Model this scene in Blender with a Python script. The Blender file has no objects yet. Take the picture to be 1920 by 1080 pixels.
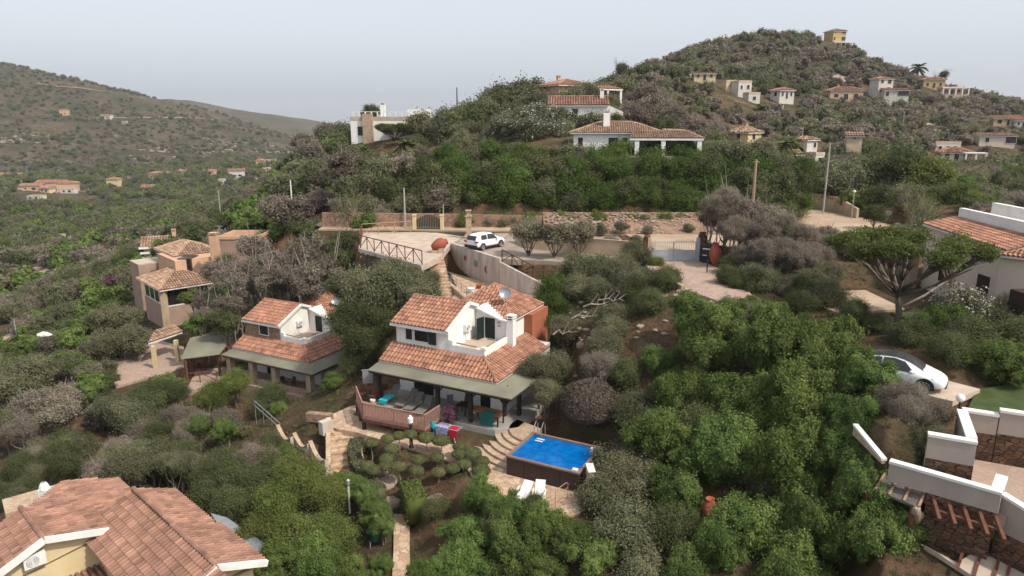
import bpy, math, random
import numpy as np
R_ = math.radians
random.seed(7); rng = np.random.default_rng(11)
scene = bpy.context.scene
# ---------------------------------------------------------------- camera
F, PITCH, CZ = 1300.0, R_(13.6), 20.0
cam_d = bpy.data.cameras.new('camera'); cam = bpy.data.objects.new('camera', cam_d)
scene.collection.objects.link(cam); scene.camera = cam
cam.location = (0, 0, CZ); cam.rotation_euler = (R_(90) - PITCH, 0, 0)
cam_d.sensor_width = 36; cam_d.lens = 36 * F / 1920
cam_d.clip_start = 0.3; cam_d.clip_end = 20000
# ---------------------------------------------------------------- sky
SUN_EL, SUN_AZ = 50.0, 124.0           # azimuth: degrees clockwise from the view direction (+y)
w = bpy.data.worlds.new('World'); scene.world = w; w.use_nodes = True
nt = w.node_tree; bg = nt.nodes['Background']
sky = nt.nodes.new('ShaderNodeTexSky'); sky.sky_type = 'NISHITA'; sky.sun_disc = False
sky.sun_elevation = R_(SUN_EL); sky.sun_rotation = R_(SUN_AZ)
sky.air_density = 1.0; sky.dust_density = 4.5; sky.ozone_density = 1.5; sky.altitude = 50
hs = nt.nodes.new('ShaderNodeHueSaturation'); hs.inputs['Saturation'].default_value = 0.3
nt.links.new(sky.outputs[0], hs.inputs['Color']); 
veil = nt.nodes.new('ShaderNodeMix'); veil.data_type = 'RGBA'; veil.inputs['Factor'].default_value = 0.72      # thin bright haze layer over the whole sky
veil.inputs['B'].default_value = (1.66, 1.82, 2.06, 1); nt.links.new(hs.outputs[0], veil.inputs['A']); nt.links.new(veil.outputs['Result'], bg.inputs[0])
bg.inputs[1].default_value = 0.15
sd = bpy.data.lights.new('sun', 'SUN'); sun = bpy.data.objects.new('sun', sd); scene.collection.objects.link(sun)
sd.energy = 1.55; sd.angle = R_(2.0); sd.color = (1.0, 0.91, 0.77)
sun.rotation_euler = (R_(90 - SUN_EL), 0, R_(-SUN_AZ)); sun.rotation_euler = (R_(90 - SUN_EL), 0, R_(180 - SUN_AZ))
sun.location = (60, 0, 80)
scene.view_settings.view_transform = 'Standard'; scene.view_settings.look = 'None'
scene.view_settings.exposure = 1.27; scene.view_settings.gamma = 1
scene.render.engine = 'CYCLES'
scene.cycles.max_bounces = 5; scene.cycles.diffuse_bounces = 2; scene.cycles.transparent_max_bounces = 6
scene.cycles.volume_bounces = 0
# ---------------------------------------------------------------- helpers
COL = scene.collection
def ray(px, py):
    u = (px - 960) / F; v = (540 - py) / F; c, s = math.cos(PITCH), math.sin(PITCH)
    return u, c + v * s, -s + v * c
def G(px, py, z):
    d = ray(px, py); t = (z - CZ) / d[2]; return (d[0] * t, d[1] * t, z)
def P(px, py, y):
    d = ray(px, py); t = y / d[1]; return (d[0] * t, y, CZ + t * d[2])
def proj(x, y, z):
    c, s = math.cos(PITCH), math.sin(PITCH)
    t = y * c - (z - CZ) * s; v = y * s + (z - CZ) * c
    return 960 + F * x / t, 540 - F * v / t, t
def fr(o, ang, a, b):
    c, s = math.cos(R_(ang)), math.sin(R_(ang)); return (o[0] + c * a - s * b, o[1] + s * a + c * b)
def tag(o, label=None, cat=None, group=None, kind=None):
    if label: o['label'] = label
    if cat: o['category'] = cat
    if group: o['group'] = group
    if kind: o['kind'] = kind
    return o
def empty(name, loc, rz=0, label=None, cat=None, group=None):
    o = bpy.data.objects.new(name, None); COL.objects.link(o); o.location = loc; o.rotation_euler = (0, 0, R_(rz))
    o.empty_display_size = 0.3
    return tag(o, label, cat, group)
# ---- materials
def mat(name, c1, c2=None, scale=3.0, rough=0.85, bump=0.0, bscale=None, metal=0.0, detail=4, spec=0.3, tint=0.0, rnd=0.0, stretch=None, dirt=0.0):
    m = bpy.data.materials.new(name); m.use_nodes = True; n = m.node_tree.nodes; l = m.node_tree.links
    b = n['Principled BSDF']; b.inputs['Roughness'].default_value = rough; b.inputs['Metallic'].default_value = metal
    b.inputs['Specular IOR Level'].default_value = spec
    if c2 is None: c2 = tuple(x * 0.82 for x in c1)
    tc = n.new('ShaderNodeTexCoord'); no = n.new('ShaderNodeTexNoise'); no.inputs['Scale'].default_value = scale; no.inputs['Detail'].default_value = detail
    src = tc.outputs['Object']
    if stretch:
        mp = n.new('ShaderNodeMapping'); mp.inputs['Scale'].default_value = stretch; l.new(src, mp.inputs[0]); src = mp.outputs[0]
    l.new(src, no.inputs['Vector'])
    rp = n.new('ShaderNodeValToRGB'); rp.color_ramp.elements[0].position = 0.36; rp.color_ramp.elements[1].position = 0.66
    rp.color_ramp.elements[0].color = (*c1, 1); rp.color_ramp.elements[1].color = (*c2, 1)
    l.new(no.outputs['Fac'], rp.inputs[0]); out = rp.outputs[0]
    def mul(out, fac):
        x = n.new('ShaderNodeVectorMath'); x.operation = 'SCALE'; l.new(out, x.inputs[0]); l.new(fac, x.inputs['Scale']); return x.outputs[0]
    def rng_(src, lo, hi):
        r = n.new('ShaderNodeMapRange'); r.inputs['To Min'].default_value = lo; r.inputs['To Max'].default_value = hi; l.new(src, r.inputs['Value']); return r.outputs[0]
    if tint:
        at = n.new('ShaderNodeAttribute'); at.attribute_name = 'tint'; out = mul(out, rng_(at.outputs['Fac'], 1 - tint, 1 + tint))
    if rnd:
        oi = n.new('ShaderNodeObjectInfo'); out = mul(out, rng_(oi.outputs['Random'], 1 - rnd, 1 + rnd))
    if dirt:
        n2 = n.new('ShaderNodeTexNoise'); n2.inputs['Scale'].default_value = 0.9; n2.inputs['Detail'].default_value = 7
        mp2 = n.new('ShaderNodeMapping'); mp2.inputs['Scale'].default_value = (1, 1, 0.35); l.new(tc.outputs['Object'], mp2.inputs[0]); l.new(mp2.outputs[0], n2.inputs['Vector'])
        out = mul(out, rng_(n2.outputs['Fac'], 1 - dirt, 1 + dirt * 0.6))
    l.new(out, b.inputs['Base Color'])
    if bump:
        nb = n.new('ShaderNodeTexNoise'); nb.inputs['Scale'].default_value = bscale or scale * 4; nb.inputs['Detail'].default_value = 5
        l.new(src, nb.inputs['Vector']); bp = n.new('ShaderNodeBump'); bp.inputs['Strength'].default_value = bump; bp.inputs['Distance'].default_value = 0.05
        l.new(nb.outputs['Fac'], bp.inputs['Height']); l.new(bp.outputs[0], b.inputs['Normal'])
    return m
def stone_mat(name, cols, mortar, scale=2.2, squash=1.6, mw=0.05, bump=0.6):
    m = bpy.data.materials.new(name); m.use_nodes = True; n = m.node_tree.nodes; l = m.node_tree.links
    b = n['Principled BSDF']; b.inputs['Roughness'].default_value = 0.9; b.inputs['Specular IOR Level'].default_value = 0.2
    tc = n.new('ShaderNodeTexCoord'); mp = n.new('ShaderNodeMapping'); mp.inputs['Scale'].default_value = (1, 1, squash)
    nz = n.new('ShaderNodeTexNoise'); nz.inputs['Scale'].default_value = 3; ad = n.new('ShaderNodeVectorMath'); ad.operation = 'MULTIPLY_ADD'
    l.new(tc.outputs['Object'], mp.inputs[0]); l.new(mp.outputs[0], nz.inputs['Vector'])
    ad.inputs[1].default_value = (0.25, 0.25, 0.25); l.new(nz.outputs['Color'], ad.inputs[0]); l.new(mp.outputs[0], ad.inputs[2])
    v = n.new('ShaderNodeTexVoronoi'); v.inputs['Scale'].default_value = scale; l.new(ad.outputs[0], v.inputs['Vector'])
    v2 = n.new('ShaderNodeTexVoronoi'); v2.feature = 'DISTANCE_TO_EDGE'; v2.inputs['Scale'].default_value = scale; l.new(ad.outputs[0], v2.inputs['Vector'])
    sp = n.new('ShaderNodeSeparateColor'); l.new(v.outputs['Color'], sp.inputs[0])
    rp = n.new('ShaderNodeValToRGB'); e = rp.color_ramp.elements
    for i, c in enumerate(cols):
        if i < 2: e[i].position = i / (len(cols) - 1); e[i].color = (*c, 1)
    e[1].position = 1.0; e[1].color = (*cols[-1], 1)
    for i in range(1, len(cols) - 1):
        q = e.new(i / (len(cols) - 1)); q.color = (*cols[i], 1)
    l.new(sp.outputs[0], rp.inputs[0])
    n3 = n.new('ShaderNodeTexNoise'); n3.inputs['Scale'].default_value = 14; l.new(tc.outputs['Object'], n3.inputs['Vector'])
    mr = n.new('ShaderNodeMapRange'); mr.inputs['To Min'].default_value = 0.6; mr.inputs['To Max'].default_value = 1.4; l.new(n3.outputs['Fac'], mr.inputs['Value'])
    sc = n.new('ShaderNodeVectorMath'); sc.operation = 'SCALE'; l.new(rp.outputs[0], sc.inputs[0]); l.new(mr.outputs[0], sc.inputs['Scale'])
    th = n.new('ShaderNodeMapRange'); th.inputs['From Min'].default_value = mw * 0.5; th.inputs['From Max'].default_value = mw; l.new(v2.outputs['Distance'], th.inputs['Value'])
    mx = n.new('ShaderNodeMix'); mx.data_type = 'RGBA'; l.new(th.outputs[0], mx.inputs['Factor']); mx.inputs['A'].default_value = (*mortar, 1); l.new(sc.outputs[0], mx.inputs['B'])
    l.new(mx.outputs['Result'], b.inputs['Base Color'])
    bp = n.new('ShaderNodeBump'); bp.inputs['Strength'].default_value = bump; bp.inputs['Distance'].default_value = 0.06; l.new(th.outputs[0], bp.inputs['Height']); l.new(bp.outputs[0], b.inputs['Normal'])
    return m
M = {}
M['white'] = mat('white_render', (.82, .80, .77), (.74, .72, .68), 1.2, dirt=.16, stretch=(1, 1, .3), bump=.08, bscale=20)
M['oldwhite'] = mat('weathered_white', (.60, .57, .52), (.50, .47, .42), .6, dirt=.2)
M['bank'] = mat('earth_bank', (.30, .185, .12), (.17, .10, .065), .55, bump=1.0, bscale=3, dirt=.4, detail=8)
M['trim'] = mat('white_trim', (.76, .745, .71), (.66, .64, .60), 1.2, dirt=.12)
M['cream'] = mat('cream_render', (.62, .50, .30), (.56, .44, .26), 1.2, dirt=.08)
M['taupe'] = mat('taupe_render', (.60, .51, .43), (.55, .47, .39), .7, dirt=.12, bump=.08, bscale=18)
M['wallbeige'] = mat('garden_wall_render', (.40, .34, .295), (.34, .29, .25), .8, dirt=.25, bump=.1, stretch=(1, 1, .3))
M['mauve'] = mat('mauve_render', (.37, .26, .20), (.30, .21, .165), 1, dirt=.1)
M['peach'] = mat('peach_render', (.60, .38, .25), (.52, .32, .21), 1, dirt=.1)
M['sandwall'] = mat('sand_render', (.56, .44, .31), (.46, .35, .24), .8, dirt=.25, bump=.15)
M['concrete'] = mat('stained_concrete', (.58, .51, .45), (.42, .35, .30), 1.4, dirt=.3, stretch=(1, 1, .25), bump=.2)
M['yellow'] = mat('yellow_render', (.46, .32, .14), (.40, .27, .12), 1)
M['terra_wall'] = mat('terracotta_render', (.38, .13, .07), (.32, .11, .06), 1.4, dirt=.1)
M['tile'] = mat('terracotta_tile', (.40, .205, .135), (.285, .14, .095), 1.1, rough=.9, tint=.38, dirt=.32, detail=8)
M['tile_old'] = mat('weathered_tile', (.40, .265, .18), (.27, .17, .115), 1.1, rough=.9, tint=.45, dirt=.3)
M['tile_dark'] = mat('brown_tile', (.33, .18, .13), (.23, .125, .09), .8, rough=.9, tint=.4, dirt=.3)
M['canopy'] = mat('olive_felt', (.215, .208, .150), (.170, .158, .120), .35, dirt=.28, detail=7, bump=.1)
M['darkwood'] = mat('dark_wood', (.022, .017, .015), (.035, .026, .022), 4)
M['redwood'] = mat('red_brown_wood', (.15, .062, .04), (.10, .042, .028), 5, stretch=(1, 1, .2))
M['orangewood'] = mat('orange_wood', (.36, .15, .06), (.28, .11, .045), 5, stretch=(.3, 1, 1))
M['railwood'] = mat('rail_slats', (.37, .215, .175), (.29, .165, .135), 5)
M['fencewood'] = mat('fence_wood', (.12, .055, .035), (.08, .04, .026), 5)
M['bleached'] = mat('bleached_wood', (.36, .24, .15), (.28, .18, .12), 4)
M['greydoor'] = mat('green_shutter', (.012, .022, .017), (.016, .028, .022), 6, rough=.5)
M['blackglass'] = mat('dark_glass', (.012, .013, .014), (.02, .02, .022), 2, rough=.12, spec=.6)
M['window_brown'] = mat('brown_shutter', (.05, .028, .02), (.035, .02, .015), 6)
M['paving'] = stone_mat('crazy_paving', [(.44, .30, .20), (.52, .38, .26), (.40, .25, .17), (.56, .44, .32)], (.30, .22, .16), 2.2, 1, .05, .2)
M['paving_pink'] = stone_mat('pink_paving', [(.36, .26, .21), (.40, .29, .23), (.33, .235, .19)], (.28, .21, .17), 2.5, 1, .04, .15)
M['patio_light'] = mat('pale_slab', (.52, .42, .34), (.43, .34, .27), .9, dirt=.28, detail=8)
M['veranda'] = mat('grey_floor', (.34, .32, .29), (.29, .27, .245), 2)
M['deckwood'] = mat('deck_boards', (.33, .19, .14), (.25, .14, .105), 3, stretch=(.3, 3, 1))
M['darkstone'] = stone_mat('dark_rubble', [(.075, .04, .025), (.16, .085, .05), (.055, .04, .028), (.20, .11, .065), (.10, .075, .05)], (.035, .025, .018), 3.0, 1.9, .06, .8)
M['brownstone'] = stone_mat('brown_rubble', [(.25, .15, .10), (.34, .22, .15), (.20, .12, .085), (.38, .26, .18)], (.22, .15, .11), 3.6, 1.7, .05, .5)
M['palestone'] = stone_mat('pale_rubble', [(.40, .29, .20), (.48, .36, .25), (.33, .23, .16)], (.36, .27, .2), 3.5, 1.5, .05, .4)
M['rubble_bank'] = stone_mat('rubble_bank', [(.20, .12, .075), (.28, .18, .11), (.16, .095, .06), (.34, .24, .16)], (.17, .10, .065), 2.4, 1.2, .1, .8)
M['rock'] = mat('granite_boulder', (.24, .175, .135), (.14, .10, .08), .8, bump=.8, bscale=3, dirt=.3)
M['rock_pale'] = mat('pale_granite', (.36, .29, .23), (.26, .20, .16), .8, bump=.8, bscale=3, dirt=.3)
M['dirtroad'] = mat('sandy_road', (.46, .34, .24), (.36, .26, .18), .35, dirt=.3, bump=.4, detail=8)
M['gravel'] = mat('gravel', (.38, .31, .25), (.27, .215, .175), .8, dirt=.35, bump=.4, detail=8)
M['lawn'] = mat('mown_lawn', (.065, .088, .024), (.040, .062, .016), 1.3, dirt=.3, detail=9, bump=.3, bscale=60)
M['terracotta'] = mat('terracotta_pot', (.32, .09, .05), (.25, .07, .04), 3)
M['carwhite'] = mat('white_car_paint', (.80, .80, .80), (.79, .79, .79), 1, rough=.25, spec=.6)
M['carglass'] = mat('car_glass', (.01, .011, .012), (.012, .012, .013), 1, rough=.06, spec=.8)
M['roofglass'] = mat('tinted_roof_glass', (.03, .027, .025), (.035, .032, .03), 1, rough=.3, spec=.45)
M['tyre'] = mat('tyre', (.016, .016, .016), (.022, .022, .022), 5)
M['rim'] = mat('rim_metal', (.45, .45, .46), (.38, .38, .4), 5, rough=.35, metal=.7)
M['blackplastic'] = mat('black_plastic', (.02, .02, .021), (.03, .03, .031), 5, rough=.5)
M['lampred'] = mat('tail_lamp_red', (.35, .01, .01), (.3, .01, .01), 5, rough=.2)
M['lampclear'] = mat('head_lamp_clear', (.16, .17, .18), (.12, .13, .14), 9, rough=.1, spec=.8)
M['metal'] = mat('grey_metal', (.34, .35, .36), (.28, .29, .30), 3, rough=.45, metal=.4)
M['gate'] = mat('pale_blue_gate', (.36, .39, .42), (.31, .34, .37), 1.5, rough=.5, dirt=.1)
M['poolpanel'] = mat('brown_rattan_panel', (.062, .036, .029), (.05, .029, .024), 12, stretch=(1, 1, 8), bump=.3)
M['coping'] = mat('pool_coping', (.24, .15, .12), (.2, .12, .1), 3)
M['liner'] = mat('pool_liner', (.02, .22, .50), (.02, .20, .46), 2, rough=.4)
M['cyan'] = mat('turquoise_cloth', (.02, .46, .52), (.02, .40, .46), 4)
M['teal'] = mat('teal_cloth', (.01, .17, .13), (.01, .13, .10), 4)
M['red'] = mat('red_cloth', (.45, .015, .05), (.36, .01, .04), 4)
M['pattern'] = mat('blue_patterned_cloth', (.07, .12, .42), (.55, .50, .60), 14)
M['sling'] = mat('grey_sling', (.16, .165, .16), (.13, .135, .13), 5)
M['whitefab'] = mat('white_fabric', (.78, .77, .74), (.70, .69, .66), 4)
M['thatch'] = mat('grey_reed_thatch', (.17, .145, .13), (.10, .085, .075), 6, stretch=(6, .6, 1), bump=.7, bscale=12)
M['bark'] = mat('bark', (.17, .135, .105), (.10, .08, .06), 5, bump=.5)
M['barkpale'] = mat('pale_bark', (.34, .29, .245), (.22, .18, .15), 5, bump=.5)
M['pole'] = mat('wooden_pole', (.34, .24, .17), (.27, .19, .13), 4, stretch=(1, 1, .1))
M['cpole'] = mat('concrete_pole', (.40, .38, .35), (.33, .31, .29), 4)
M['globe'] = mat('white_lamp_globe', (.82, .82, .80), (.78, .78, .76), 3, rough=.3)
M['gategreen'] = mat('grey_green_paint', (.045, .06, .045), (.03, .04, .03), 5)
M['green_tarp'] = mat('green_cover', (.012, .045, .032), (.01, .035, .025), 3, rough=.45)
# ---- mesh builder
class MB:
    def __init__(s): s.v = []; s.f = []; s.m = []; s.t = []
    def face(s, pts, mi=0, t=.5):
        k = len(s.v); s.v += [tuple(p) for p in pts]; s.f.append(tuple(range(k, k + len(pts)))); s.m.append(mi); s.t.append(t)
    def hexa(s, p, mi=0, t=.5):   # 8 points: bottom 4 ccw, top 4
        k = len(s.v); s.v += [tuple(q) for q in p]
        for f in ((3, 2, 1, 0), (4, 5, 6, 7), (0, 1, 5, 4), (1, 2, 6, 5), (2, 3, 7, 6), (3, 0, 4, 7)):
            s.f.append(tuple(k + i for i in f)); s.m.append(mi); s.t.append(t)
    def box(s, x0, x1, y0, y1, z0, z1, mi=0, t=.5):
        s.hexa([(x0, y0, z0), (x1, y0, z0), (x1, y1, z0), (x0, y1, z0), (x0, y0, z1), (x1, y0, z1), (x1, y1, z1), (x0, y1, z1)], mi, t)
    def prism(s, poly, z0, z1, mi=0, mt=None, t=.5):
        n = len(poly); k = len(s.v)
        zz0 = z0 if hasattr(z0, '__len__') else [z0] * n; zz1 = z1 if hasattr(z1, '__len__') else [z1] * n
        s.v += [(p[0], p[1], a) for p, a in zip(poly, zz0)] + [(p[0], p[1], a) for p, a in zip(poly, zz1)]
        s.f.append(tuple(k + i for i in range(n))[::-1]); s.m.append(mi); s.t.append(t)
        s.f.append(tuple(k + n + i for i in range(n))); s.m.append(mi if mt is None else mt); s.t.append(t)
        for i in range(n):
            j = (i + 1) % n; s.f.append((k + i, k + j, k + n + j, k + n + i)); s.m.append(mi); s.t.append(t)
    def bar(s, a, b, w, h=None, mi=0, t=.5):   # rectangular bar between points, width w, height h
        h = h or w; a = np.array(a, float); b = np.array(b, float); d = b - a; L = np.linalg.norm(d); d /= max(L, 1e-6)
        up = np.array((0, 0, 1.)) if abs(d[2]) < .95 else np.array((0, 1., 0)); sd = np.cross(d, up); sd /= np.linalg.norm(sd); u = np.cross(sd, d)
        q = [(-1, -1), (1, -1), (1, 1), (-1, 1)]
        s.hexa([a + sd * i * w / 2 + u * j * h / 2 for i, j in q] + [b + sd * i * w / 2 + u * j * h / 2 for i, j in q], mi, t)
    def tube(s, pts, rad, n=6, mi=0, t=.5, cap=True):
        pts = [np.array(p, float) for p in pts]; k = len(s.v)
        if not hasattr(rad, '__len__'): rad = [rad] * len(pts)
        for i, p in enumerate(pts):
            d = pts[min(i + 1, len(pts) - 1)] - pts[max(i - 1, 0)]; d /= max(np.linalg.norm(d), 1e-9)
            up = np.array((1., 0, 0)) if abs(d[2]) > .9 else np.array((0, 0, 1.)); a = np.cross(d, up); a /= np.linalg.norm(a); b = np.cross(d, a)
            for j in range(n):
                th = 2 * math.pi * j / n; s.v.append(tuple(p + rad[i] * (math.cos(th) * a + math.sin(th) * b)))
        for i in range(len(pts) - 1):
            for j in range(n):
                j2 = (j + 1) % n; s.f.append((k + i * n + j, k + i * n + j2, k + (i + 1) * n + j2, k + (i + 1) * n + j)); s.m.append(mi); s.t.append(t)
        if cap:
            s.f.append(tuple(k + j for j in range(n))[::-1]); s.m.append(mi); s.t.append(t)
            s.f.append(tuple(k + (len(pts) - 1) * n + j for j in range(n))); s.m.append(mi); s.t.append(t)
    def lathe(s, prof, c=(0, 0, 0), n=16, mi=0, t=.5):
        k = len(s.v)
        for r, z in prof:
            for j in range(n):
                th = 2 * math.pi * j / n; s.v.append((c[0] + r * math.cos(th), c[1] + r * math.sin(th), c[2] + z))
        for i in range(len(prof) - 1):
            for j in range(n):
                j2 = (j + 1) % n; s.f.append((k + i * n + j, k + i * n + j2, k + (i + 1) * n + j2, k + (i + 1) * n + j)); s.m.append(mi); s.t.append(t)
    def blob(s, c, r, sc=(1, 1, 1), n=10, jit=.12, seed=0, mi=0, t=.5):
        rr = random.Random(seed); k = len(s.v); m = n // 2 + 2; ph = [rr.uniform(0, 6.28) for _ in range(6)]
        for i in range(m + 1):
            la = -math.pi / 2 + math.pi * i / m
            for j in range(n):
                lo = 2 * math.pi * j / n; q = 1 + jit * (math.sin(2 * lo + ph[0] + 2 * la) + math.sin(3 * la + ph[1]) + .7 * math.sin(4 * lo + ph[2] - 3 * la)) + rr.uniform(-jit, jit) * .4
                s.v.append((c[0] + r * sc[0] * q * math.cos(la) * math.cos(lo), c[1] + r * sc[1] * q * math.cos(la) * math.sin(lo), c[2] + r * sc[2] * q * math.sin(la)))
        for i in range(m):
            for j in range(n):
                j2 = (j + 1) % n; s.f.append((k + i * n + j, k + i * n + j2, k + (i + 1) * n + j2, k + (i + 1) * n + j)); s.m.append(mi); s.t.append(t)
    def build(s, name, mats, parent=None, loc=None, rz=0, smooth=False):
        if not isinstance(mats, (list, tuple)): mats = [mats]
        me = bpy.data.meshes.new(name); me.from_pydata(s.v, [], s.f)
        for m in mats: me.materials.append(M[m] if isinstance(m, str) else m)
        me.polygons.foreach_set('material_index', s.m)
        at = me.attributes.new('tint', 'FLOAT', 'FACE'); at.data.foreach_set('value', s.t)
        if smooth: me.polygons.foreach_set('use_smooth', [True] * len(s.f))
        o = bpy.data.objects.new(name, me); COL.objects.link(o)
        if parent: o.parent = parent
        if loc: o.location = loc
        if rz: o.rotation_euler = (0, 0, R_(rz))
        return o
# ---------------------------------------------------------------- terrain heights
CP = []       # (x, y, z)
def cy(px, py, y, dz=0): p = P(px, py, y); CP.append((p[0], p[1], p[2] + dz))
def cz(px, py, z, dz=0): p = G(px, py, z); CP.append((p[0], p[1], z + dz))
for a in [(1000, 940, 0), (940, 880, 0), (1090, 950, -.3), (900, 850, 0), (1140, 880, 0), (1020, 800, .3), (780, 840, -.1), (640, 850, -.6), (640, 800, 0), (560, 800, -1.0), (580, 750, -1.8),
          (750, 900, -.9), (740, 1060, -2.2), (850, 1060, -1.6), (1000, 1060, -1.2), (560, 1000, -2.6), (400, 900, -3.6), (300, 850, -4.4), (100, 800, -5), (0, 760, -6), (0, 1050, -4.2), (200, 1000, -4),
          (1150, 950, .2), (1300, 900, 1), (1500, 900, 2), (1400, 1070, 0), (1600, 1000, 1.2), (1640, 850, 5.2), (1640, 960, 2.8), (1750, 1060, .9), (1900, 1060, .9), (1100, 720, 3.2), (1050, 760, 1.8), (1150, 620, 5.3), (1200, 540, 7.2), (1260, 660, 5.2),
          (1400, 700, 4.6), (1500, 640, 6.2), (1580, 700, 6.4), (1690, 620, 7), (1800, 640, 7.1), (1560, 560, 7.6), (1850, 740, 6.3), (1300, 500, 7.8), (1300, 560, 7.7), (1400, 520, 7.8),
          (1180, 490, 7.6), (1100, 500, 7.2), (1060, 540, 6.2), (1000, 470, 7.6), (905, 460, 7.7), (730, 460, 7.6), (800, 450, 7.7), (850, 550, 4.4), (900, 540, 4.8), (980, 560, 4.9), (780, 580, 3.5), (700, 640, 1.6),
          (690, 560, 3.0), (650, 500, 4.4), (600, 560, 0.8), (500, 720, -3.6), (400, 740, -3.7), (560, 720, -3.2), (640, 700, -.8), (480, 600, -1.8), (420, 560, -2.2), (250, 690, -4.7), (300, 660, -4.6), (200, 720, -5.2), (100, 620, -8.5), (0, 620, -9.5),
          (100, 540, -13), (0, 500, -18), (200, 490, -14), (0, 430, -26), (200, 420, -25), (300, 470, -9), (560, 500, 2.6), (500, 460, 2.6),
          (1050, 420, 8), (1250, 425, 8), (850, 430, 8), (740, 430, 8), (1500, 410, 8), (1580, 420, 8), (1500, 385, 8), (1560, 450, 8)]: cz(*a)
for a in [(640, 400, 88), (560, 410, 92, 0), (500, 400, 110), (560, 300, 132, -2.5), (480, 360, 130, -2.5), (420, 395, 130, -2), (350, 430, 118, -2), (625, 240, 142, -3), (700, 290, 115, -2.5), (700, 340, 98, -2.5), (660, 380, 90, -1),
          (250, 400, 300), (380, 380, 300, -3), (450, 350, 330, -6), (0, 360, 450), (120, 360, 480), (300, 345, 520), (430, 340, 520), (520, 310, 620),
          (0, 320, 600), (250, 315, 640), (150, 250, 800), (0, 200, 900), (300, 250, 850), (0, 119, 1150), (100, 142, 1170), (230, 176, 1180), (330, 195, 1150), (400, 210, 1150), (480, 238, 1150), (560, 262, 1150), (430, 280, 850), (540, 285, 800),
          (400, 230, 1420, -80), (500, 255, 1500, -50), (150, 160, 1600, -60), (330, 186, 2100), (430, 204, 2200), (530, 218, 2300), (625, 233, 2400), (700, 240, 2500, -30), (200, 165, 2000, -40),
          (850, 415, 81, .3), (1000, 410, 81, .3), (1200, 405, 82, .3), (1400, 400, 84, .3), (850, 395, 86, 1), (1000, 390, 86, 1), (1200, 388, 87, 1), (1400, 380, 88, 1), (850, 330, 92, -2), (1100, 310, 92, -1.5), (1300, 310, 93, -1.5),
          (1470, 320, 96, -2), (1060, 280, 95), (1300, 284, 96), (1180, 275, 104), (900, 270, 108, -1), (800, 275, 115, -1), (720, 262, 128), (800, 250, 140), (660, 262, 132, 0), (920, 210, 128, -3), (1050, 186, 130), (1100, 215, 116, -1), (1000, 180, 142, -3),
          (1000, 180, 200, -12), (880, 200, 220, -20), (700, 235, 240, -25), (1140, 158, 165, -2), (1200, 122, 220, -2.5), (1300, 88, 285, -2.5), (1370, 72, 310, -2.5), (1440, 60, 325, -2.5), (1500, 66, 332, -2.5), (1560, 84, 340), (1620, 118, 335, -2.5),
          (1700, 150, 330, -2.5), (1790, 178, 330, -2.5), (1860, 200, 370, -2.5), (1920, 212, 400, -2.5), (2050, 232, 420, -3), (1300, 150, 215), (1400, 190, 215), (1400, 130, 270), (1500, 120, 290), (1580, 188, 252), (1670, 190, 262), (1780, 180, 292),
          (1450, 245, 172), (1395, 275, 142), (1510, 297, 152), (1600, 295, 165), (1700, 325, 132), (1800, 304, 192), (1870, 278, 200), (1880, 242, 262), (1910, 340, 125), (1600, 345, 110), (1700, 390, 84), (1850, 385, 78), (1620, 240, 200), (1720, 245, 215),
          (2100, 300, 200), (2100, 420, 80), (2150, 560, 50), (1240, 230, 135), (1200, 200, 150),
          (1440, 60, 480, -70), (1200, 120, 420, -70), (1700, 150, 520, -80), (1900, 210, 600, -70), (1000, 200, 500, -90), (700, 235, 500, -50)]: cy(*a)
for x, y, z in [(0, 5, -7), (-14, 15, -7), (14, 15, -4), (0, 22, -5), (25, 15, -3), (-30, 15, -8), (0, -60, -22), (-100, -50, -32), (100, -50, -16), (-200, 20, -42), (200, 20, -6), (-500, 50, -50), (500, 50, -20), (-90, 60, -22), (-140, 130, -36),
                (-3000, 500, -20), (3500, 500, -62), (0, 6000, -62), (2500, 5000, -62), (-2500, 5500, -62), (0, -3000, -62), (800, 3500, -62), (1500, 1500, -62), (-4500, 1500, 20), (300, 1500, -62)]: CP.append((x, y, z))
CP = np.array(CP)
def st(x, y): return np.stack([np.arctan2(x, y + 0.0), np.log(np.hypot(x, y) + 1e-9)], -1)
_k = st(CP[:, 0], CP[:, 1]); _c = 0.03
def _phi(d2): return np.sqrt(d2 + _c * _c)
_A = _phi(((_k[:, None] - _k[None]) ** 2).sum(-1)) ; _mean = CP[:, 2].mean()
_W = np.linalg.solve(_A + np.eye(len(_k)) * -0.0015, CP[:, 2] - _mean)
def rbf(x, y):
    x = np.atleast_1d(np.asarray(x, float)); y = np.atleast_1d(np.asarray(y, float)); out = np.empty(len(x)); q = st(x, y)
    for i in range(0, len(x), 20000):
        out[i:i + 20000] = _phi(((q[i:i + 20000, None] - _k[None]) ** 2).sum(-1)) @ _W + _mean
    return out
def _hash(i, j, s): 
    v = np.sin(i * 127.1 + j * 311.7 + s * 74.7) * 43758.5453; return v - np.floor(v)
def vnoise(x, y, s=0):
    i = np.floor(x); j = np.floor(y); fx = x - i; fy = y - j; fx = fx * fx * (3 - 2 * fx); fy = fy * fy * (3 - 2 * fy)
    return (_hash(i, j, s) * (1 - fx) + _hash(i + 1, j, s) * fx) * (1 - fy) + (_hash(i, j + 1, s) * (1 - fx) + _hash(i + 1, j + 1, s) * fx) * fy
def fbm(x, y, s=0, o=4):
    v = 0; a = .5
    for k in range(o): v = v + a * vnoise(x * 2 ** k, y * 2 ** k, s + k); a *= .5
    return v
PADS = []      # (polygon xy, z, margin)
def pad(poly, z, margin=.5): PADS.append((np.array([(p[0], p[1]) for p in poly], float), z, margin))
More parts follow.
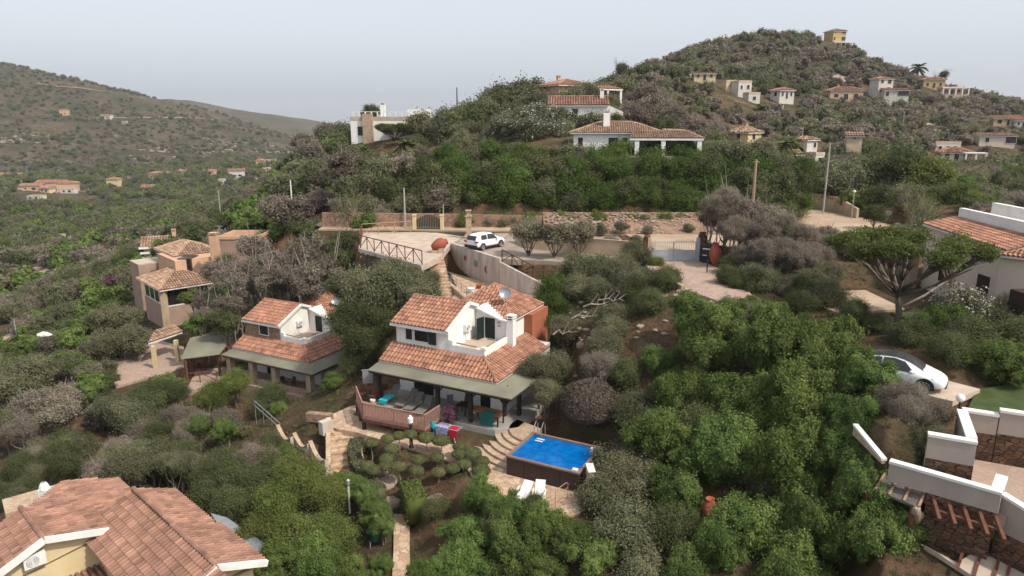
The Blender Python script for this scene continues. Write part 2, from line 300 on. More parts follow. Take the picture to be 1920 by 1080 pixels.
def inpoly(x, y, poly, margin=0):
    n = len(poly); ins = np.zeros(len(x), bool); dm = np.full(len(x), 1e9)
    for i in range(n):
        x0, y0 = poly[i]; x1, y1 = poly[(i + 1) % n]
        c = (y0 > y) != (y1 > y); xx = (x1 - x0) * (y - y0) / (y1 - y0 + 1e-12) + x0; ins ^= c & (x < xx)
        L = (x1 - x0) ** 2 + (y1 - y0) ** 2 + 1e-12; t = np.clip(((x - x0) * (x1 - x0) + (y - y0) * (y1 - y0)) / L, 0, 1)
        dm = np.minimum(dm, np.hypot(x - x0 - t * (x1 - x0), y - y0 - t * (y1 - y0)))
    sd = np.where(ins, -dm, dm); return sd - margin
def H(x, y):
    x = np.atleast_1d(np.asarray(x, float)); y = np.atleast_1d(np.asarray(y, float))
    z = rbf(x, y); r = np.hypot(x, y); am = np.clip(r * .012, .25, 5.0)
    z = z + am * (fbm(x / (am * 9), y / (am * 9), 3) - .47)*1.3
    for poly, pz, mg in PADS:
        sd = inpoly(x, y, poly, 0); k = np.clip((sd - mg) / 1.2, 0, 1); k = k * k * (3 - 2 * k); z = z * k + (pz - .12) * (1 - k)
    return z
def h1(x, y): return float(H(x, y)[0])
def TR(px, py, y0=20, y1=2600):     # point where the line of sight meets the ground
    ys = np.exp(np.linspace(math.log(y0), math.log(y1), 900)); d = ray(px, py); t = ys / d[1]
    hz = H(d[0] * t, ys) - (CZ + t * d[2]); k = np.argmax(hz > 0)
    return (d[0] * t[k], ys[k], float(hz[k] + CZ + t[k] * d[2]))
MH = (-.07, 39.94); MA = -27.5; MZ = .9       # main house frame
def mh(a, b): return fr(MH, MA, a, b)
NH = (-17.06, 55.83); NZ = -3.5
def nh(a, b): return fr(NH, MA, a, b)
# ---------------------------------------------------------------- terraces and pads
def gp(z, *pts): return [G(x, y, z)[:2] for x, y in pts]
PATIO = [mh(*q) for q in [(-6.2, -2.9), (-1.4, -3.3), (1.0, -5.2), (3.2, -7.0), (5.2, -6.6), (6.6, -5.0), (7.2, -2.5), (6.8, 1.2), (4.5, 1.4), (1.2, 1.5), (.6, 3.3), (-11.0, 3.4), (-13.3, .5), (-13.6, -2.4), (-11.6, -2.9), (-10.2, -2.7)]]
pad(PATIO, 0, .35)
HOUSE_BASE = [mh(*q) for q in [(-11.2, -.2), (-1, -.2), (.8, 2), (.6, 8), (-3, 12.6), (-10, 12.6), (-11.2, 8)]]
pad(HOUSE_BASE, .6, .2)
NBASE = [nh(*q) for q in [(-15.6, -2.8), (-12.4, -3.2), (-11, -1.0), (-.5, -.6), (-.2, 9), (-3, 13), (-10, 13), (-11.5, 5), (-16, 4), (-18, 1)]]
pad(NBASE, -3.75, .3)
PLAT = [(-14.9, 67.1), (-7.7, 58.9), (-6.6, 62.6), (-6.2, 69.5), (-5.2, 74), (-9, 77.2), (-16.4, 76.8), (-16.6, 74.5)]
pad(PLAT, 7.6, .3)
CARPAD = [(-5.6, 69.4), (-1.5, 61.8), (4.2, 60.4), (11.6, 61.9), (11.5, 76), (-5, 77)]
pad(CARPAD, 7.6, .2)
ROAD = [(-22, 78), (-12, 77.6), (12, 76.0), (14, 63), (16.8, 61), (20, 66), (27, 70), (31, 67), (39, 69.5), (45, 76), (44.5, 88), (41.5, 99), (37, 101), (34, 92), (28, 84), (12, 82.6), (-22, 83)]
pad(ROAD, 7.95, .5)
DRIVE = [(11.6, 60.5), (16.8, 60.5), (17.6, 56), (17.4, 50), (16.8, 46), (14.5, 45.6), (12.6, 50), (11.4, 54)]
pad(DRIVE, 7.85, .3)
PARK = [(16.2, 37.2), (21.8, 32.0), (24.2, 33.6), (19.4, 39.8)]
pad(PARK, 6.4, .3)
LAWN = [(22.0, 31.2), (31, 27), (36, 31), (30, 36), (24.3, 34.0)]
pad(LAWN, 6.2, .3)
MDRIVE = [G(x, y, -4.5)[:2] for x, y in [(188, 630), (216, 725), (262, 712), (345, 690), (345, 650), (250, 625)]]
pad(MDRIVE, -4.6, .4)
RGARD = [(20, 50.5), (31.8, 53), (31.9, 44), (27, 42.0), (22, 44)]
pad(RGARD, 7.35, .3)
pad([(-12.7, 43.6), (-10.2, 43.8), (-9.8, 41.3), (-12.2, 41)], -.9, .1)
pad([(-12.2, 41), (-9.8, 41.3), (-8.8, 37.6), (-11.4, 37.4)], -1.7, .1)
BBASE = [(-31, 24), (-14, 24), (-11.5, 29), (-20, 36), (-31, 34)]
pad(BBASE, -3.2, .5)
pad([G(x, y, -2.0)[:2] for x, y in [(738, 965), (768, 965), (768, 1040), (772, 1090), (735, 1090), (738, 1030)]], -2.0, .1)
COURT = [(-6.2, 68), (-.9, 61.4), (3.6, 57.2), (2.6, 53.6), (-1.5, 53.2), (-5.2, 55.5), (-5.0, 61.2)]
pad(COURT, 5.0, .1)
pad([(-8.0, 63.2), (-6.2, 63.4), (-4.8, 58), (-3.4, 54.4), (-5.4, 53.8), (-6.4, 57.6)], 4.2, .1)
W0 = (21.1, 30.3); WA = -26
def wf(a, b): return fr(W0, WA, a, b)
ZP = 5.6; c0, c1 = G(1670, 862, ZP), G(1879, 921, ZP); wd = np.array((c1[0] - c0[0], c1[1] - c0[1])); wd /= np.linalg.norm(wd); wn = np.array((-wd[1], wd[0]))
def wq_(a, n): return (c1[0] + wd[0] * a + wn[0] * n, c1[1] + wd[1] * a + wn[1] * n)
LAND = [wq_(-3.3, .15), wq_(.3, .15), wq_(.3, .9), wf(9, -5), wf(9, -.15), wf(.2, -.15), wf(.2, -3.5), wf(-1.8, -3.5), wq_(-3.3, .9)]
pad(LAND, 4.35, .3)
LOWGARD = [wq_(-3.6, -.1), wq_(.3, -.1), wq_(6, -2.8), wq_(6, -10), wq_(-3.2, -9), wq_(-3.0, -3)]
pad(LOWGARD, 2.35, .1)
# ---------------------------------------------------------------- terrain mesh: one sheet to the horizon
def ground_material():
    m = bpy.data.materials.new('scrub_ground'); m.use_nodes = True; n = m.node_tree.nodes; l = m.node_tree.links
    b = n['Principled BSDF']; b.inputs['Roughness'].default_value = 1; b.inputs['Specular IOR Level'].default_value = .1
    geo = n.new('ShaderNodeNewGeometry'); pos = geo.outputs['Position']
    def noise(s, d=6, r=.6, off=0):
        x = n.new('ShaderNodeTexNoise'); x.inputs['Scale'].default_value = s; x.inputs['Detail'].default_value = d; x.inputs['Roughness'].default_value = r
        if off:
            a = n.new('ShaderNodeVectorMath'); a.inputs[1].default_value = (off, off, 0); l.new(pos, a.inputs[0]); l.new(a.outputs[0], x.inputs['Vector'])
        else: l.new(pos, x.inputs['Vector'])
        return x.outputs['Fac']
    def ramp(src, stops):
        r = n.new('ShaderNodeValToRGB'); e = r.color_ramp.elements
        e[0].position = stops[0][0]; e[0].color = (*stops[0][1], 1); e[1].position = stops[-1][0]; e[1].color = (*stops[-1][1], 1)
        for p, c in stops[1:-1]: q = e.new(p); q.color = (*c, 1)
        l.new(src, r.inputs[0]); return r.outputs[0]
    def mix(f, a, c):
        x = n.new('ShaderNodeMix'); x.data_type = 'RGBA'
        l.new(f, x.inputs['Factor']) if hasattr(f, 'links') else setattr(x.inputs['Factor'], 'default_value', f)
        l.new(a, x.inputs['A']); l.new(c, x.inputs['B']); return x.outputs['Result']
    def gray(src, lo, hi):
        r = n.new('ShaderNodeMapRange'); r.inputs['From Min'].default_value = lo; r.inputs['From Max'].default_value = hi; l.new(src, r.inputs['Value']); return r.outputs[0]
    soil = ramp(noise(.5, 8), [(.3, (.075, .042, .026)), (.5, (.15, .088, .055)), (.7, (.235, .155, .10))])
    veg = ramp(noise(.35, 8, .7, 40), [(.3, (.035, .038, .02)), (.5, (.075, .068, .036)), (.72, (.15, .115, .07))])
    near = mix(gray(noise(.16, 6, .6, 90), .42, .58), soil, veg)
    far1 = ramp(noise(.02, 9, .68, 300), [(.38, (.024, .034, .012)), (.46, (.045, .046, .020)), (.53, (.090, .066, .038)), (.62, (.135, .095, .062))])
    far2 = ramp(noise(.16, 7, .75, 10), [(.40, (.014, .020, .008)), (.5, (.055, .048, .026)), (.60, (.14, .105, .072))])
    far = mix(.55, far1, far2)
    rock = ramp(noise(.6, 4, .7, 77), [(.4, (.16, .12, .09)), (.7, (.36, .29, .23))])
    rm = n.new('ShaderNodeMath'); rm.operation = 'MULTIPLY'; l.new(gray(noise(.006, 5, .6, 511), .46, .60), rm.inputs[0]); l.new(gray(noise(.12, 6, .8, 33), .56, .62), rm.inputs[1])
    far = mix(rm.outputs[0], far, rock)
    ln = n.new('ShaderNodeVectorMath'); ln.operation = 'LENGTH'; l.new(pos, ln.inputs[0])
    col = mix(gray(ln.outputs['Value'], 120, 320), near, far)
    l.new(col, b.inputs['Base Color'])
    bp = n.new('ShaderNodeBump'); bp.inputs['Strength'].default_value = .9; bp.inputs['Distance'].default_value = 1.4
    l.new(noise(.25, 9, .75, 5), bp.inputs['Height']); l.new(bp.outputs[0], b.inputs['Normal'])
    return m
def build_ground():
    th = np.concatenate([np.linspace(-math.pi, R_(-48), 50)[:-1], np.linspace(R_(-48), R_(48), 520), np.linspace(R_(48), math.pi, 50)[1:-1]])
    s = np.concatenate([np.linspace(math.log(4), math.log(18), 24)[:-1], np.linspace(math.log(18), math.log(2900), 500)[:-1], np.linspace(math.log(2900), math.log(5200), 20)])
    nt_, ns_ = len(th), len(s); T, S = np.meshgrid(th, s); r = np.exp(S); X = (r * np.sin(T)).ravel(); Yv = (r * np.cos(T)).ravel(); Z = H(X, Yv)
    co = np.stack([X, Yv, Z], -1); co = np.vstack([co, [[0, 0, float(H(0.1, .1)[0])]]])
    i = np.arange(ns_ - 1)[:, None] * nt_; j = np.arange(nt_)[None]; j2 = (j + 1) % nt_
    q = np.stack([i + j, i + j2, i + nt_ + j2, i + nt_ + j], -1).reshape(-1, 4)[:, ::-1]
    tri = np.stack([np.full(nt_, ns_ * nt_), (np.arange(nt_) + 1) % nt_, np.arange(nt_)], -1)
    me = bpy.data.meshes.new('ground'); me.vertices.add(len(co)); me.vertices.foreach_set('co', co.ravel())
    nl = q.size + tri.size; me.loops.add(nl); me.loops.foreach_set('vertex_index', np.concatenate([q.ravel(), tri.ravel()]).astype(np.int32))
    me.polygons.add(len(q) + len(tri)); me.polygons.foreach_set('loop_start', np.concatenate([np.arange(len(q)) * 4, q.size + np.arange(len(tri)) * 3]).astype(np.int32))
    me.update(calc_edges=True); me.polygons.foreach_set('use_smooth', np.ones(len(me.polygons), bool)); me.materials.append(ground_material()); me.validate()
    o = bpy.data.objects.new('ground', me); COL.objects.link(o); tag(o, kind='structure'); return o
build_ground()
def slab(name, poly, z, m, th=.5, kind='structure', parent=None):
    b = MB(); b.prism([(p[0], p[1]) for p in poly], z - th, z); o = b.build(name, m, parent)
    if kind: tag(o, kind=kind)
    return o
slab('paved_patio', PATIO, 0, 'paving', .6)
slab('paved_platform', PLAT, 7.8, 'patio_light', .5)
slab('courtyard_paving', COURT, 5.2, 'paving', .5)
slab('parking_terrace', CARPAD, 7.8, 'gravel', .5)
slab('sandy_road', ROAD, 8.0, 'dirtroad', .3)
slab('paved_driveway', DRIVE, 7.9, 'paving_pink', .3)
slab('parking_bay', PARK, 6.5, 'patio_light', .3)
slab('lawn', LAWN, 6.3, 'lawn', .3)
slab('lower_garden_path', gp(2.5, (1733, 1022), (1795, 1055), (1880, 1000), (1990, 980), (1990, 1100), (1840, 1090)), 2.5, 'patio_light', .2)
slab('driveway', MDRIVE, -4.5, 'paving_pink', .3)
slab('garden_lawn', [(25.5, 45.0), (29.5, 45.5), (29.5, 43.0), (26, 42.6)], 7.42, 'lawn', .2)
slab('sandy_yard', [(20.3, 50.3), (27, 51.5), (27, 46), (22, 45)], 7.4, 'dirtroad', .2)
slab('garden_path', [G(x, y, -2.0)[:2] for x, y in [(738, 965), (768, 965), (768, 1040), (772, 1090), (735, 1090), (738, 1030)]], -1.95, 'paving', .5)
# tracks draped over the hills
def track(name, pix, wid, m='dirtroad', y0=60, seg=14):
    pts = [TR(x, y, y0) for x, y in pix]; out = []
    for i in range(len(pts) - 1):
        for k in range(seg): t = k / seg; out.append((pts[i][0] * (1 - t) + pts[i + 1][0] * t, pts[i][1] * (1 - t) + pts[i + 1][1] * t))
    out.append(pts[-1][:2]); b = MB(); L = []; Rr = []
    for i, p in enumerate(out):
        a = out[max(i - 1, 0)]; c = out[min(i + 1, len(out) - 1)]; d = np.array((c[0] - a[0], c[1] - a[1])); d /= np.linalg.norm(d) + 1e-9; nx = (-d[1], d[0])
        q = wid * (.8 + .4 * vnoise(np.array([i * .3]), np.array([1.]), 5)[0]) / 2
        l_ = (p[0] + nx[0] * q, p[1] + nx[1] * q); r_ = (p[0] - nx[0] * q, p[1] - nx[1] * q); up = .15 + .0012 * p[1]
        L.append((*l_, h1(*l_) + up)); Rr.append((*r_, h1(*r_) + up))
    for i in range(len(out) - 1): b.face([Rr[i], Rr[i + 1], L[i + 1], L[i]])
    tag(b.build(name, m), kind='structure')
track('hill_track', [(70, 158), (110, 164), (150, 167), (190, 173)], 6, 'bank', y0=500)
track('valley_track', [(300, 326), (350, 320), (385, 312), (440, 305)], 7, y0=450)
track('ridge_track', [(165, 222), (250, 223), (320, 222), (400, 226)], 3, y0=500)
track('coast_track', [(1640, 240), (1690, 240), (1720, 234), (1760, 232)], 4, y0=140)
track('quarry_cut', [(1560, 152), (1600, 148), (1640, 152)], 7, 'rock_pale', y0=140)
track('dirt_bank', [(1200, 430), (1250, 425), (1290, 430)], 1.5, 'rock_pale', y0=60)
track('dirt_patch', [(35, 520), (70, 510), (90, 512)], 7, y0=60)
track('dirt_slope', [(0, 650), (30, 630), (60, 610)], 2, y0=40)
# ---------------------------------------------------------------- foliage
def leaf_mat(name, a, b_, rough=.75, rnd=.22, trans=.0):
    m = bpy.data.materials.new(name); m.use_nodes = True; n = m.node_tree.nodes; l = m.node_tree.links
    b = n['Principled BSDF']; b.inputs['Roughness'].default_value = rough; b.inputs['Specular IOR Level'].default_value = .15
    at = n.new('ShaderNodeAttribute'); at.attribute_name = 'tint'; oi = n.new('ShaderNodeObjectInfo')
    mx = n.new('ShaderNodeMix'); mx.data_type = 'RGBA'; mx.inputs['A'].default_value = (*a, 1); mx.inputs['B'].default_value = (*b_, 1); l.new(at.outputs['Fac'], mx.inputs['Factor'])
    mr = n.new('ShaderNodeMapRange'); mr.inputs['To Min'].default_value = 1 - rnd; mr.inputs['To Max'].default_value = 1 + rnd; l.new(oi.outputs['Random'], mr.inputs['Value'])
    hs = n.new('ShaderNodeHueSaturation'); hm = n.new('ShaderNodeMapRange'); hm.inputs['To Min'].default_value = .485; hm.inputs['To Max'].default_value = .512
    fr_ = n.new('ShaderNodeMath'); fr_.operation = 'FRACT'; mu = n.new('ShaderNodeMath'); mu.operation = 'MULTIPLY'; mu.inputs[1].default_value = 7.31; l.new(oi.outputs['Random'], mu.inputs[0]); l.new(mu.outputs[0], fr_.inputs[0]); l.new(fr_.outputs[0], hm.inputs['Value'])
    l.new(hm.outputs[0], hs.inputs['Hue']); l.new(mr.outputs[0], hs.inputs['Value']); l.new(mx.outputs['Result'], hs.inputs['Color']); l.new(hs.outputs[0], b.inputs['Base Color'])
    tr = n.new('ShaderNodeBsdfTranslucent'); ms = n.new('ShaderNodeMixShader'); ms.inputs[0].default_value = .4; l.new(hs.outputs[0], tr.inputs[0]); l.new(b.outputs[0], ms.inputs[1]); l.new(tr.outputs[0], ms.inputs[2]); l.new(ms.outputs[0], n['Material Output'].inputs[0])
    return m
LM = {
 'olive': leaf_mat('grey_green_leaves', (.100, .106, .056), (.245, .243, .142)),
 'dry': leaf_mat('dry_grey_twigs', (.165, .138, .108), (.340, .290, .228)),
 'dark': leaf_mat('dark_green_leaves', (.062, .075, .030), (.165, .180, .080)),
 'bright': leaf_mat('bright_green_leaves', (.066, .108, .026), (.235, .310, .092)),
 'yellow': leaf_mat('yellow_green_leaves', (.080, .104, .026), (.215, .245, .072)),
 'hedge': leaf_mat('hedge_leaves', (.042, .078, .017), (.145, .205, .050)),
 'flower': leaf_mat('white_blossom', (.60, .58, .52), (.82, .80, .76), rnd=.05),
 'purple': leaf_mat('purple_blossom', (.22, .015, .16), (.42, .04, .34), rnd=.05),
 'palm': leaf_mat('palm_fronds', (.05, .06, .02), (.13, .13, .05)),
}
def fmesh(name, co, faces, tint, mats, mi=None):
    me = bpy.data.meshes.new(name); k = faces.shape[1]
    me.vertices.add(len(co)); me.vertices.foreach_set('co', co.astype(np.float32).ravel()); me.loops.add(faces.size); me.loops.foreach_set('vertex_index', faces.astype(np.int32).ravel())
    me.polygons.add(len(faces)); me.polygons.foreach_set('loop_start', (np.arange(len(faces)) * k).astype(np.int32)); me.update(calc_edges=True)
    for m in mats: me.materials.append(m)
    at = me.attributes.new('tint', 'FLOAT', 'FACE'); at.data.foreach_set('value', tint.astype(np.float32))
    if mi is not None: me.polygons.foreach_set('material_index', mi.astype(np.int32))
    return me
def unit(v): return v / (np.linalg.norm(v, axis=-1, keepdims=True) + 1e-9)
def crown(name, seed, mat_, R=2.0, hz=.8, nl=14, n=9000, leaf=.14, asp=1.3, outw=.35, lump=.42, spread=.68, base=-.35, flower=0, core=True, tuft=0.0, fmat='flower', tn=15, sig=.085):
    g = np.random.default_rng(seed)
    d = unit(g.normal(size=(nl, 3))); d[:, 2] = np.where(d[:, 2] < base, -d[:, 2], d[:, 2])
    rr = R * spread * g.uniform(.4, 1.08, nl); c = d * rr[:, None]; c[:, 2] *= hz; lr = R * lump * g.uniform(.55, 1.15, nl)
    c = np.vstack([c, [[0, 0, -.05 * R]]]); lr = np.append(lr, R * .55); ltint = g.uniform(.2, .8, nl + 1)
    # tufts on the lumps, pushed outwards and upwards
    T = tn * (nl + 1); pk = lr ** 2; pk /= pk.sum(); tl = g.choice(nl + 1, T, p=pk); td = unit(unit(g.normal(size=(T, 3))) + .55 * unit(c[tl] + 1e-6) + np.array([0, 0, .15]))
    tp = c[tl] + td * (lr[tl] * g.uniform(.62, 1.12, T))[:, None] * np.array([1, 1, max(hz, .78)]); keep = np.ones(T, bool)
    for k in range(nl + 1): keep &= ~((np.linalg.norm(tp - c[k], axis=1) < lr[k] * .66) & (tl != k))
    tp, td, tl = tp[keep], td[keep], tl[keep]; T = len(tp); tt = np.clip(ltint[tl] + g.normal(size=T) * .16, 0, 1); ts = g.uniform(.6, 1.4, T)
    ti = g.choice(T, n, p=ts ** 1.5 / (ts ** 1.5).sum()); sg = R * sig * ts[ti][:, None]
    off = g.normal(size=(n, 3)); al = (off * td[ti]).sum(1, keepdims=True); off = off + td[ti] * al * .45
    p = tp[ti] + off * sg * (1.25 if nl > 4 else 1); dd = unit(td[ti] * .7 + unit(off))
    nrm = unit(dd * outw * 2 + g.normal(size=(n, 3)) * .8 + np.array([0, 0, .3])); a = unit(np.cross(nrm, g.normal(size=(n, 3)))); b = np.cross(nrm, a)
    if tuft:
        a = unit(dd + g.normal(size=(n, 3)) * .55 + np.array([0, 0, .35])); b = unit(np.cross(a, g.normal(size=(n, 3))))
    sz = leaf * g.uniform(.55, 1.3, n)[:, None]; a = a * sz * asp * .5; b = b * sz * .5 / (asp if tuft else 1)
    co = np.stack([p - a - b * .55, p + a * .1 - b, p + a, p - a * .2 + b], 1).reshape(-1, 3); f = np.arange(4 * n).reshape(n, 4)
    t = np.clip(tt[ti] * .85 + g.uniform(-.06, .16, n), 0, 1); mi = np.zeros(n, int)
    if flower: mi[(g.random(n) < flower) & (dd[:, 2] > -.2)] = 1
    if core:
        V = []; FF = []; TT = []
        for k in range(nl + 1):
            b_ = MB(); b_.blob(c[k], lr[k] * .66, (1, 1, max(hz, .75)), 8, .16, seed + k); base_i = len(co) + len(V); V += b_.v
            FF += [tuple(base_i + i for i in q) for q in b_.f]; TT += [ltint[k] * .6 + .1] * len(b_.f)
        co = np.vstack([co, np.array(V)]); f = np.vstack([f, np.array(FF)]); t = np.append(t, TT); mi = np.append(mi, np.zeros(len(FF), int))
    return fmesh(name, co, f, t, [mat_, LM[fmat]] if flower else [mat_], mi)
def trunk_mesh(name, seed, h=2.0, r=.12, nb=6, spread=1.2, m='bark', up=1.0):
    g = random.Random(seed); b = MB(); x = y = 0; pts = [(0, 0, -h)]
    for k in range(1, 4): x += g.uniform(-.12, .12) * h * .4; y += g.uniform(-.12, .12) * h * .4; pts.append((x, y, -h + h * .95 * k / 3))
    b.tube(pts, [r * 1.3, r, r * .85, r * .7], 7)
    for k in range(nb):
        th = 6.28 * k / nb + g.uniform(-.4, .4); s = pts[g.choice([1, 2, 3])]; e = (s[0] + spread * math.cos(th), s[1] + spread * math.sin(th), s[2] + up * g.uniform(.6, 1.3))
        md = ((s[0] + e[0]) / 2 + g.uniform(-.15, .15), (s[1] + e[1]) / 2 + g.uniform(-.15, .15), (s[2] + e[2]) / 2 - .1)
        b.tube([s, md, e], [r * .5, r * .35, r * .12], 5)
    o = b.build(name, m, smooth=True); me = o.data; bpy.data.objects.remove(o); return me
KIND = {'olive': dict(asp=1.9, outw=.45, nl=20, lump=.36), 'dry': dict(asp=2.0, outw=.3, nl=22, lump=.32, sig=.07), 'dark': dict(outw=.55, nl=16, lump=.38), 'bright': dict(asp=2.4, outw=.6, lump=.30, nl=20, spread=.80, sig=.045), 'yellow': dict(outw=.4, nl=20, lump=.34), 'hedge': dict(outw=.4, nl=20, lump=.36)}
PROTO = {}
def protos(kind):
    if kind in PROTO: return PROTO[kind]
    kw = dict(KIND[kind]); m = LM[kind]; out = {'near': [], 'mid': [], 'far': []}; sd = sum(map(ord, kind)) % 97
    lf = {'dry': .062, 'olive': .078, 'bright': .058}.get(kind, .078); N = {'bright': 56000, 'dry': 36000}.get(kind, 30000)
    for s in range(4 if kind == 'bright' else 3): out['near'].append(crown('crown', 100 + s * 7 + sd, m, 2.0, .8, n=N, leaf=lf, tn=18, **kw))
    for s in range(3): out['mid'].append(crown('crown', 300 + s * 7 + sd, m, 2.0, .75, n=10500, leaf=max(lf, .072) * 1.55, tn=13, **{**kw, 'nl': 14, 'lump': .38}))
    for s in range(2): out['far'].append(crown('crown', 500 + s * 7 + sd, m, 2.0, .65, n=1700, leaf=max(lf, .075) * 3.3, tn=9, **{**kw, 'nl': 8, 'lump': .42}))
    PROTO[kind] = out; return out
TRUNKS = [trunk_mesh('trunk', 40 + i, 2.2, .13, 6, 1.1, 'bark') for i in range(3)] + [trunk_mesh('trunk', 60 + i, 2.2, .1, 7, 1.2, 'barkpale') for i in range(2)]
PLANTS = []       # hand placed + scattered plants, made into things later: (kind, x, y, z_center, radius, hz, label or None, cat)
_pr = random.Random(12)
def plant(kind, px, py, y, r, hz=1.0, name=None):
    p = P(px, py, y)
    if r >= 1.6 and y < 85 and (px < 560 and py > 480 or 1330 < px < 1560 and py < 600):      # a wide mass is several plants of mixed kinds grown together
        for k in range(4):
            th = _pr.uniform(0, 1.5) + 1.57 * k; q = r * .52; kk = kind if _pr.random() < .68 else _pr.choice(['olive', 'dry', 'dark', 'olive', 'bright'] if px < 560 else ['dry', 'olive', 'dry'])
            PLANTS.append([kk, p[0] + q * math.cos(th), p[1] + q * math.sin(th), p[2] + _pr.uniform(-.2, .25) * r, r * _pr.uniform(.5, .72), hz, name])
        return
    if kind == 'bright' and y < 45 and r > 1.4: r *= .95; hz = 1.2; p = (p[0], p[1], p[2] + _pr.uniform(-.3, .45))
    PLANTS.append([kind, p[0], p[1], p[2], r, hz, name])
# right foreground: one great wood of bright junipers
for a in [(1330, 640, 41, 2.5), (1440, 655, 39, 2.5), (1555, 700, 37, 2.2), (1275, 745, 39, 2.0), (1395, 760, 37, 2.5), (1515, 785, 35, 2.4), (1628, 770, 34, 1.7), (1240, 835, 36, 2.1), (1350, 865, 34, 2.3),
          (1480, 880, 32, 2.3), (1590, 860, 32, 1.5), (1270, 965, 32, 1.9), (1400, 985, 30, 2.2), (1530, 990, 29, 2.1), (1620, 1010, 28.5, 1.6), (1340, 1075, 28.5, 1.8), (1480, 1090, 27, 2.1), (1630, 1075, 27, 1.7), (1700, 1070, 27, 1.1), (1570, 905, 31, 1.5),
          (1290, 600, 43, 1.6), (1385, 590, 43, 1.7), (1240, 720, 42, 1.4)]: plant('bright', *a)
for a in [(1165, 880, 36, 1.7), (1140, 985, 33, 1.6), (1195, 930, 34, 1.7), (1180, 1055, 30, 1.7), (1190, 780, 39, 1.5), (1300, 830, 37, 1.8), (1440, 940, 32.5, 1.6), (1250, 1050, 30, 1.6), (1225, 890, 37, 1.6)]: plant('olive' if a[0] < 1200 else 'dark', *a)
# bottom centre
for a in [(895, 935, 33.5, 1.2), (950, 985, 32, 1.2), (1010, 1010, 31, 1.2), (880, 1005, 31.5, 1.4), (860, 1065, 29.5, 1.5), (960, 1055, 30, 1.6), (1060, 1040, 30.5, 1.5), (800, 1080, 29, 1.0), (1110, 1075, 29.5, 1.4), (1020, 1085, 29, 1.3)]: plant('bright', *a)
for a in [(820, 960, 34, .9), (1000, 955, 33, .7), (930, 1020, 31.5, 1.1)]: plant('dark', *a)
for a in [(560, 900, 36, 1.5), (525, 940, 35, 1.5), (610, 930, 35, 1.4), (660, 915, 36, .9), (560, 1010, 32, 1.5), (620, 1010, 32, 1.3), (690, 930, 35, .8), (480, 1000, 33, 1.2)]: plant('yellow' if a[0] < 640 else 'bright', *a)
for a in [(700, 960, 34, 1.0), (720, 985, 33, .8), (590, 1065, 30, 1.6), (650, 1075, 30, 1.2), (710, 1062, 30.5, .7), (520, 1065, 30, 1.3)]: plant('bright', *a)
for a in [(470, 890, 39, 1.9), (400, 880, 40, 1.9), (510, 860, 41, 1.6), (330, 880, 41, 1.8), (440, 950, 36, 1.5), (395, 935, 38, 1.4)]: plant('dark', *a)
for a in [(400, 800, 46, 1.8), (330, 810, 46, 2.0), (260, 860, 44, 2.0), (90, 760, 52, 2.4), (40, 790, 50, 2.1), (130, 745, 56, 2.1), (190, 900, 42, 1.6)]: plant('dry', *a)
for a in [(240, 770, 52, 2.3), (310, 740, 54, 2.0), (240, 640, 70, 2.6), (200, 650, 69, 2.0), (215, 600, 74, 2.2), (230, 880, 38, 2.0), (60, 690, 60, 2.2), (20, 720, 57, 2.1), (310, 870, 39, 1.6)]: plant('olive', *a)
for a in [(170, 690, 63, 2.4), (130, 680, 66, 2.0), (180, 715, 60, 1.8), (100, 860, 43, 1.8), (20, 930, 37, 1.6), (60, 880, 41, 1.6), (130, 880, 41, 1.3)]: plant('bright' if a[0] > 90 and a[1] < 800 else 'dark', *a)
# between the two white houses
for a in [(735, 545, 57, 2.7), (690, 560, 56, 2.6), (785, 552, 57, 2.0), (660, 600, 55, 2.0), (700, 610, 53.5, 2.4), (735, 520, 58, 1.9), (680, 650, 52, 1.8), (650, 540, 60, 1.6), (800, 530, 58, 1.3), (660, 680, 52, 1.3)]: plant('olive' if a[1] < 590 else 'dark', *a)
for a in [(630, 712, 51, .9), (620, 720, 50.5, .7)]: plant('bright', *a)
for a in [(440, 722, 55, 1.4), (397, 748, 54, 1.45), (415, 740, 54.5, 1.0)]: plant('yellow', *a)
for a in [(510, 748, 53, 1.5), (495, 765, 52, 1.0)]: plant('dark', *a)
for a in [(520, 775, 51, .8), (640, 895, 38.5, .5)]: plant('bright', *a)
# grey mass left of the platform and behind the left white house
for a in [(590, 480, 74, 2.6), (540, 490, 74, 2.6), (490, 500, 75, 2.4), (450, 530, 72, 2.4), (520, 530, 70, 2.4), (580, 530, 68, 2.3), (410, 510, 76, 2.2), (430, 565, 69, 2.0), (380, 560, 73, 2.0), (620, 510, 69, 2.0), (480, 465, 80, 2.0)]: plant('dry', *a)
for a in [(560, 400, 90, 3.2), (520, 395, 94, 2.6), (600, 380, 92, 2.4), (700, 390, 86, 2.2), (715, 410, 83, 1.8), (655, 375, 89, 1.8)]: plant('dry', *a)
for a in [(690, 435, 80, 1.6), (650, 460, 76, 2.0), (640, 490, 70, 1.5), (570, 440, 83, 1.9), (465, 400, 108, 3), (480, 420, 100, 2.6), (390, 600, 66, 1.6), (420, 610, 64, 1.4), (372, 615, 70, 1.3)]: plant('bright' if a[0] in (465, 480, 690, 372) else 'dark', *a)
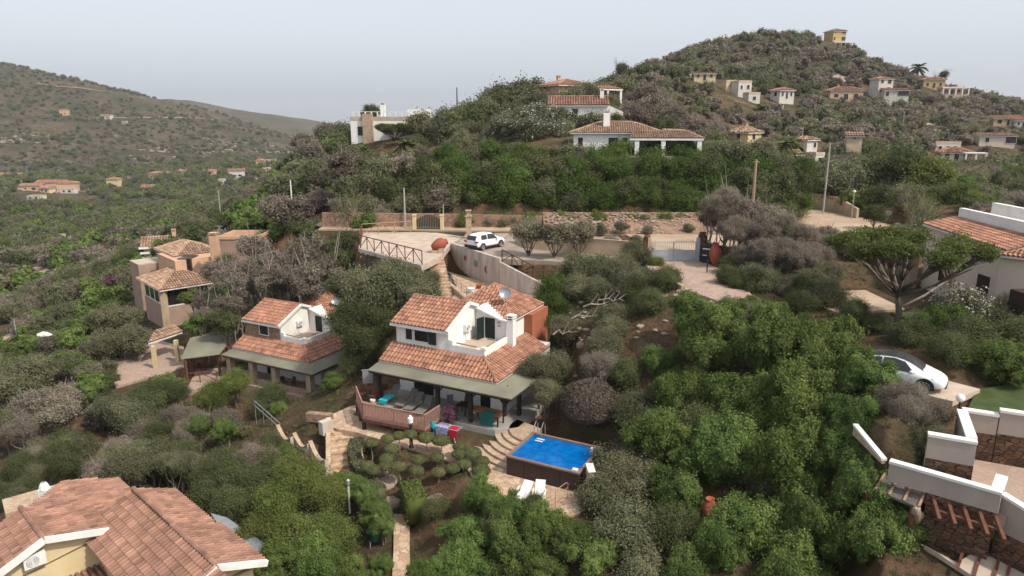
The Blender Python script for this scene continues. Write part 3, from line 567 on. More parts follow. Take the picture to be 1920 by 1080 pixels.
# right of the white pool house
for a in [(1045, 550, 56, 1.7), (1035, 585, 54, 1.5), (1020, 600, 53, 1.0)]: plant('hedge', *a)
for a in [(1100, 530, 58, 2.0), (1140, 560, 56, 1.7), (1090, 575, 55, 1.5), (1195, 480, 60, 1.5), (1165, 500, 58, 1.2), (1060, 620, 50, 1.3), (1010, 690, 44, 1.2), (1045, 690, 44.5, 1.3), (1020, 735, 42, 1.1), (1130, 690, 45, 1.3), (1150, 650, 47, 1.2), (1205, 560, 52, 1.5), (1120, 600, 53, 1.4)]: plant('olive', *a)
for a in [(1230, 500, 58.5, .8)]: plant('yellow', *a)
for a in [(1215, 620, 48, 1.4), (1190, 590, 51, 1.3), (1170, 720, 42, 1.3), (1250, 560, 51, 1.4)]: plant('dark', *a)
# grey trees right of the gate
for a in [(1345, 385, 60, 2.0), (1400, 400, 60, 2.0), (1440, 430, 58, 2.3), (1490, 440, 57, 2.0), (1385, 440, 58, 1.8), (1500, 480, 54, 2.1), (1450, 490, 54, 2.2), (1530, 450, 57, 1.6), (1400, 490, 55, 1.8), (1335, 410, 63, 1.2)]: plant('dry', *a)
for a in [(1400, 545, 51, 2.0), (1450, 545, 50, 2.0), (1500, 545, 49, 1.9), (1545, 560, 47, 1.5), (1380, 510, 54, 1.6), (1550, 520, 51, 1.2), (1500, 590, 46, 1.2)]: plant('olive' if a[0] % 20 else 'dark', *a)
# right side
for a in [(1760, 640, 40, 1.6), (1700, 655, 39.5, 1.3), (1820, 660, 38, 1.7), (1870, 690, 35.5, 1.8), (1780, 690, 36.5, 1.3), (1640, 630, 42, 1.1), (1600, 600, 44, 1.2), (1910, 640, 38, 1.6)]: plant('bright' if a[0] in (1760, 1870) else 'dark', *a)
for a in [(1700, 790, 31.5, 1.1), (1735, 800, 30.5, 1.0), (1670, 820, 31.5, 1.0), (1760, 780, 31, .6)]: plant('dry' if a[0] < 1750 else 'dark', *a)
for a in [(1690, 845, 30, .9), (1735, 850, 29.3, .8), (1715, 830, 30.3, .9), (1765, 845, 28.9, .5)]: plant('dry' if a[0] < 1730 else 'olive', *a)
for a in [(1870, 605, 41, 1.2), (1905, 590, 42, 1.3)]: plant('olive', *a)
for a in [(1690, 320, 100, 4.2), (1640, 330, 102, 3.8), (1740, 330, 97, 3.2), (1610, 380, 92, 2.4), (1560, 340, 98, 3.6), (1590, 330, 104, 3.2), (1650, 370, 88, 2.2), (1520, 345, 100, 3.0), (1800, 375, 80, 1.8), (1840, 385, 76, 1.5), (1760, 380, 82, 2.0), (1700, 385, 82, 1.5), (1640, 400, 78, 1.3)]:
    plant('yellow' if a[0] in (1740, 1800, 1840) else 'dark' if a[0] in (1690, 1640, 1650, 1760) else 'bright' if a[0] in (1610,) else 'olive', *a)
# the tall hedge bank behind the road
for i, px in enumerate(range(655, 1500, 32)):
    for j, (py, y, r) in enumerate([(388, 85.5, 1.9), (355, 87, 2.3), (322, 89, 2.3), (296, 92, 2.0)]):
        if px > 1400 and j == 3: continue
        if px < 830 and j == 3: py = 330
        q = random.Random(i * 7 + j); k = ('olive' if q.random() < .5 else 'dark' if q.random() < .6 else 'dry') if px < 830 else ('dark' if q.random() < .2 else 'olive' if q.random() < .25 and px < 1080 else 'hedge')
        plant(k, px + q.uniform(-12, 12), py + q.uniform(-8, 8), y + q.uniform(-.6, .6), r * q.uniform(.85, 1.2))
for px, py in [(1435, 300), (1460, 310), (1480, 330), (1450, 345), (1475, 365), (1440, 375), (1465, 395), (1405, 330), (1410, 365), (1420, 285), (1385, 290), (1350, 285)]: plant('olive', px, py, 84 + (400 - py) * .06, 1.9)
for k_, px in enumerate(range(850, 1330, 21)): plant(('dry', 'yellow', 'olive')[k_ % 3], px, 414 + (k_ * 7) % 5, 80.8 - (k_ % 2) * .8, .85 + .25 * ((k_ * 5) % 3))
for a in [(1105, 452, 70, .8), (1145, 455, 69, .9), (1190, 452, 68.5, .7), (1165, 425, 74.5, .8), (1215, 432, 74.5, .7), (1290, 428, 75, .7), (1130, 430, 74.5, .7)]: plant('dry' if a[0] % 2 else 'olive', *a)
# ridge
for a in [(870, 235, 122, 4.2), (905, 215, 128, 4.0), (845, 240, 120, 3.4), (950, 190, 134, 4.4), (985, 180, 136, 4.0), (930, 200, 132, 3.6), (1010, 195, 128, 3.0), (1100, 175, 128, 2.4), (800, 240, 126, 3.2), (780, 275, 116, 2.4), (1075, 195, 126, 2.6), (1130, 190, 134, 3.0), (1160, 175, 150, 4.0)]:
    plant('olive' if a[0] % 3 else 'dry' if a[0] % 2 else 'dark', *a)
for a in [(1185, 225, 116, 3.5), (1230, 210, 125, 3.6), (1210, 190, 140, 4.2), (1300, 245, 115, 3.0), (1270, 225, 120, 3.0)]: plant('dry', *a)
for a in [(695, 210, 138, 1.7)]: plant('dark', *a)
for a in [(620, 270, 130, 3.4), (590, 290, 125, 3.2), (640, 255, 136, 3.0), (600, 330, 112, 3), (660, 300, 116, 3), (700, 310, 108, 2.6), (560, 330, 118, 3.0), (540, 350, 112, 2.6), (610, 250, 142, 2.6), (650, 330, 106, 2.6), (570, 270, 134, 2.6)]: plant('dry' if a[0] % 4 else 'olive', *a)
# ---------------------------------------------------------------- tiled roofs
def tiled(mb, pts, pitch=.30, course=.42, th=.12, sm=0, tm=0, seed=0, base_t=0.0):
    g = random.Random(seed + int(abs(pts[0][0]) * 100)); p = np.array(pts, float)
    n = np.zeros(3)
    for i in range(len(p)): n += np.cross(p[i] - p[0], p[(i + 1) % len(p)] - p[0])
    n /= np.linalg.norm(n)
    if n[2] < 0: n = -n; p = p[::-1]
    s = np.array((n[0], n[1], 0)); s = s - n * (s @ n); s = s / np.linalg.norm(s) if np.linalg.norm(s) > 1e-6 else np.array((1., 0, 0)); c = np.cross(n, s); o = p[0]
    q = [((a - o) @ c, (a - o) @ s) for a in p]
    dn = np.array((0, 0, -th)); k = len(mb.v); N = len(p); mb.v += [tuple(a) for a in p] + [tuple(a + dn) for a in p]
    mb.f.append(tuple(k + i for i in range(N))); mb.m.append(tm); mb.t.append(base_t)  # channels between the barrels take the darkest tint: shade painted into the colour
    mb.f.append(tuple(k + N + i for i in range(N))[::-1]); mb.m.append(sm); mb.t.append(.5)
    for i in range(N): mb.f.append((k + i, k + N + i, k + N + (i + 1) % N, k + (i + 1) % N)); mb.m.append(sm); mb.t.append(.5)
    c0 = min(a[0] for a in q); c1 = max(a[0] for a in q); nc = max(1, int(round((c1 - c0) / pitch))); pw = (c1 - c0) / nc
    for i in range(nc):
        cc = c0 + (i + .5) * pw; ss = []
        for j in range(N):
            a = q[j]; b = q[(j + 1) % N]
            if (a[0] - cc) * (b[0] - cc) < 0: ss.append(a[1] + (b[1] - a[1]) * (cc - a[0]) / (b[0] - a[0]))
        if len(ss) < 2: continue
        lo, hi = min(ss), max(ss); nr = max(1, int(round((hi - lo) / course))); L = (hi - lo) / nr; ct = g.uniform(-.06, .06)
        for r in range(nr):
            sa = hi - (r + 1) * L; sb = hi - r * L + (.04 if r == 0 else .03); wa = pw * .33; wb = pw * .42; t = min(1, max(0, .55 + ct + g.gauss(0, .2)))
            ring = []
            for s_, w_, up in ((sa, wa, 0), (sb, wb, .10 * pitch)):
                for th_ in (0, .25, .5, .75, 1):
                    an = math.pi * th_; ring.append(o + s * s_ + c * (cc - w_ * math.cos(an)) + n * (w_ * 1.15 * math.sin(an) + up * (.4 + .6 * math.sin(an))))
            k = len(mb.v); mb.v += [tuple(a) for a in ring]
            for e in range(4): mb.f.append((k + e, k + e + 1, k + 6 + e, k + 5 + e)); mb.m.append(tm); mb.t.append(t)
            mb.f.append((k + 5, k + 6, k + 7, k + 8, k + 9)); mb.m.append(tm); mb.t.append(0)
def ridge(mb, a, b, r=.11, mi=0, step=.38):
    a = np.array(a, float); b = np.array(b, float); L = np.linalg.norm(b - a); n = max(1, int(L / step)); g = random.Random(int(L * 100))
    for i in range(n):
        p = a + (b - a) * i / n; q = a + (b - a) * (i + 1.08) / n
        mb.tube([p, q], [r * .85, r * 1.05], 7, mi, min(1, max(0, .5 + g.gauss(0, .18))))
def wall_with(mb, *a, **k): pass
def shutter_window(parent, x0, x1, y, z0, z1, axis='x', m='greydoor', frame='trim', name='window', d=.07, leaves=True):
    """a closed or dark window on a wall; axis x: wall along local x at y; faces -y. axis y: wall along y at x=y, faces +x"""
    def B(mb, u0, u1, dd0, dd1, za, zb, mi=0):
        if axis == 'x': mb.box(u0, u1, y - dd1, y - dd0, za, zb, mi)
        elif axis == 'y': mb.box(y + dd0, y + dd1, u0, u1, za, zb, mi)
        else: mb.box(y - dd1, y - dd0, u0, u1, za, zb, mi)
    f = MB(); 
    B(f, x0 - .06, x0, -.02, d, z0 - .06, z1 + .06); B(f, x1, x1 + .06, -.02, d, z0 - .06, z1 + .06); B(f, x0, x1, -.02, d, z1, z1 + .06); B(f, x0, x1, -.02, d + .03, z0 - .06, z0)
    o = f.build(name, frame, parent); g_ = MB(); B(g_, x0, x1, -.02, d * .4, z0, z1); 
    if m != 'blackglass':
        n = max(3, int((z1 - z0) / .12))
        for i in range(n): B(g_, x0 + .03, x1 - .03, d * .4, d * .7, z0 + (z1 - z0) * (i + .1) / n, z0 + (z1 - z0) * (i + .75) / n)
    g_.build('shutter' if m != 'blackglass' else 'pane', m, o)
    return o
def ac_unit(parent, x, y, z, axis='x', w=.8, h=.55, d=.28, rz=0):
    b = MB(); b.box(-w / 2, w / 2, -d, 0, 0, h)
    for s in (-.3, .3): b.box(s - .02, s + .02, -d * .8, 0, -.05, 0)
    o = b.build('air_conditioner', 'trim', parent, (x, y, z), rz); g = MB(); th = [2 * math.pi * i / 16 for i in range(16)]
    c = -.1; r = h * .4
    for rr in (r, r * .75, r * .5, r * .25): g.tube([(c + rr * math.cos(t), -d - .01, h / 2 + rr * math.sin(t)) for t in th + [0]], .012, 4)
    g.build('fan_grille', 'metal', o); return o
def dish(parent, loc, rz=0, r=.45):
    o = MB(); pr = [(0.001, 0), (r * .4, .03), (r * .75, .09), (r, .17)]
    o.lathe(pr, n=18); e = o.build('satellite_dish', 'metal', parent, loc, smooth=True); e.rotation_euler = (R_(65), 0, R_(rz))
    a = MB(); a.tube([(0, -r * .9, .1), (0, -.1, .55)], .018, 4); a.box(-.04, .04, -.16, -.04, .5, .6); a.build('feed_arm', 'metal', e)
    m = MB(); m.tube([(loc[0], loc[1] + .05, loc[2] - .9), (loc[0], loc[1] + .05, loc[2])], .03, 6); m.build('dish_mast', 'metal', parent); return e
def antenna(parent, loc, h=1.6):
    b = MB(); x, y, z = loc; b.tube([loc, (x, y, z + h)], .022, 5)
    b.tube([(x - .5, y, z + h - .1), (x + .5, y + .1, z + h - .1)], .015, 4)
    for i in range(7): b.tube([(x - .45 + i * .15, y - .25, z + h - .1), (x - .45 + i * .15, y + .3, z + h - .1)], .010, 4)
    return b.build('antenna', 'metal', parent)
def chimney(parent, x, y, z0, z1, w=.55, d=.55, m='white', caps=True):
    b = MB(); b.box(x - w / 2, x + w / 2, y - d / 2, y + d / 2, z0, z1 - .35); o = b.build('chimney', m, parent)
    c = MB(); 
    for k in range(2):
        zz = z1 - .33 + k * .17
        for sx in (-1, 1):
            for sy in (-1, 1): c.box(x + sx * w * .4 - .05, x + sx * w * .4 + .05, y + sy * d * .4 - .05, y + sy * d * .4 + .05, zz - .02, zz + .1)
        c.box(x - w / 2 - .04, x + w / 2 + .04, y - d / 2 - .04, y + d / 2 + .04, zz + .1, zz + .16)
    c.build('chimney_cap', m, o); k = MB(); k.box(x - w * .33, x + w * .33, y - d * .33, y + d * .33, z1 - .35, z1 - .05); k.build('flue', 'blackplastic', o); return o
# ---------------------------------------------------------------- the two white houses (same plan)
def white_house(loc, label, var):
    h = empty('white_house', loc, MA, label, 'house', None)
    wm = 'white'; b = MB()
    b.box(-10.7, -1.9, 3.0, 10, -.6, 2.9)
    b.build('ground_floor_wall', wm, h)
    b = MB(); xl, xr = -10.75, -6.35      # upper volume, gabled
    b.prism([(xl, 2.9), (xr, 2.9), (xr, 8.3), (xl, 8.3)], 2.7, 5.18)
    for x in (xl,): pass
    b.hexa([(xl, 2.9, 5.18), (xr, 2.9, 5.18), (xr, 8.3, 5.18), (xl, 8.3, 5.18), (xl, 5.45, 6.3), (xr, 5.45, 6.3), (xr, 5.65, 6.3), (xl, 5.65, 6.3)])
    b.build('upper_wall', wm, h)
    if var:
        s = MB(); s.box(xl - .02, xr - .12, 2.86, 2.896, 2.7, 5.1); s.box(xl - .03, xl - .002, 2.86, 8, 2.7, 5.1); s.build('stone_facing', 'brownstone', h)
    # door wall + small annex
    b = MB(); dx0, dx1 = xr + .003, -3.9
    b.hexa([(dx0, 6.6, 2.7), (dx1, 6.6, 2.7), (dx1, 12.0, 2.7), (dx0, 12.0, 2.7), (dx0, 6.6, 5.85), (dx1, 6.6, 5.0), (dx1, 12.0, 5.0), (dx0, 12.0, 5.85)])
    b.box(-9.2, dx0 - .01, 8.31, 12, 2.7, 5.0); b.build('annex_wall', wm, h)
    t = MB(); t.bar((dx0 - .05, 6.5, 5.92), (dx1 + .15, 6.5, 5.08), .2, .12); t.build('rake_trim', 'trim', h)
    t = MB(); t.box(-3.897, -3.2, 9.6, 12.4, 1.8, 4.95); t.build('side_annex', 'terra_wall' if not var else 'white', h)
    # upper roof
    r = MB(); e = .3; z0 = 5.2; zr = 6.48; ov = .32
    tiled(r, [(xl - e, 2.9 - ov, z0 - .05), (xr + .12, 2.9 - ov, z0 - .05), (xr + .12, 5.55, zr), (xl - e, 5.55, zr)], sm=1, tm=0, seed=1 + var)
    tiled(r, [(xl - e, 5.55, zr), (xr + .12, 5.55, zr), (xr + .12, 8.6, z0 - .1), (xl - e, 8.6, z0 - .1)], sm=1, tm=0, seed=2 + var)
    ridge(r, (xl - e, 5.55, zr + .03), (xr + .12, 5.55, zr + .03), .12, 0)
    ro = r.build('upper_roof', ['tile', 'trim'], h)
    t = MB(); t.bar((xr + .10, 2.5, 5.1), (xr + .10, 5.58, 6.48), .26, .22); t.bar((xr + .10, 5.5, 6.48), (xr + .10, 6.7, 6.02), .26, .22); t.build('gable_trim', 'trim', h)
    t = MB(); t.box(xl - e, xr + .2, 2.52, 2.60, 4.93, 5.1); t.build('eave_board', 'trim', h)
    # annex hip roof
    r = MB(); A = [(-9.5, 7.2, 5.05), (-3.6, 7.2, 5.1), (-3.6, 12.5, 5.1), (-9.5, 12.5, 5.1)]; ap = (-6.7, 10.2, 6.85)
    for i in range(4):
        a, c = A[i], A[(i + 1) % 4]; tiled(r, [a, c, ap], sm=1, tm=0, seed=9 + i)
        ridge(r, a, ap, .11, 0)
    r.build('annex_roof', ['tile' if not var else 'tile', 'trim'], h)
    # lower skirt roof
    r = MB(); e0, e1 = 2.72, 3.62; xL = -11.15; xR = -1.65; bw = 2.88; bf = 1.25; hx = -3.55
    tiled(r, [(xL, bf, e0), (xR, bf, e0), (hx, bw, e1), (xL, bw, e1)], sm=1, tm=0, seed=4)
    tiled(r, [(xR, bf, e0), (xR, 9.2, e0), (hx, 9.2, e1), (hx, bw, e1)], sm=1, tm=0, seed=5)
    ridge(r, (xR, bf, e0 + .05), (hx, bw, e1 + .05), .12, 0)
    r.build('lower_roof', ['tile', 'trim'], h)
    # roof terrace
    b = MB(); b.box(xr + .01, hx + .02, bw + .02, 6.59, 3.4, 3.66); b.build('terrace_floor', 'patio_light', h)
    b = MB(); b.box(xr + .01, hx + .05, 2.88, 3.06, 3.2, 4.12); b.box(hx - .13, hx + .05, 3.063, 7.3, 3.2, 4.12 ); b.box(hx - .2, hx + .12, 2.85, 3.15, 4.12, 4.28); b.box(xr + .01, xr + .35, 2.85, 3.1, 4.12, 4.45); b.build('terrace_parapet', 'white', h)
    b = MB(); b.tube([(xr + .6, 2.97, 4.3), (hx - .6, 2.97, 4.24)], .05, 6); b.tube([(hx - .04, 3.4, 4.24), (hx - .04, 4.6, 4.3)], .05, 6); b.build('handrail', 'bleached', h)
    # door and shutter, AC
    shutter_window(h, -5.55, -4.7, 6.6, 3.68, 5.25, m='greydoor', name='balcony_door')
    if not var: d = MB(); d.box(0, .04, -.75, 0, 0, 1.6); d.build('door_leaf', 'greydoor', h, (-5.65, 6.53, 3.68), -12)
    o = ac_unit(h, xr + .003, 5.2, 4.5, rz=90, w=.75, h=.5, d=.26)
    b = MB(); b.tube([(xr + .04, 5.1, 4.5), (xr + .04, 5.1, 3.8), (xr + .04, 5.5, 3.7)], .025, 5); b.build('drain_pipe', 'trim', h)
    for k in range(2): b = MB(); b.box(-4.5, -4.3, 6.5, 6.6, 4.95 - k * .25, 5.03 - k * .25); b.build('wall_lamp', 'metal', h)
    if not var:
        shutter_window(h, -9.15, -8.0, 2.9, 4.0, 4.78, m='blackglass'); shutter_window(h, -9.9, -9.35, 2.9, 4.0, 4.78, name='window_shutter')
        b = MB(); b.box(-7.97, -7.35, 2.80, 2.87, 3.9, 4.8); b.build('shutter', 'greydoor', h)
        chimney(h, -3.3, 6.4, 2.9, 5.75, .5, .5)
        dish(h, (-4.9, 8.5, 6.65), 25)
    else:
        shutter_window(h, -9.0, -7.9, 2.86, 3.95, 4.85, m='greydoor'); dish(h, (-4.6, 8.6, 6.35), 25)
    # felt canopy on posts
    c = MB(); z0, z1 = 2.4, 2.66
    k = [(-11.13, 0, z0), (0, 0, z0), (0, 0, z0)]
    c.hexa([(-11.13, 0, z0 - .07), (0, 0, z0 - .07), (-1.5, 1.45, z1 - .07), (-11.13, 1.5, z1 - .07), (-11.13, 0, z0), (0, 0, z0), (-1.5, 1.45, z1), (-11.13, 1.5, z1)])
    c.hexa([(0, 0, z0 - .07), (0, 7.6, z0 - .07), (-1.6, 7.6, z1 - .07), (-1.5, 1.45, z1 - .07), (0, 0, z0), (0, 7.6, z0), (-1.6, 7.6, z1), (-1.5, 1.45, z1)])
    c.build('canopy', 'canopy', h)
    c = MB(); c.box(-11.1, -.03, .05, .16, z0 - .22, z0 - .072); c.box(-.17, -.03, .17, 7.5, z0 - .22, z0 - .072)
    for i in range(16): x = -10.9 + i * .66; c.bar((x, .2, z0 - .11), (x, 1.5, z1 - .11), .07, .1)
    c.build('canopy_beam', 'darkwood' if not var else 'redwood', h)
    if not var: posts = [(-10.6, .5), (-5.7, .45), (-3.2, .5), (-.9, 2.9), (-.75, .6), (-.9, 6.5)]
    else: posts = []
    for x, y in posts:
        c = MB(); c.box(x - .12, x + .12, y - .12, y + .12, 0 if (x, y) != (-.75, .6) else .9, 2.2); c.bar((x + .1, y, 1.7), (x + .55, y, 2.2), .09); c.bar((x - .1, y, 1.7), (x - .55, y, 2.2), .09); c.build('post', 'darkwood', h)
    c = MB(); c.prism([(-11.1, -.1), (-1.2, .1), (-.1, 1.2), (-.1, 7.5), (-11.1, 7.5)], -.9, 0); c.build('veranda_floor', 'veranda' if not var else 'paving_pink', h)
    # openings under the canopy
    if not var:
        shutter_window(h, -9.4, -7.7, 3.0, 0.02, 2.0, m='blackglass', name='glass_door'); shutter_window(h, -5.4, -4.6, 3.0, .9, 1.95, m='blackglass'); shutter_window(h, -3.9, -3.1, 3.0, .02, 2.0, name='door')
    else:
        shutter_window(h, -4.6, -3.4, 3.0, .7, 2.0, m='blackglass'); shutter_window(h, -8.6, -7.2, 3.0, .02, 2.0, name='door', m='blackglass')
        for x, y in [(-7.7, .5), (-4.9, .5), (-.9, .6), (-10.7, .6)]:
            c = MB(); c.box(x - .26, x + .26, y - .26, y + .26, -.3, 2.17); c.build('stone_pillar', 'palestone', h)
        c = MB(); c.box(-10.6, -1.2, .45, .6, -.3, .55); c.build('veranda_wall', 'mauve', h)
        # hipped canvas-green side canopy with red-brown posts
        q = [nh_l(G(*a, -1.1)) for a in [(339, 673), (412, 664), (424, 650), (429, 623), (357, 640)]]; zc = [2.4, 2.42, 2.5, 2.9, 2.75]
        c = MB(); c.prism(q, [z - .07 for z in zc], zc); c.build('side_canopy', 'canopy', h)
        for a in ((352, 722), (413, 705), (362, 705), (431, 693)):
            x, y = nh_l(G(*a, NZ)); c = MB(); c.box(x - .09, x + .09, y - .09, y + .09, 0, 2.33); c.build('post', 'redwood', h)
        fl = [nh_l(G(*a, NZ)) for a in [(346, 738), (412, 712), (445, 715), (445, 690), (370, 690)]]
        c = MB(); c.prism(fl, -1.2, 0); c.build('side_terrace', 'paving_pink', h)
    return h
def nh_l(p):
    c, s = math.cos(R_(MA)), math.sin(R_(MA)); dx = p[0] - NH[0]; dy = p[1] - NH[1]; return (c * dx + s * dy, -s * dx + c * dy)
HA = white_house((MH[0], MH[1], MZ), 'white two-storey house with dark posts under a green canopy above the pool', 0)
HB = white_house((NH[0], NH[1], NZ), 'white two-storey house with brown stone upper front and a separate green side canopy', 1)
# ---------------------------------------------------------------- generic villa for the middle distance and the hills
def villa(name, label, o, rz, w, d, h, wall='white', roof='hip', rt='tile', wins=(), rh=1.2, ov=.4, chim=None, porch=None, base=3.0, pitch=.4, extra=None):
    v = empty(name, o, rz, label, 'house'); b = MB(); b.box(-w / 2, w / 2, -d / 2, d / 2, -base, h); b.build('wall', wall, v)
    W, D = w / 2 + ov, d / 2 + ov; r = MB()
    if roof == 'hip':
        k = min(W, D); a = [(-W, -D, h), (W, -D, h), (W, D, h), (-W, D, h)]
        if W >= D: p, q = (-W + k, 0, h + rh), (W - k + .01, 0, h + rh); fs = [[a[0], a[1], q, p], [a[1], a[2], q], [a[2], a[3], p, q], [a[3], a[0], p]]; hp = [(a[0], p), (a[3], p), (a[1], q), (a[2], q)]
        else: p, q = (0, -D + k, h + rh), (0, D - k + .01, h + rh); fs = [[a[0], a[1], p], [a[1], a[2], q, p], [a[2], a[3], q], [a[3], a[0], p, q]]; hp = [(a[0], p), (a[1], p), (a[2], q), (a[3], q)]
        for i, f in enumerate(fs): tiled(r, f, pitch, pitch * 1.5, .16, 1, 0, i)
        for x, y in hp: ridge(r, x, y, .13)
        ridge(r, p, q, .13) if abs(p[0] - q[0]) + abs(p[1] - q[1]) > .3 else None
    elif roof == 'gable':
        tiled(r, [(-W, -D, h), (W, -D, h), (W, 0, h + rh), (-W, 0, h + rh)], pitch, pitch * 1.5, .16, 1, 0, 1); tiled(r, [(-W, 0, h + rh), (W, 0, h + rh), (W, D, h), (-W, D, h)], pitch, pitch * 1.5, .16, 1, 0, 2); ridge(r, (-W, 0, h + rh), (W, 0, h + rh), .13)
        g = MB(); g.hexa([(-w / 2, -d / 2, h + .002), (w / 2, -d / 2, h + .002), (w / 2, d / 2, h + .002), (-w / 2, d / 2, h + .002), (-w / 2, -.05, h + rh - .25), (w / 2, -.05, h + rh - .25), (w / 2, .05, h + rh - .25), (-w / 2, .05, h + rh - .25)]); g.build('gable', wall, v)
    elif roof == 'shed':
        tiled(r, [(-W, -D, h), (W, -D, h), (W, D, h + rh), (-W, D, h + rh)], pitch, pitch * 1.5, .16, 1, 0, 1)
    else:
        r.box(-w / 2 + .25, w / 2 - .25, -d / 2 + .25, d / 2 - .25, h, h + .06); 
        for s in ((-w / 2 - .03, w / 2 + .03, -d / 2 - .03, -d / 2 + .25), (-w / 2 - .03, w / 2 + .03, d / 2 - .25, d / 2 + .03), (-w / 2 - .03, -w / 2 + .25, -d / 2 + .253, d / 2 - .253), (w / 2 - .25, w / 2 + .03, -d / 2 + .253, d / 2 - .253)): r.box(*s, h, h + .7)
    r.build('roof', [rt, 'trim'] if roof != 'flat' else ['patio_light'], v)
    for wn in wins:
        ax, u0, u1, z0, z1 = wn[:5]; mm = wn[5] if len(wn) > 5 else 'blackglass'
        pos = -d / 2 if ax == 'x' else (w / 2 if ax == 'y' else -w / 2)
        shutter_window(v, u0, u1, pos, z0, z1, axis=ax, m=mm, name='window' if z0 > .1 else 'door')
    if chim: chimney(v, chim[0], chim[1], h - .3, h + chim[2], .6, .6, m=chim[3] if len(chim) > 3 else 'white')
    if porch:  # (x0,x1,y0,y1,ztop,nposts, material, roof kind)
        x0, x1, y0, y1, zt, n, pm, pk = porch; r = MB()
        if pk == 'tile': tiled(r, [(x0, y0, zt), (x1, y0, zt), (x1, y1, zt + .7), (x0, y1, zt + .7)], pitch, pitch * 1.5, .25, 1, 0, 7)
        else: r.box(x0, x1, y0, y1, zt, zt + .3)
        r.build('porch_roof', [rt, 'trim'] if pk == 'tile' else ['trim'], v)
        for i in range(n):
            x = x0 + .3 + (x1 - x0 - .6) * i / max(1, n - 1); b = MB(); b.box(x - .2, x + .2, y0 + .1, y0 + .5, -base, zt - .02); b.build('porch_post', pm, v)
        b = MB(); b.box(x0, x1, y0, y1 - .01, -base, 0); b.build('porch_floor', 'patio_light', v)
    return v
# villa on the ridge above the hedge
p = P(1160, 282, 98)
V = villa('villa', 'white single-storey villa with tiled hip roofs and pillared porch above the hedge', (p[0] - .3, 99, p[2] - .3), -6, 12.5, 8, 2.9, 'white', 'hip', 'tile_old', [('x', -1.2, .2, .9, 2.2, 'blackglass'), ('x', .8, 1.5, 0.05, 2.2, 'window_brown'), ('z', -2, -1, 1, 2.1, 'window_brown'), ('x', -5.6, -4.9, .9, 2.2, 'window_brown')], 1.5, .5, None, None, 4, .33)
r = MB(); tiled(r, [(1.6, -8.2, 2.25), (11.6, -8.2, 2.25), (9.8, -4.52, 3.15), (2.2, -4.52, 3.15)], .33, .5, .3, 1, 0, 3); tiled(r, [(11.6, -8.2, 2.25), (11.6, 0, 2.25), (9.8, 0, 3.15), (9.8, -4.52, 3.15)], .33, .5, .3, 1, 0, 4); tiled(r, [(6.76, -4.5, 3.17), (9.8, -4.5, 3.17), (9.8, 0, 3.17 + .01), (6.76, 0, 3.4)], .33, .5, .2, 1, 0, 5); r.build('porch_roof', ['tile_old', 'trim'], V)
for x, y in [(2.6, -7.8), (6.2, -7.8), (11.1, -7.8), (11.1, -2.5)]: b = MB(); b.box(x - .3, x + .3, y - .3, y + .3, -3, 2.1); b.build('porch_pillar', 'white', V)
b = MB(); b.box(3.2, 10.5, -5.0, -4.02, -3, 3.0); b.build('porch_wall', 'sandwall', V); b = MB(); b.box(3.8, 7, -5.05, -5.003, 0, 2.2); b.build('glass_door', 'blackglass', V)
chimney(V, -1.5, -1.8, 2.9, 6.0, .95, .95)
b = MB(); b.box(1, 12, -8.6, -4, -3, -.1); b.build('porch_floor', 'patio_light', V)
V.scale = (.93, .93, .95)
# white terraced house on the left end of the ridge
p = P(735, 262, 130)
V = villa('flat_roofed_house', 'white flat-roofed house with railed roof terrace on the left end of the ridge', (p[0], 132, p[2]), -3, 13.5, 9, 3.4, 'white', 'flat', 'tile', [('x', -5.5, -4.3, .8, 2.4), ('x', 3, 4.4, .9, 2.3), ('x', 0, 1.1, .9, 2.3)], base=5)
b = MB(); b.box(-4.4, -2.6, -5.2, -4.52, -5, 4.6); b.build('stone_tower', 'palestone', V)
for i in range(12):
    x = -6.2 + i * 1.1; b = MB(); b.box(x - .1, x + .1, -4.5, -4.3, 4.1, 4.9); b.build('terrace_post', 'trim', V)
b = MB(); b.box(-6.5, 6.5, -4.45, -4.35, 4.9, 5.0); b.build('terrace_rail', 'trim', V); chimney(V, -1.8, 0, 3.4, 6.6, .8, .8)
b = MB(); b.box(3, 6.6, -1.5, 3, 3.5, 5.4); b.build('roof_room', 'white', V)
# salmon house on the ridge crest
p = P(1060, 186, 132); villa('salmon_house', 'salmon house with low tiled roof on the ridge crest', (p[0] + .2, 134, p[2] - .6), 28, 7.5, 7.5, 3.0, 'peach', 'hip', 'tile', [('x', -1, 0, .9, 2.1)], 1.2, .6, (-1, 1, 1.9, 'peach'), (2.2, 8.6, -6.0, -1.5, 2.4, 3, 'trim', 'tile'), 4, .4)
p = P(1085, 216, 114); villa('long_roofed_house', 'low house with long brown tiled roof behind the white-flowered bushes', (p[0], 116, p[2] - 1.1), -4, 9.0, 6, 2.6, 'white', 'gable', 'tile_dark', [('x', -1, 0, .9, 2.1)], 1.5, .4, (3.8, -.8, 2.6), None, 4, .4)
b = MB(); q = P(1140, 205, 113); o_ = empty('garden_parapet', (q[0], 113, q[2]), 0, 'white sloping roof wall right of the long brown roof', 'wall'); b.hexa([(-.3, 0, -1), (2.4, 0, -1), (2.4, .3, -1), (-.3, .3, -1), (-.3, 0, .8), (2.4, 0, -.4), (2.4, .3, -.4), (-.3, .3, .8)]); b.build('wall_panel', 'trim', o_)
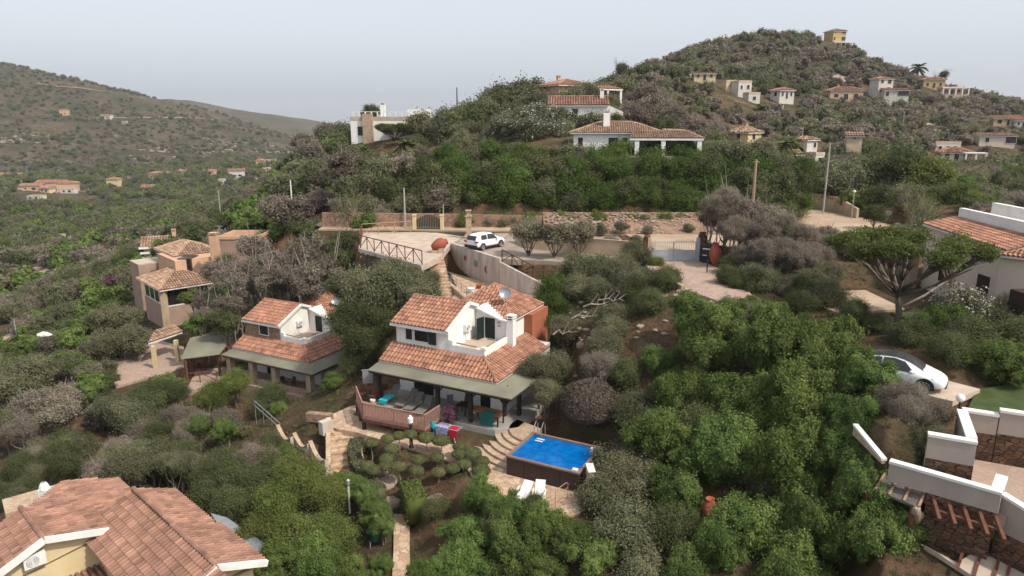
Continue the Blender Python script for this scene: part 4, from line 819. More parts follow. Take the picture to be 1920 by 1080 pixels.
# houses on the big hill and right slope
def hv(px, py, y, w, d, h, rz, label, wall='oldwhite', roof='hip', rt='tile', wins=None, **k):
    w *= .88; d *= .88; h *= .88; p = P(px, py, y); wins = wins if wins is not None else [('x', -w * .38, -w * .24, .9, 2.1), ('x', -w * .08, w * .06, .1, 2.1), ('x', w * .22, w * .36, .9, 2.1), ('z', -d * .2, d * .1, .9, 2.1)]
    return villa('hillside_house', label, (p[0], y, p[2]), rz, w, d, h, wall, roof, rt, wins, pitch=.6, base=6, **k)
hv(1563, 94, 338, 7.6, 7.6, 9.0, 12, 'yellow three-storey house standing alone on the hilltop', 'yellow', 'hip', 'tile_dark', [('x', -3, -2, z, z + 1.4) for z in (1, 4, 7)] + [('x', 1, 3, z, z + 1.8) for z in (.8, 3.8, 6.8)] + [('y', -2, 0, z, z + 1.8) for z in (1, 4)], rh=1.4, porch=(-4.8, 5.5, -7, -3.6, 2.6, 4, 'yellow', 'flat'))
hv(1580, 188, 252, 12.5, 7, 3.6, -5, 'salmon house with a long tiled roof mid-slope on the hill', 'peach', 'hip', 'tile', rh=1.4, chim=(-2, 0, 2.2, 'peach'))
hv(1650, 178, 262, 6.5, 6, 6.2, 8, 'white two-storey house right of the salmon hill house', 'oldwhite', 'hip', 'tile', [('x', -2, -1, .9, 2.4), ('x', .6, 2, .6, 2.6), ('x', -2, -1, 4, 5.4), ('x', .6, 2, 3.8, 5.4)], rh=.9)
hv(1676, 190, 256, 9, 5, 4.2, -12, 'long white house with dark veranda openings on the hill', 'oldwhite', 'shed', 'tile', [('x', -3.5, -2.5, 1.8, 3.2), ('x', 0.3, 4, 1.8, 3.4)], rh=.8)
hv(1745, 166, 296, 9.5, 6, 3.8, -6, 'ochre house near the right shoulder of the hill', 'yellow', 'hip', 'tile', rh=1.0, chim=(1, 0, 1.6, 'yellow'))
hv(1780, 178, 286, 9, 5, 2.7, -6, 'pale porch house with white columns below the ochre house', 'sandwall', 'flat', 'tile', rh=1, porch=(-5, 5, -5, -2.5, 2.4, 5, 'trim', 'flat'))
hv(1318, 152, 214, 7, 6, 2.2, -4, 'cream house with white eaves on the hill\'s left shoulder', 'cream', 'shed', 'tile', rh=.5)
hv(1388, 178, 214, 5, 5, 3.8, 15, 'white stepped house above the long white balustrade', 'oldwhite', 'flat', 'tile', [('x', -1.5, -.8, 1.6, 2.6), ('x', .6, 1.5, 1.6, 2.8)])
hv(1366, 172, 217, 4, 4, 3.0, 10, 'small cream house left of the stepped white house', 'cream', 'flat', 'tile', [('x', -.5, .5, 1, 2.2)])
hv(1408, 192, 208, 4, 4, 2.4, 10, 'low white block at the foot of the stepped house', 'oldwhite', 'flat', 'tile', [('x', -.5, .5, .6, 1.6)])
hv(1466, 186, 222, 6, 5, 2.9, 18, 'small white house with tiled roof right of the white balustrade', 'oldwhite', 'hip', 'tile', rh=.9)
p = P(1438, 203, 205); o_ = empty('balustrade_terrace', (p[0], 205, p[2]), -4, 'long white balustraded terrace on the hillside', 'terrace'); b = MB(); b.box(-4.6, 4.6, 0, 4, -3, -.6); b.build('terrace_base', 'sandwall', o_); b = MB(); b.box(-4.6, 4.6, 0, .2, -.6, .3)
b.build('parapet', 'trim', o_)
for i in range(11): b = MB(); b.box(-4.5 + i * .9 - .1, -4.5 + i * .9 + .1, .02, .18, .3, .75); b.build('baluster', 'trim', o_)
hv(1395, 270, 143, 5.2, 5.2, 2.6, 38, 'small ochre house with hip roof just behind the hedge', 'cream', 'hip', 'tile_old', [('x', -.8, .2, .9, 2, 'window_brown'), ('z', -.6, .3, .9, 2, 'window_brown')], rh=1.3, chim=(1, .6, 1.8, 'cream'))
hv(1509, 285, 150, 3.8, 3.8, 2.9, 30, 'small white house with tiled roof behind the tall utility pole', 'oldwhite', 'hip', 'tile_old', [('x', .4, 1.2, 1, 2)], rh=.8)
hv(1524, 306, 146, 3.2, 3.6, 1.8, 30, 'low white outbuilding below the small white house', 'oldwhite', 'flat', 'tile', [('x', -.5, .4, .4, 1.2)])
hv(1478, 303, 120, 3.2, 3, 1.4, 10, 'tiny low house with pale tiled roof at the hedge end', 'sandwall', 'gable', 'tile_old', [('x', -.4, .4, .3, 1)], rh=.7)
hv(1600, 262, 160, 3.6, 3, .9, -14, 'low tiled roof among bushes at mid-slope', 'sandwall', 'gable', 'tile_old', [('x', -.3, .3, .2, .7)], rh=.8)
hv(1786, 302, 190, 8.5, 6, 2.6, -14, 'white house with brown tiled roof and white porch corner', 'oldwhite', 'hip', 'tile', rh=1.3, porch=(1, 6.2, -5.5, -2.6, 2.2, 3, 'trim', 'flat'))
hv(1770, 288, 198, 7.5, 4, 3.0, -6, 'flat white-topped block behind the brown-roofed porch house', 'oldwhite', 'flat', 'tile')
hv(1862, 272, 202, 10, 6, 3.0, -16, 'grey-beige house with low tiled roof at the right slope', 'taupe', 'shed', 'tile_old', [('x', 2, 4.6, .6, 2.4), ('x', -3, -2, .9, 2.1)], rh=.6)
hv(1885, 236, 262, 12, 6, 3.0, -10, 'long pink-roofed house near the right edge, upper row', 'peach', 'shed', 'tile', rh=1.0)
hv(1912, 240, 255, 6, 5, 3.0, -10, 'white-fronted house at the right edge, upper row', 'oldwhite', 'shed', 'tile', rh=.8)
hv(1862, 196, 330, 7, 4, 2.0, -4, 'tiny pale house high on the right shoulder', 'sandwall', 'flat', 'tile')
hv(1290, 148, 225, 3, 3, 1.5, 5, 'tiny white house beside the hill\'s left shoulder', 'oldwhite', 'flat', 'tile', [('x', -.3, .3, .5, 1.1)])
# valley village
for k, (px, py, y, w, d, h, rz, lab, wall, roof) in enumerate([
  (120, 205, 900, 9, 8, 6, 10, 'lone red-roofed house on the far hillside', 'peach', 'hip'), (200, 214, 900, 12, 8, 4, 0, 'pale house high on the far hillside', 'oldwhite', 'gable'),
  (232, 219, 880, 6, 5, 3, 0, 'small pale hut right of the far hillside house', 'sandwall', 'flat'), (100, 358, 500, 18, 9, 5, 5, 'long orange-roofed building in the valley village', 'peach', 'gable'),
  (130, 366, 490, 12, 8, 6, 15, 'white and orange villa in the valley village', 'peach', 'hip'), (65, 376, 480, 13, 8, 3.5, 8, 'low red-roofed house at the village\'s left side', 'peach', 'gable'),
  (92, 374, 478, 7, 6, 3, -8, 'small house beside the low red-roofed house', 'cream', 'hip'), (133, 381, 470, 9, 5, 2.6, 0, 'white shed below the valley village', 'oldwhite', 'flat'),
  (75, 407, 420, 8, 6, 2.4, 0, 'white-fronted shed among the lower valley trees', 'oldwhite', 'flat'), (297, 345, 560, 11, 8, 4, -8, 'white house at the middle of the valley edge', 'oldwhite', 'hip'),
  (218, 368, 510, 8, 7, 6, 5, 'yellowish tall house among valley trees', 'cream', 'hip'), (282, 375, 480, 8, 6, 3, 5, 'small pale house with dark roof in the wood', 'sandwall', 'gable'),
  (445, 342, 540, 12, 7, 5, 20, 'white house beyond the grey bushes on the ridge spur', 'oldwhite', 'gable'), (418, 356, 500, 4, 4, 3.5, 0, 'small white gatehouse below the far white house', 'oldwhite', 'flat'),
  (490, 318, 620, 7, 10, 5, 10, 'pink house on the lane behind the spur', 'peach', 'hip'), (508, 302, 640, 8, 6, 4, 0, 'pale house up the lane behind the spur', 'sandwall', 'flat'),
  (20, 350, 560, 20, 8, 3, 0, 'grey-roofed long shed at the left edge of the valley', 'oldwhite', 'gable'), (395, 346, 560, 9, 6, 3, 0, 'low pink-roofed house between two white valley houses', 'peach', 'gable'),
  (340, 340, 580, 6, 5, 3, 0, 'small white house at the valley wood edge', 'oldwhite', 'hip'), (118, 478, 230, 2.6, 2, 1.6, 0, 'little white kiosk in the lower wood', 'oldwhite', 'flat')]):
    p = P(px, py, y); z = h1(p[0], y); villa('valley_house', lab, (p[0], y, z), rz, w, d, h, wall, roof, 'tile', [('x', -w * .3, -w * .15, 1, 2.2), ('x', w * .1, w * .3, .8, 2.3)], 1.4, .5, None, None, 12, .9)
# ---------------------------------------------------------------- house in the left middle (brown render, pantiles)
h = empty('brown_house', (-41.4, 78.9, -4.4), 0, 'brown rendered house with straw-coloured tiled roofs and glazed veranda on the left slope', 'house')
def rel(p, o): return (p[0] - o[0], p[1] - o[1], p[2] - o[2])
hO = (-41.4, 78.9, -4.4)
def mq(px, py, z): return rel(G(px, py, z), hO)
def hex2(poly, z0, z1, name, m, par): b = MB(); b.prism([(p[0], p[1]) for p in poly], z0, z1); return b.build(name, m, par)
A_ = G(298, 545, .4); u1 = np.array((-.68, .733)); u2 = np.array((.733, .68))     # along the left front, along the right front
def mA(a, b, z): q = np.array(A_[:2]) + u1 * a + u2 * b; return (q[0] - hO[0], q[1] - hO[1], z - hO[2])
r = MB(); T0 = .4; ap = mA(4.6, 3.6, 2.0); ap2 = mA(5.6, 3.6, 2.0)
tiled(r, [mA(0, 0, T0), mA(0, 6.8, T0), ap], .33, .5, .16, 1, 0, 1); tiled(r, [mA(9.3, 0, T0), mA(0, 0, T0), ap, ap2], .33, .5, .16, 1, 0, 2); tiled(r, [mA(0, 6.8, T0), mA(9.3, 6.8, T0), ap2, ap], .33, .5, .16, 1, 0, 3)
ridge(r, mA(0, 0, T0), ap, .14); r.build('lower_roof', ['tile_old', 'trim'], h)
hex2([mA(.7, .7, 0), mA(.7, 6.2, 0), mA(9, 6.2, 0), mA(9, .7, 0)], -2, mA(0, 0, -1.9)[2], 'lower_wall', 'mauve', h)
for (a, b) in [(.6, .6), (.6, 6.2)]:
    c = MB(); q = mA(a, b, 0); c.box(q[0] - .3, q[0] + .3, q[1] - .3, q[1] + .3, -1, mA(0, 0, .3)[2]); c.build('corner_pillar', 'sandwall', h)
def glz(a0, b0, a1, b1, n):
    f = MB(); p0 = mA(a0, b0, -1.85); p1 = mA(a1, b1, -1.85); f.bar(p0, p1, .12, .12); f.bar((p0[0], p0[1], p0[2] + 2.1), (p1[0], p1[1], p1[2] + 2.1), .12, .12)
    for i in range(n + 1): t = i / n; q = [p0[k] + (p1[k] - p0[k]) * t for k in range(3)]; f.bar(q, (q[0], q[1], q[2] + 2.1), .1)
    o = f.build('veranda_window', 'trim', h); g_ = MB(); g_.bar((p0[0], p0[1], p0[2] + 1.05), (p1[0], p1[1], p1[2] + 1.05), .03, 2.05); g_.build('pane', 'blackglass', o)
glz(.9, .75, 8.6, .75, 4); glz(.75, .9, .75, 6.0, 2)
ub = MB(); ub.prism([mA(3.6, 3.2, 0)[:2], mA(3.6, 8.2, 0)[:2], mA(10.5, 8.2, 0)[:2], mA(10.5, 3.2, 0)[:2]], 3, mA(0, 0, 3.0)[2]); ub.build('upper_wall', 'peach', h)
U = [G(326.5, 482.5, 3.0), G(405, 471, 3.0), G(384, 443, 3.4), G(287, 464.6, 3.0)]; U = [np.array(rel(p, hO)) for p in U]
zE = 3.05 - hO[2]; Bq = U[0]; Rq = Bq + np.array((*(u2 * 6.0), 0)); Lq = Bq + np.array((*(u1 * 8.6), 0)); Kq = Lq + np.array((*(u2 * 6.0), 0))
for q in (Bq, Rq, Lq, Kq): q[2] = zE
a1 = Bq + np.array((*(u1 * 3 + u2 * 3), 1.2)); a2 = Bq + np.array((*(u1 * 5.6 + u2 * 3), 1.2)); r = MB()
tiled(r, [Bq, Rq, a1], .33, .5, .16, 1, 0, 1); tiled(r, [Lq, Bq, a1, a2], .33, .5, .16, 1, 0, 2); tiled(r, [Rq, Kq, a2, a1], .33, .5, .16, 1, 0, 3); tiled(r, [Kq, Lq, a2], .33, .5, .16, 1, 0, 3)
ridge(r, Bq, a1, .14); ridge(r, a1, a2, .14); r.build('upper_roof', ['tile_old', 'trim'], h)
q = rel(P(352, 492, 86.4), hO); b = MB(); b.box(q[0] - .8, q[0] + .8, q[1] - 1, q[1] + 1.4, q[2] - .9, q[2] + .7); b.build('upper_opening', 'blackglass', h)
q = rel(P(404, 475, 84), hO); chimney(h, q[0], q[1], q[2] - 2.5, q[2] + 2.6, .9, .9, 'peach')
q = rel(P(445, 462, 86), hO); b = MB(); b.box(q[0] - 2.2, q[0] + 2.6, q[1], q[1] + 5, q[2] - 4, q[2] + .9); b.build('rear_block', 'mauve', h)
b = MB(); z = q[2] + .9; b.box(q[0] - 2.3, q[0] + 2.7, q[1] - .1, q[1] + .2, z, z + .4); b.box(q[0] - 2.3, q[0] + 2.7, q[1] + 4.9, q[1] + 5.1, z, z + .4); b.box(q[0] + 2.5, q[0] + 2.7, q[1] + .203, q[1] + 4.89, z, z + .4); b.box(q[0] - 2.3, q[0] - 2.1, q[1] + .203, q[1] + 4.89, z, z + .4); b.build('roof_parapet', 'peach', h)
antenna(h, (q[0] - 2.5, q[1] + 1, q[2] + .5), 2)
q = [rel(G(*a, 1.3), hO) for a in [(243, 490), (259, 498), (311, 492), (311, 482), (300, 482)]]
hex2([q[0], q[1], q[2], q[3]], -.5, q[0][2], 'flat_block', 'mauve', h); b = MB(); b.prism([q[0][:2], q[1][:2], q[2][:2], q[3][:2]], q[0][2] + .004, q[0][2] + .15); b.build('flat_roof', 'patio_light', h)
# small tiled carport by the drive
q = [G(x, y, -1.9) for x, y in [(274, 640), (314, 624), (342, 618), (325, 609)]]
o_ = empty('tiled_porch', (q[0][0] + 1, q[0][1] + 2, -4.5), 0, 'small open porch with a tiled lean-to roof beside the pink drive', 'porch'); O3 = (q[0][0] + 1, q[0][1] + 2, -4.5)
r = MB(); a = G(278, 643, -2.1); b_ = G(342, 622, -2.1); c_ = G(327, 609, -1.5); d_ = G(290, 620, -1.5); tiled(r, [rel(a, O3), rel(b_, O3), rel(c_, O3), rel(d_, O3)], .33, .5, .2, 1, 0, 5); r.build('roof', ['tile_old', 'trim'], o_)
for px, py in [(292, 690), (334, 678)]: b = MB(); q = rel(G(px, py, -4.5), O3); b.box(q[0] - .18, q[0] + .18, q[1] - .18, q[1] + .18, 0, 2.35); b.build('pillar', 'cream', o_)
# far tiled house behind
p = P(300, 455, 112); v = villa('tiled_house', 'pale house with long straw-coloured tiled roof behind the brown house', (p[0] + 1.5, 113, p[2] - 2.6), 22, 8, 5.5, 2.4, 'sandwall', 'gable', 'tile_old', [('x', -3, -2, .9, 1.9), ('x', -.5, .6, .9, 1.9)], 1.2, .5, (.5, -1, 2.4, 'peach'), None, 5, .4)
for k in range(3): b = MB(); b.box(-4.6 + k * .1, -3.2 + k * .1, -3.6, -2.77, 2.2 - k * .8, 2.45 - k * .8); b.build('balcony_slab', 'white', v)
# ---------------------------------------------------------------- yellow house at the bottom left
BO = (-20.0, 29.0, -3.2); h = empty('yellow_house', BO, 0, 'yellow rendered house with wide terracotta roofs at the bottom left corner', 'house')
d_ = np.array((-.74, .673)); n_ = np.array((.673, .74))
def bq(o, al, pe, z): q = np.array(o[:2]) + d_ * al + n_ * pe; return (q[0] - BO[0], q[1] - BO[1], z - BO[2])
aA = G(80, 1008, 1.9); aB = G(402, 1058, 1.9)
def slope(mb, o, al0, al1, pe, zr, ze, sd, course=.4):
    tiled(mb, [bq(o, al0, 0, zr), bq(o, al1, 0, zr), bq(o, al1, pe, ze), bq(o, al0, pe, ze)], .26, course, .14, 0, 0, sd)
r = MB(); slope(r, aB, -.15, 4.2, 2.1, 1.9, 1.05, 1); slope(r, aB, 4.203, 8.8, 1.85, 1.99, 1.2, 2); slope(r, aB, -3.5, 9.0, -2.6, 1.9, .75, 3); ridge(r, bq(aB, -.15, 0, 1.95), bq(aB, 4.2, 0, 1.95), .13); ridge(r, bq(aB, 4.2, 0, 2.03), bq(aB, 8.8, 0, 2.03), .13)
r.build('right_roof', ['tile_dark', 'trim'], h)
r = MB(); slope(r, aA, -.1, 3.5, -4.6, 1.9, -.1, 4); slope(r, aA, -.1, .9, 2.9, 1.9, 1.05, 5); slope(r, aA, .903, 3.5, 5.0, 1.9, .435, 5); ridge(r, bq(aA, -.1, 0, 1.95), bq(aA, 3.5, 0, 1.95), .13)
tiled(r, [bq(aA, 3.503, .3, 1.812), bq(aA, 6.5, 2.4, 1.197), bq(aA, 6.3, 5, .435), bq(aA, 3.503, 5, .435)], .26, .4, .14, 0, 0, 7)
r.build('left_roof', ['tile_dark', 'trim'], h)
b = MB(); b.bar(bq(aA, -.2, 0, 1.85), bq(aA, -.2, 2.95, 1.0), .2, .26); b.bar(bq(aA, -.2, 0, 1.85), bq(aA, -.2, -4.7, -.2), .2, .26); b.build('rake_trim', 'trim', h); b = MB(); b.bar(bq(aB, -.26, 0, 1.85), bq(aB, -.26, 2.15, .98), .2, .26); b.bar(bq(aB, -.26, 0, 1.85), bq(aB, -.26, -.8, 1.5), .2, .26); b.build('rake_trim', 'trim', h)
w_ = MB(); n0 = [bq(aA, .15, 2.7, 0), bq(aA, .15, -4.2, 0), bq(aA, 3.4, -4.2, 0), bq(aA, 3.4, 2.7, 0)]; b = MB()
b.prism([p[:2] for p in n0], -.5, [1.0 + 3.2 - .15 - .15, -.0 + 3.2 - .15, -.0 + 3.2 - .15, 1.0 + 3.2 - .3]); b.hexa([bq(aA, .17, -4.2, -.05), bq(aA, .17, 2.7, .85), bq(aA, .6, 2.7, .85), bq(aA, .6, -4.2, -.05), bq(aA, .17, -.1, 1.7), bq(aA, .17, 0.1, 1.7), bq(aA, .6, 0.1, 1.7), bq(aA, .6, -.1, 1.7)]); b.build('left_wall', 'cream', h)
b = MB(); b.prism([bq(aB, .2, 1.7, 0)[:2], bq(aB, 8.6, 1.6, 0)[:2], bq(aB, 8.6, -2.2, 0)[:2], bq(aB, .2, -2.2, 0)[:2]], -.5, 3.9); b.hexa([bq(aB, .2, -1.9, .7), bq(aB, .2, 1.7, .9), bq(aB, .6, 1.7, .9), bq(aB, .6, -1.9, .7), bq(aB, .2, -.1, 1.7), bq(aB, .2, .1, 1.7), bq(aB, .6, .1, 1.7), bq(aB, .6, -.1, 1.7)]); b.build('right_wall', 'cream', h)
r = MB(); e = aA; tiled(r, [bq(e, -3.2, 3.2, -1.35), bq(e, -.9, .2, -.75) , bq(e, .12, .3, -.6), bq(e, .12, 5.2, -.6), bq(e, -1.0, 5.6, -.85)], .26, .4, .14, 1, 0, 8); r.build('porch_roof', ['tile_dark', 'trim'], h)
q = rel(G(163, 1040, -.6), BO); b = MB(); b.box(q[0] - .26, q[0] + .26, q[1] - .26, q[1] + .26, q[2] - 1.2, q[2] + 1.5); b.build('chimney', 'cream', h)

for zz in np.linspace(-1.5, 2, 300):
    q = G(63, 1050, zz); al = (np.array(q[:2]) - np.array(aA[:2])) @ d_
    if al < .15: break
q = rel(q, BO); ac = ac_unit(h, q[0], q[1], q[2] - .2, rz=47.7, w=.85, h=.6, d=.3)
for px, py, z, hh in [(203, 1045, -.4, 1.2), (262, 1085, -.2, 1.3)]: q = rel(G(px, py, z), BO); antenna(h, (q[0], q[1], q[2]), hh)
q = G(88, 945, .6); b = MB(); b.box(-.22, .22, -.22, .22, -3, .9); b.lathe([(.26, .9), (.2, 1.1), (.12, 1.25)], n=8); tag(b.build('chimney_stack', 'white', None, q), 'slim white chimney behind the yellow house\'s left roof', 'chimney')
q = G(62, 955, -.3); b = MB(); b.box(-1.2, 1.4, -.6, 1.2, -2.5, .5); tag(b.build('stone_hut', 'palestone', None, q, 40), 'low pale stone block behind the left tiled roof, under the bushes', 'hut')
q = [G(x, y, -1.2)[:2] for x, y in [(395, 962), (425, 970), (520, 1035), (500, 1045), (420, 1000)]]
b = MB(); b.prism(q, -3.2, -1.2); tag(b.build('shed_roof', 'metal'), 'flat grey corrugated shed roof beside the right tiled roof', 'shed')
# ---------------------------------------------------------------- beige house on the right
h = empty('beige_house', (31.9, 44.1, 7.3), 0, 'large beige rendered house with terracotta roof on the right', 'house')
def bl(px, py, y): return rel(P(px, py, y), (31.9, 44.1, 7.3))
b = MB(); b.prism([(0, 0), (8, -2.5), (13, 3), (9, 12), (.25, 9.0)], -1, [4.55, 4.45, 4.5, 4.85, 4.85]); b.build('wall', 'taupe', h)
b = MB(); b.prism([(-.55, -.4), (4.5, -6.0), (9, -3), (8, -.6), (.003, .0)], -1.2, 4.3); b.build('wing_wall', 'taupe', h)
r = MB(); tiled(r, [(.0, 9.4, 4.9), (-.3, -.5, 4.55), (2.4, -.5, 5.2), (2.45, 9.4, 5.4)], .26, .4, .14, 1, 0, 1); tiled(r, [(-.9, -.503, 4.35), (4.6, -6.4, 4.35), (6.0, -4.8, 4.9), (1.6, -.503, 5.0)], .26, .4, .14, 1, 0, 1)
r.build('roof', ['tile', 'trim'], h)
b = MB(); b.box(2.45, 8, -.4, 9.2, 4.8, 5.3); b.build('flat_roof', 'patio_light', h)
for x, z0, z1 in ((2.42, 5.0, 6.05), (4.9, 5.31, 6.45)):
    b = MB(); b.hexa([(x, -.3, z0), (x + .4, -.3, z0), (x + .5, 9.2, z0 + .1), (x + .1, 9.2, z0 + .1), (x, -.3, z1), (x + .4, -.3, z1), (x + .5, 9.2, z1 + .1), (x + .1, 9.2, z1 + .1)]); b.build('roof_parapet', 'trim', h)
shutter_window(h, 5.2, 6.2, .0 - .12, 1.2, 2.35, axis='z', m='window_brown', frame='window_brown'); shutter_window(h, 1.1, 2.1, -.0, 1.25, 2.45, axis='z', m='window_brown', frame='window_brown')
b = MB(); b.box(-.5, .02, 1.0, 2.3, .6, .78); b.build('window_ledge', 'mauve', h)
b = MB(); wq = bl(1916, 570, 40.3); b.box(wq[0] - .1, wq[0] + 1, wq[1] - 1, wq[1] + 1, wq[2] - .6, wq[2] + .7); b.build('wing_window', 'window_brown', h)
b = MB(); b.box(-.9, -.35, 8.6, 10.5, -1, 2.4); b.build('carport', 'mauve', h)
# ---------------------------------------------------------------- walled terraces bottom right
def wall(name, label, a, b, z0, z1a, z1b, th, m, cap=None, local=True, face=None):
    a3 = np.array(a[:2], float); b3 = np.array(b[:2], float); L = np.linalg.norm(b3 - a3); ang = math.degrees(math.atan2(b3[1] - a3[1], b3[0] - a3[0]))
    o = empty(name, (a3[0], a3[1], z0), ang, label, 'wall'); mb = MB(); mb.hexa([(0, -th / 2, 0), (L, -th / 2, 0), (L, th / 2, 0), (0, th / 2, 0), (0, -th / 2, z1a - z0), (L, -th / 2, z1b - z0), (L, th / 2, z1b - z0), (0, th / 2, z1a - z0)]); mb.build('wall_face', m, o)
    if cap: mb = MB(); c = th / 2 + .04; mb.hexa([(-.02, -c, z1a - z0), (L + .02, -c, z1b - z0), (L + .02, c, z1b - z0), (-.02, c, z1a - z0), (-.02, -c, z1a - z0 + .12), (L + .02, -c, z1b - z0 + .12), (L + .02, c, z1b - z0 + .12), (-.02, c, z1a - z0 + .12)]); mb.build('coping', cap, o)
    if face: f0, f1, fm = face; mb = MB(); mb.box(0, L, -th / 2 - .03, -th / 2 - .003, f0 - z0, f1 - z0); mb.build('stone_face', fm, o)
    return o
wall('garden_wall', 'white-capped beige wall left of the step beside the round lamp, above dark stone', wf(.05, 0), wf(1.45, 0), 4.3, 6.75, 6.75, .3, 'wallbeige', 'trim', face=(4.3, 5.85, 'darkstone'))
wall('garden_wall', 'raised white-capped beige wall running to the right edge above dark stone', wf(1.5, 0), wf(12, 0), 4.3, 7.0, 7.0, .3, 'wallbeige', 'trim', face=(4.3, 5.95, 'darkstone'))
wall('garden_wall', 'short white-capped wall coming forward from below the round lamp', wf(-.0, -.18), wf(0, -3.4), 4.3, 6.75, 6.75, .34, 'wallbeige', 'trim')
wall('garden_wall', 'low beige wall end with chipped stone top behind the dry bush', wf(-1.6, -3.58), wf(.17, -3.58), 4.3, 6.7, 6.7, .3, 'wallbeige', 'trim', face=(4.3, 5.7, 'darkstone'))
wall('terrace_parapet', 'long white-topped parapet above the reed roof and wooden beams', c0, c1, 4.65, ZP - .12, ZP - .12, .28, 'wallbeige', 'trim')
wall('terrace_parapet', 'short white return parapet at the inner corner beside the pink landing', wq_(-.17, .16), wq_(-.17, 1.5), 4.5, ZP - .1, ZP - .1, .34, 'wallbeige', 'trim')
wall('terrace_parapet', 'white-topped parapet falling away to the right edge', wq_(.02, .5), wq_(2.6, -.6), 3.7, ZP - .4, ZP - .9, .25, 'wallbeige', 'trim')
wall('stone_wall', 'dark rubble stone wall under the projecting beams', wq_(-2.5, .12), wq_(-.1, .12), 2.2, 4.64, 4.64, .5, 'darkstone')
wall('stone_wall', 'dark rubble wall below the right-hand parapet at the frame edge', wq_(.05, .42), wq_(2.7, -.68), 2.2, 3.69, 3.69, .3, 'darkstone')
b = MB(); b.prism(LAND, 4.0, 4.5); tag(b.build('landing', 'paving_pink'), kind='structure')
for k in range(5):
    q = wq_(-2.25 + k * .55, -.13)
    b = MB(); b.bar((0, 0, 4.5), tuple(np.array((*( -wn * .95 + wd * .45), 4.1))), .13, .15); tag(b.build('roof_beam', 'redwood', None, (q[0], q[1], 0)), ['wooden beam projecting from the wall beside the reed roof', 'second projecting wooden beam right of the reed roof', 'middle one of the five projecting wooden beams', 'fourth projecting wooden beam from the reed roof', 'rightmost projecting wooden beam under the parapet corner'][k], 'beam', 'projecting beams under the long parapet')
q0_, q1_ = wq_(-2.15, -.62), wq_(-.0, -.62); b = MB(); b.bar((*q0_, 4.2), (*q1_, 4.2), .14, .14); tag(b.build('cross_beam', 'redwood'), 'long wooden beam tying the projecting beams below the parapet', 'beam')
# reed shelter
q = [G(1640, 918, 4.2), G(1724, 952, 4.2), G(1744, 908, 4.6), G(1660, 885, 4.6)]; O3 = (q[0][0], q[0][1], .9); o_ = empty('reed_shelter', O3, 0, 'slatted grey reed lean-to roof against the long parapet', 'shelter')
b = MB(); b.prism([rel(a, O3)[:2] for a in q], [3.2, 3.2, 3.6, 3.6], [3.3, 3.3, 3.7, 3.7]); b.build('reed_roof', 'thatch', o_)
for t in (0.02, .33, .66, .98): b = MB(); a = [q[0][k] * (1 - t) + q[1][k] * t - O3[k] for k in range(3)]; c = [q[3][k] * (1 - t) + q[2][k] * t - O3[k] for k in range(3)]; b.bar((a[0], a[1], 3.34), (c[0], c[1], 3.74), .09, .07); b.build('batten', 'bleached', o_)
for t in (0.1, .9): b = MB(); a = [q[0][k] * (1 - t) + q[1][k] * t - O3[k] for k in range(3)]; b.box(a[0] - .08, a[0] + .08, a[1] + .02, a[1] + .18, -.1, 3.19); b.build('post', 'redwood', o_)
q = [G(1604, 910, 4.1), G(1628, 921, 4.1), G(1648, 895, 4.4), G(1640, 880, 4.5), G(1612, 874, 4.5)]; O3 = (q[0][0], q[0][1], .9); o_ = empty('reed_shelter', O3, 0, 'ragged second piece of reed roof half hidden by the bright tree', 'shelter')
b = MB(); b.prism([rel(a, O3)[:2] for a in q], [3.1, 3.1, 3.4, 3.5, 3.5], [3.22, 3.22, 3.52, 3.6, 3.6]); b.build('reed_roof', 'thatch', o_); a = rel(q[1], O3); b = MB(); b.box(a[0] - .07, a[0] + .07, a[1], a[1] + .14, -.5, 3.09); b.build('post', 'redwood', o_)
for k in range(7): t = k / 6; a = G(1718 + 5 * math.sin(t * 3), 958 + t * 60, 4.0 - t * 2.9); b = MB(); b.blob((0, 0, 0), .2 + .04 * (k % 2), (1, 1, 1.1), 10, .1, k); tag(b.build('edging_rock', 'rock_pale', None, a), ['topmost pale rock of the wall end beside the reed roof', 'second pale rock down the stone wall end', 'third pale rock down the stone wall end', 'fourth pale rock down the stone wall end', 'fifth pale rock down the stone wall end', 'sixth pale rock down the stone wall end', 'lowest pale rock of the wall end above the path'][k], 'rock', 'rocks edging the dark stone wall')
for i, (px, py) in enumerate([(1800, 1052), (1832, 1062), (1868, 1068), (1890, 1075)]): b = MB(); b.box(-.05, .05, -.9, .9, 0, .08); tag(b.build('path_sleeper', 'redwood', None, G(px, py, 2.52), -40), ['leftmost dark timber strip across the pale path', 'second dark timber strip across the pale path', 'third dark timber strip across the pale path', 'rightmost dark timber strip across the pale path'][i], 'timber strip', 'timber strips in the path')
wall('garden_wall', 'broken pale stone kerb running down beside the reed roof', G(1605, 790, 6.0), G(1658, 858, 5.6), 5.3, 5.75, 5.45, .16, 'palestone', 'trim')
# lamp on the wall corner
def globe_lamp(name, label, loc, hgt, r=.16, pm='blackplastic'):
    o = empty(name, loc, 0, label, 'lamp'); b = MB(); b.tube([(0, 0, 0), (0, 0, hgt)], .04, 8); b.lathe([(.09, 0), (.07, .06), (.03, .12)], n=8); b.build('lamp_post', pm, o)
    b = MB(); b.lathe([(.001, -r), (r * .6, -r * .8), (r * .97, -r * .25), (r * .97, r * .25), (r * .6, r * .8), (.001, r)], (0, 0, hgt + r), 14); b.build('lamp_globe', 'globe', o, smooth=True); return o
q = wf(-.05, .35); globe_lamp('garden_lamp', 'white globe lamp on a short black post behind the wall corner', (q[0], q[1], 6.3), .75, .2)
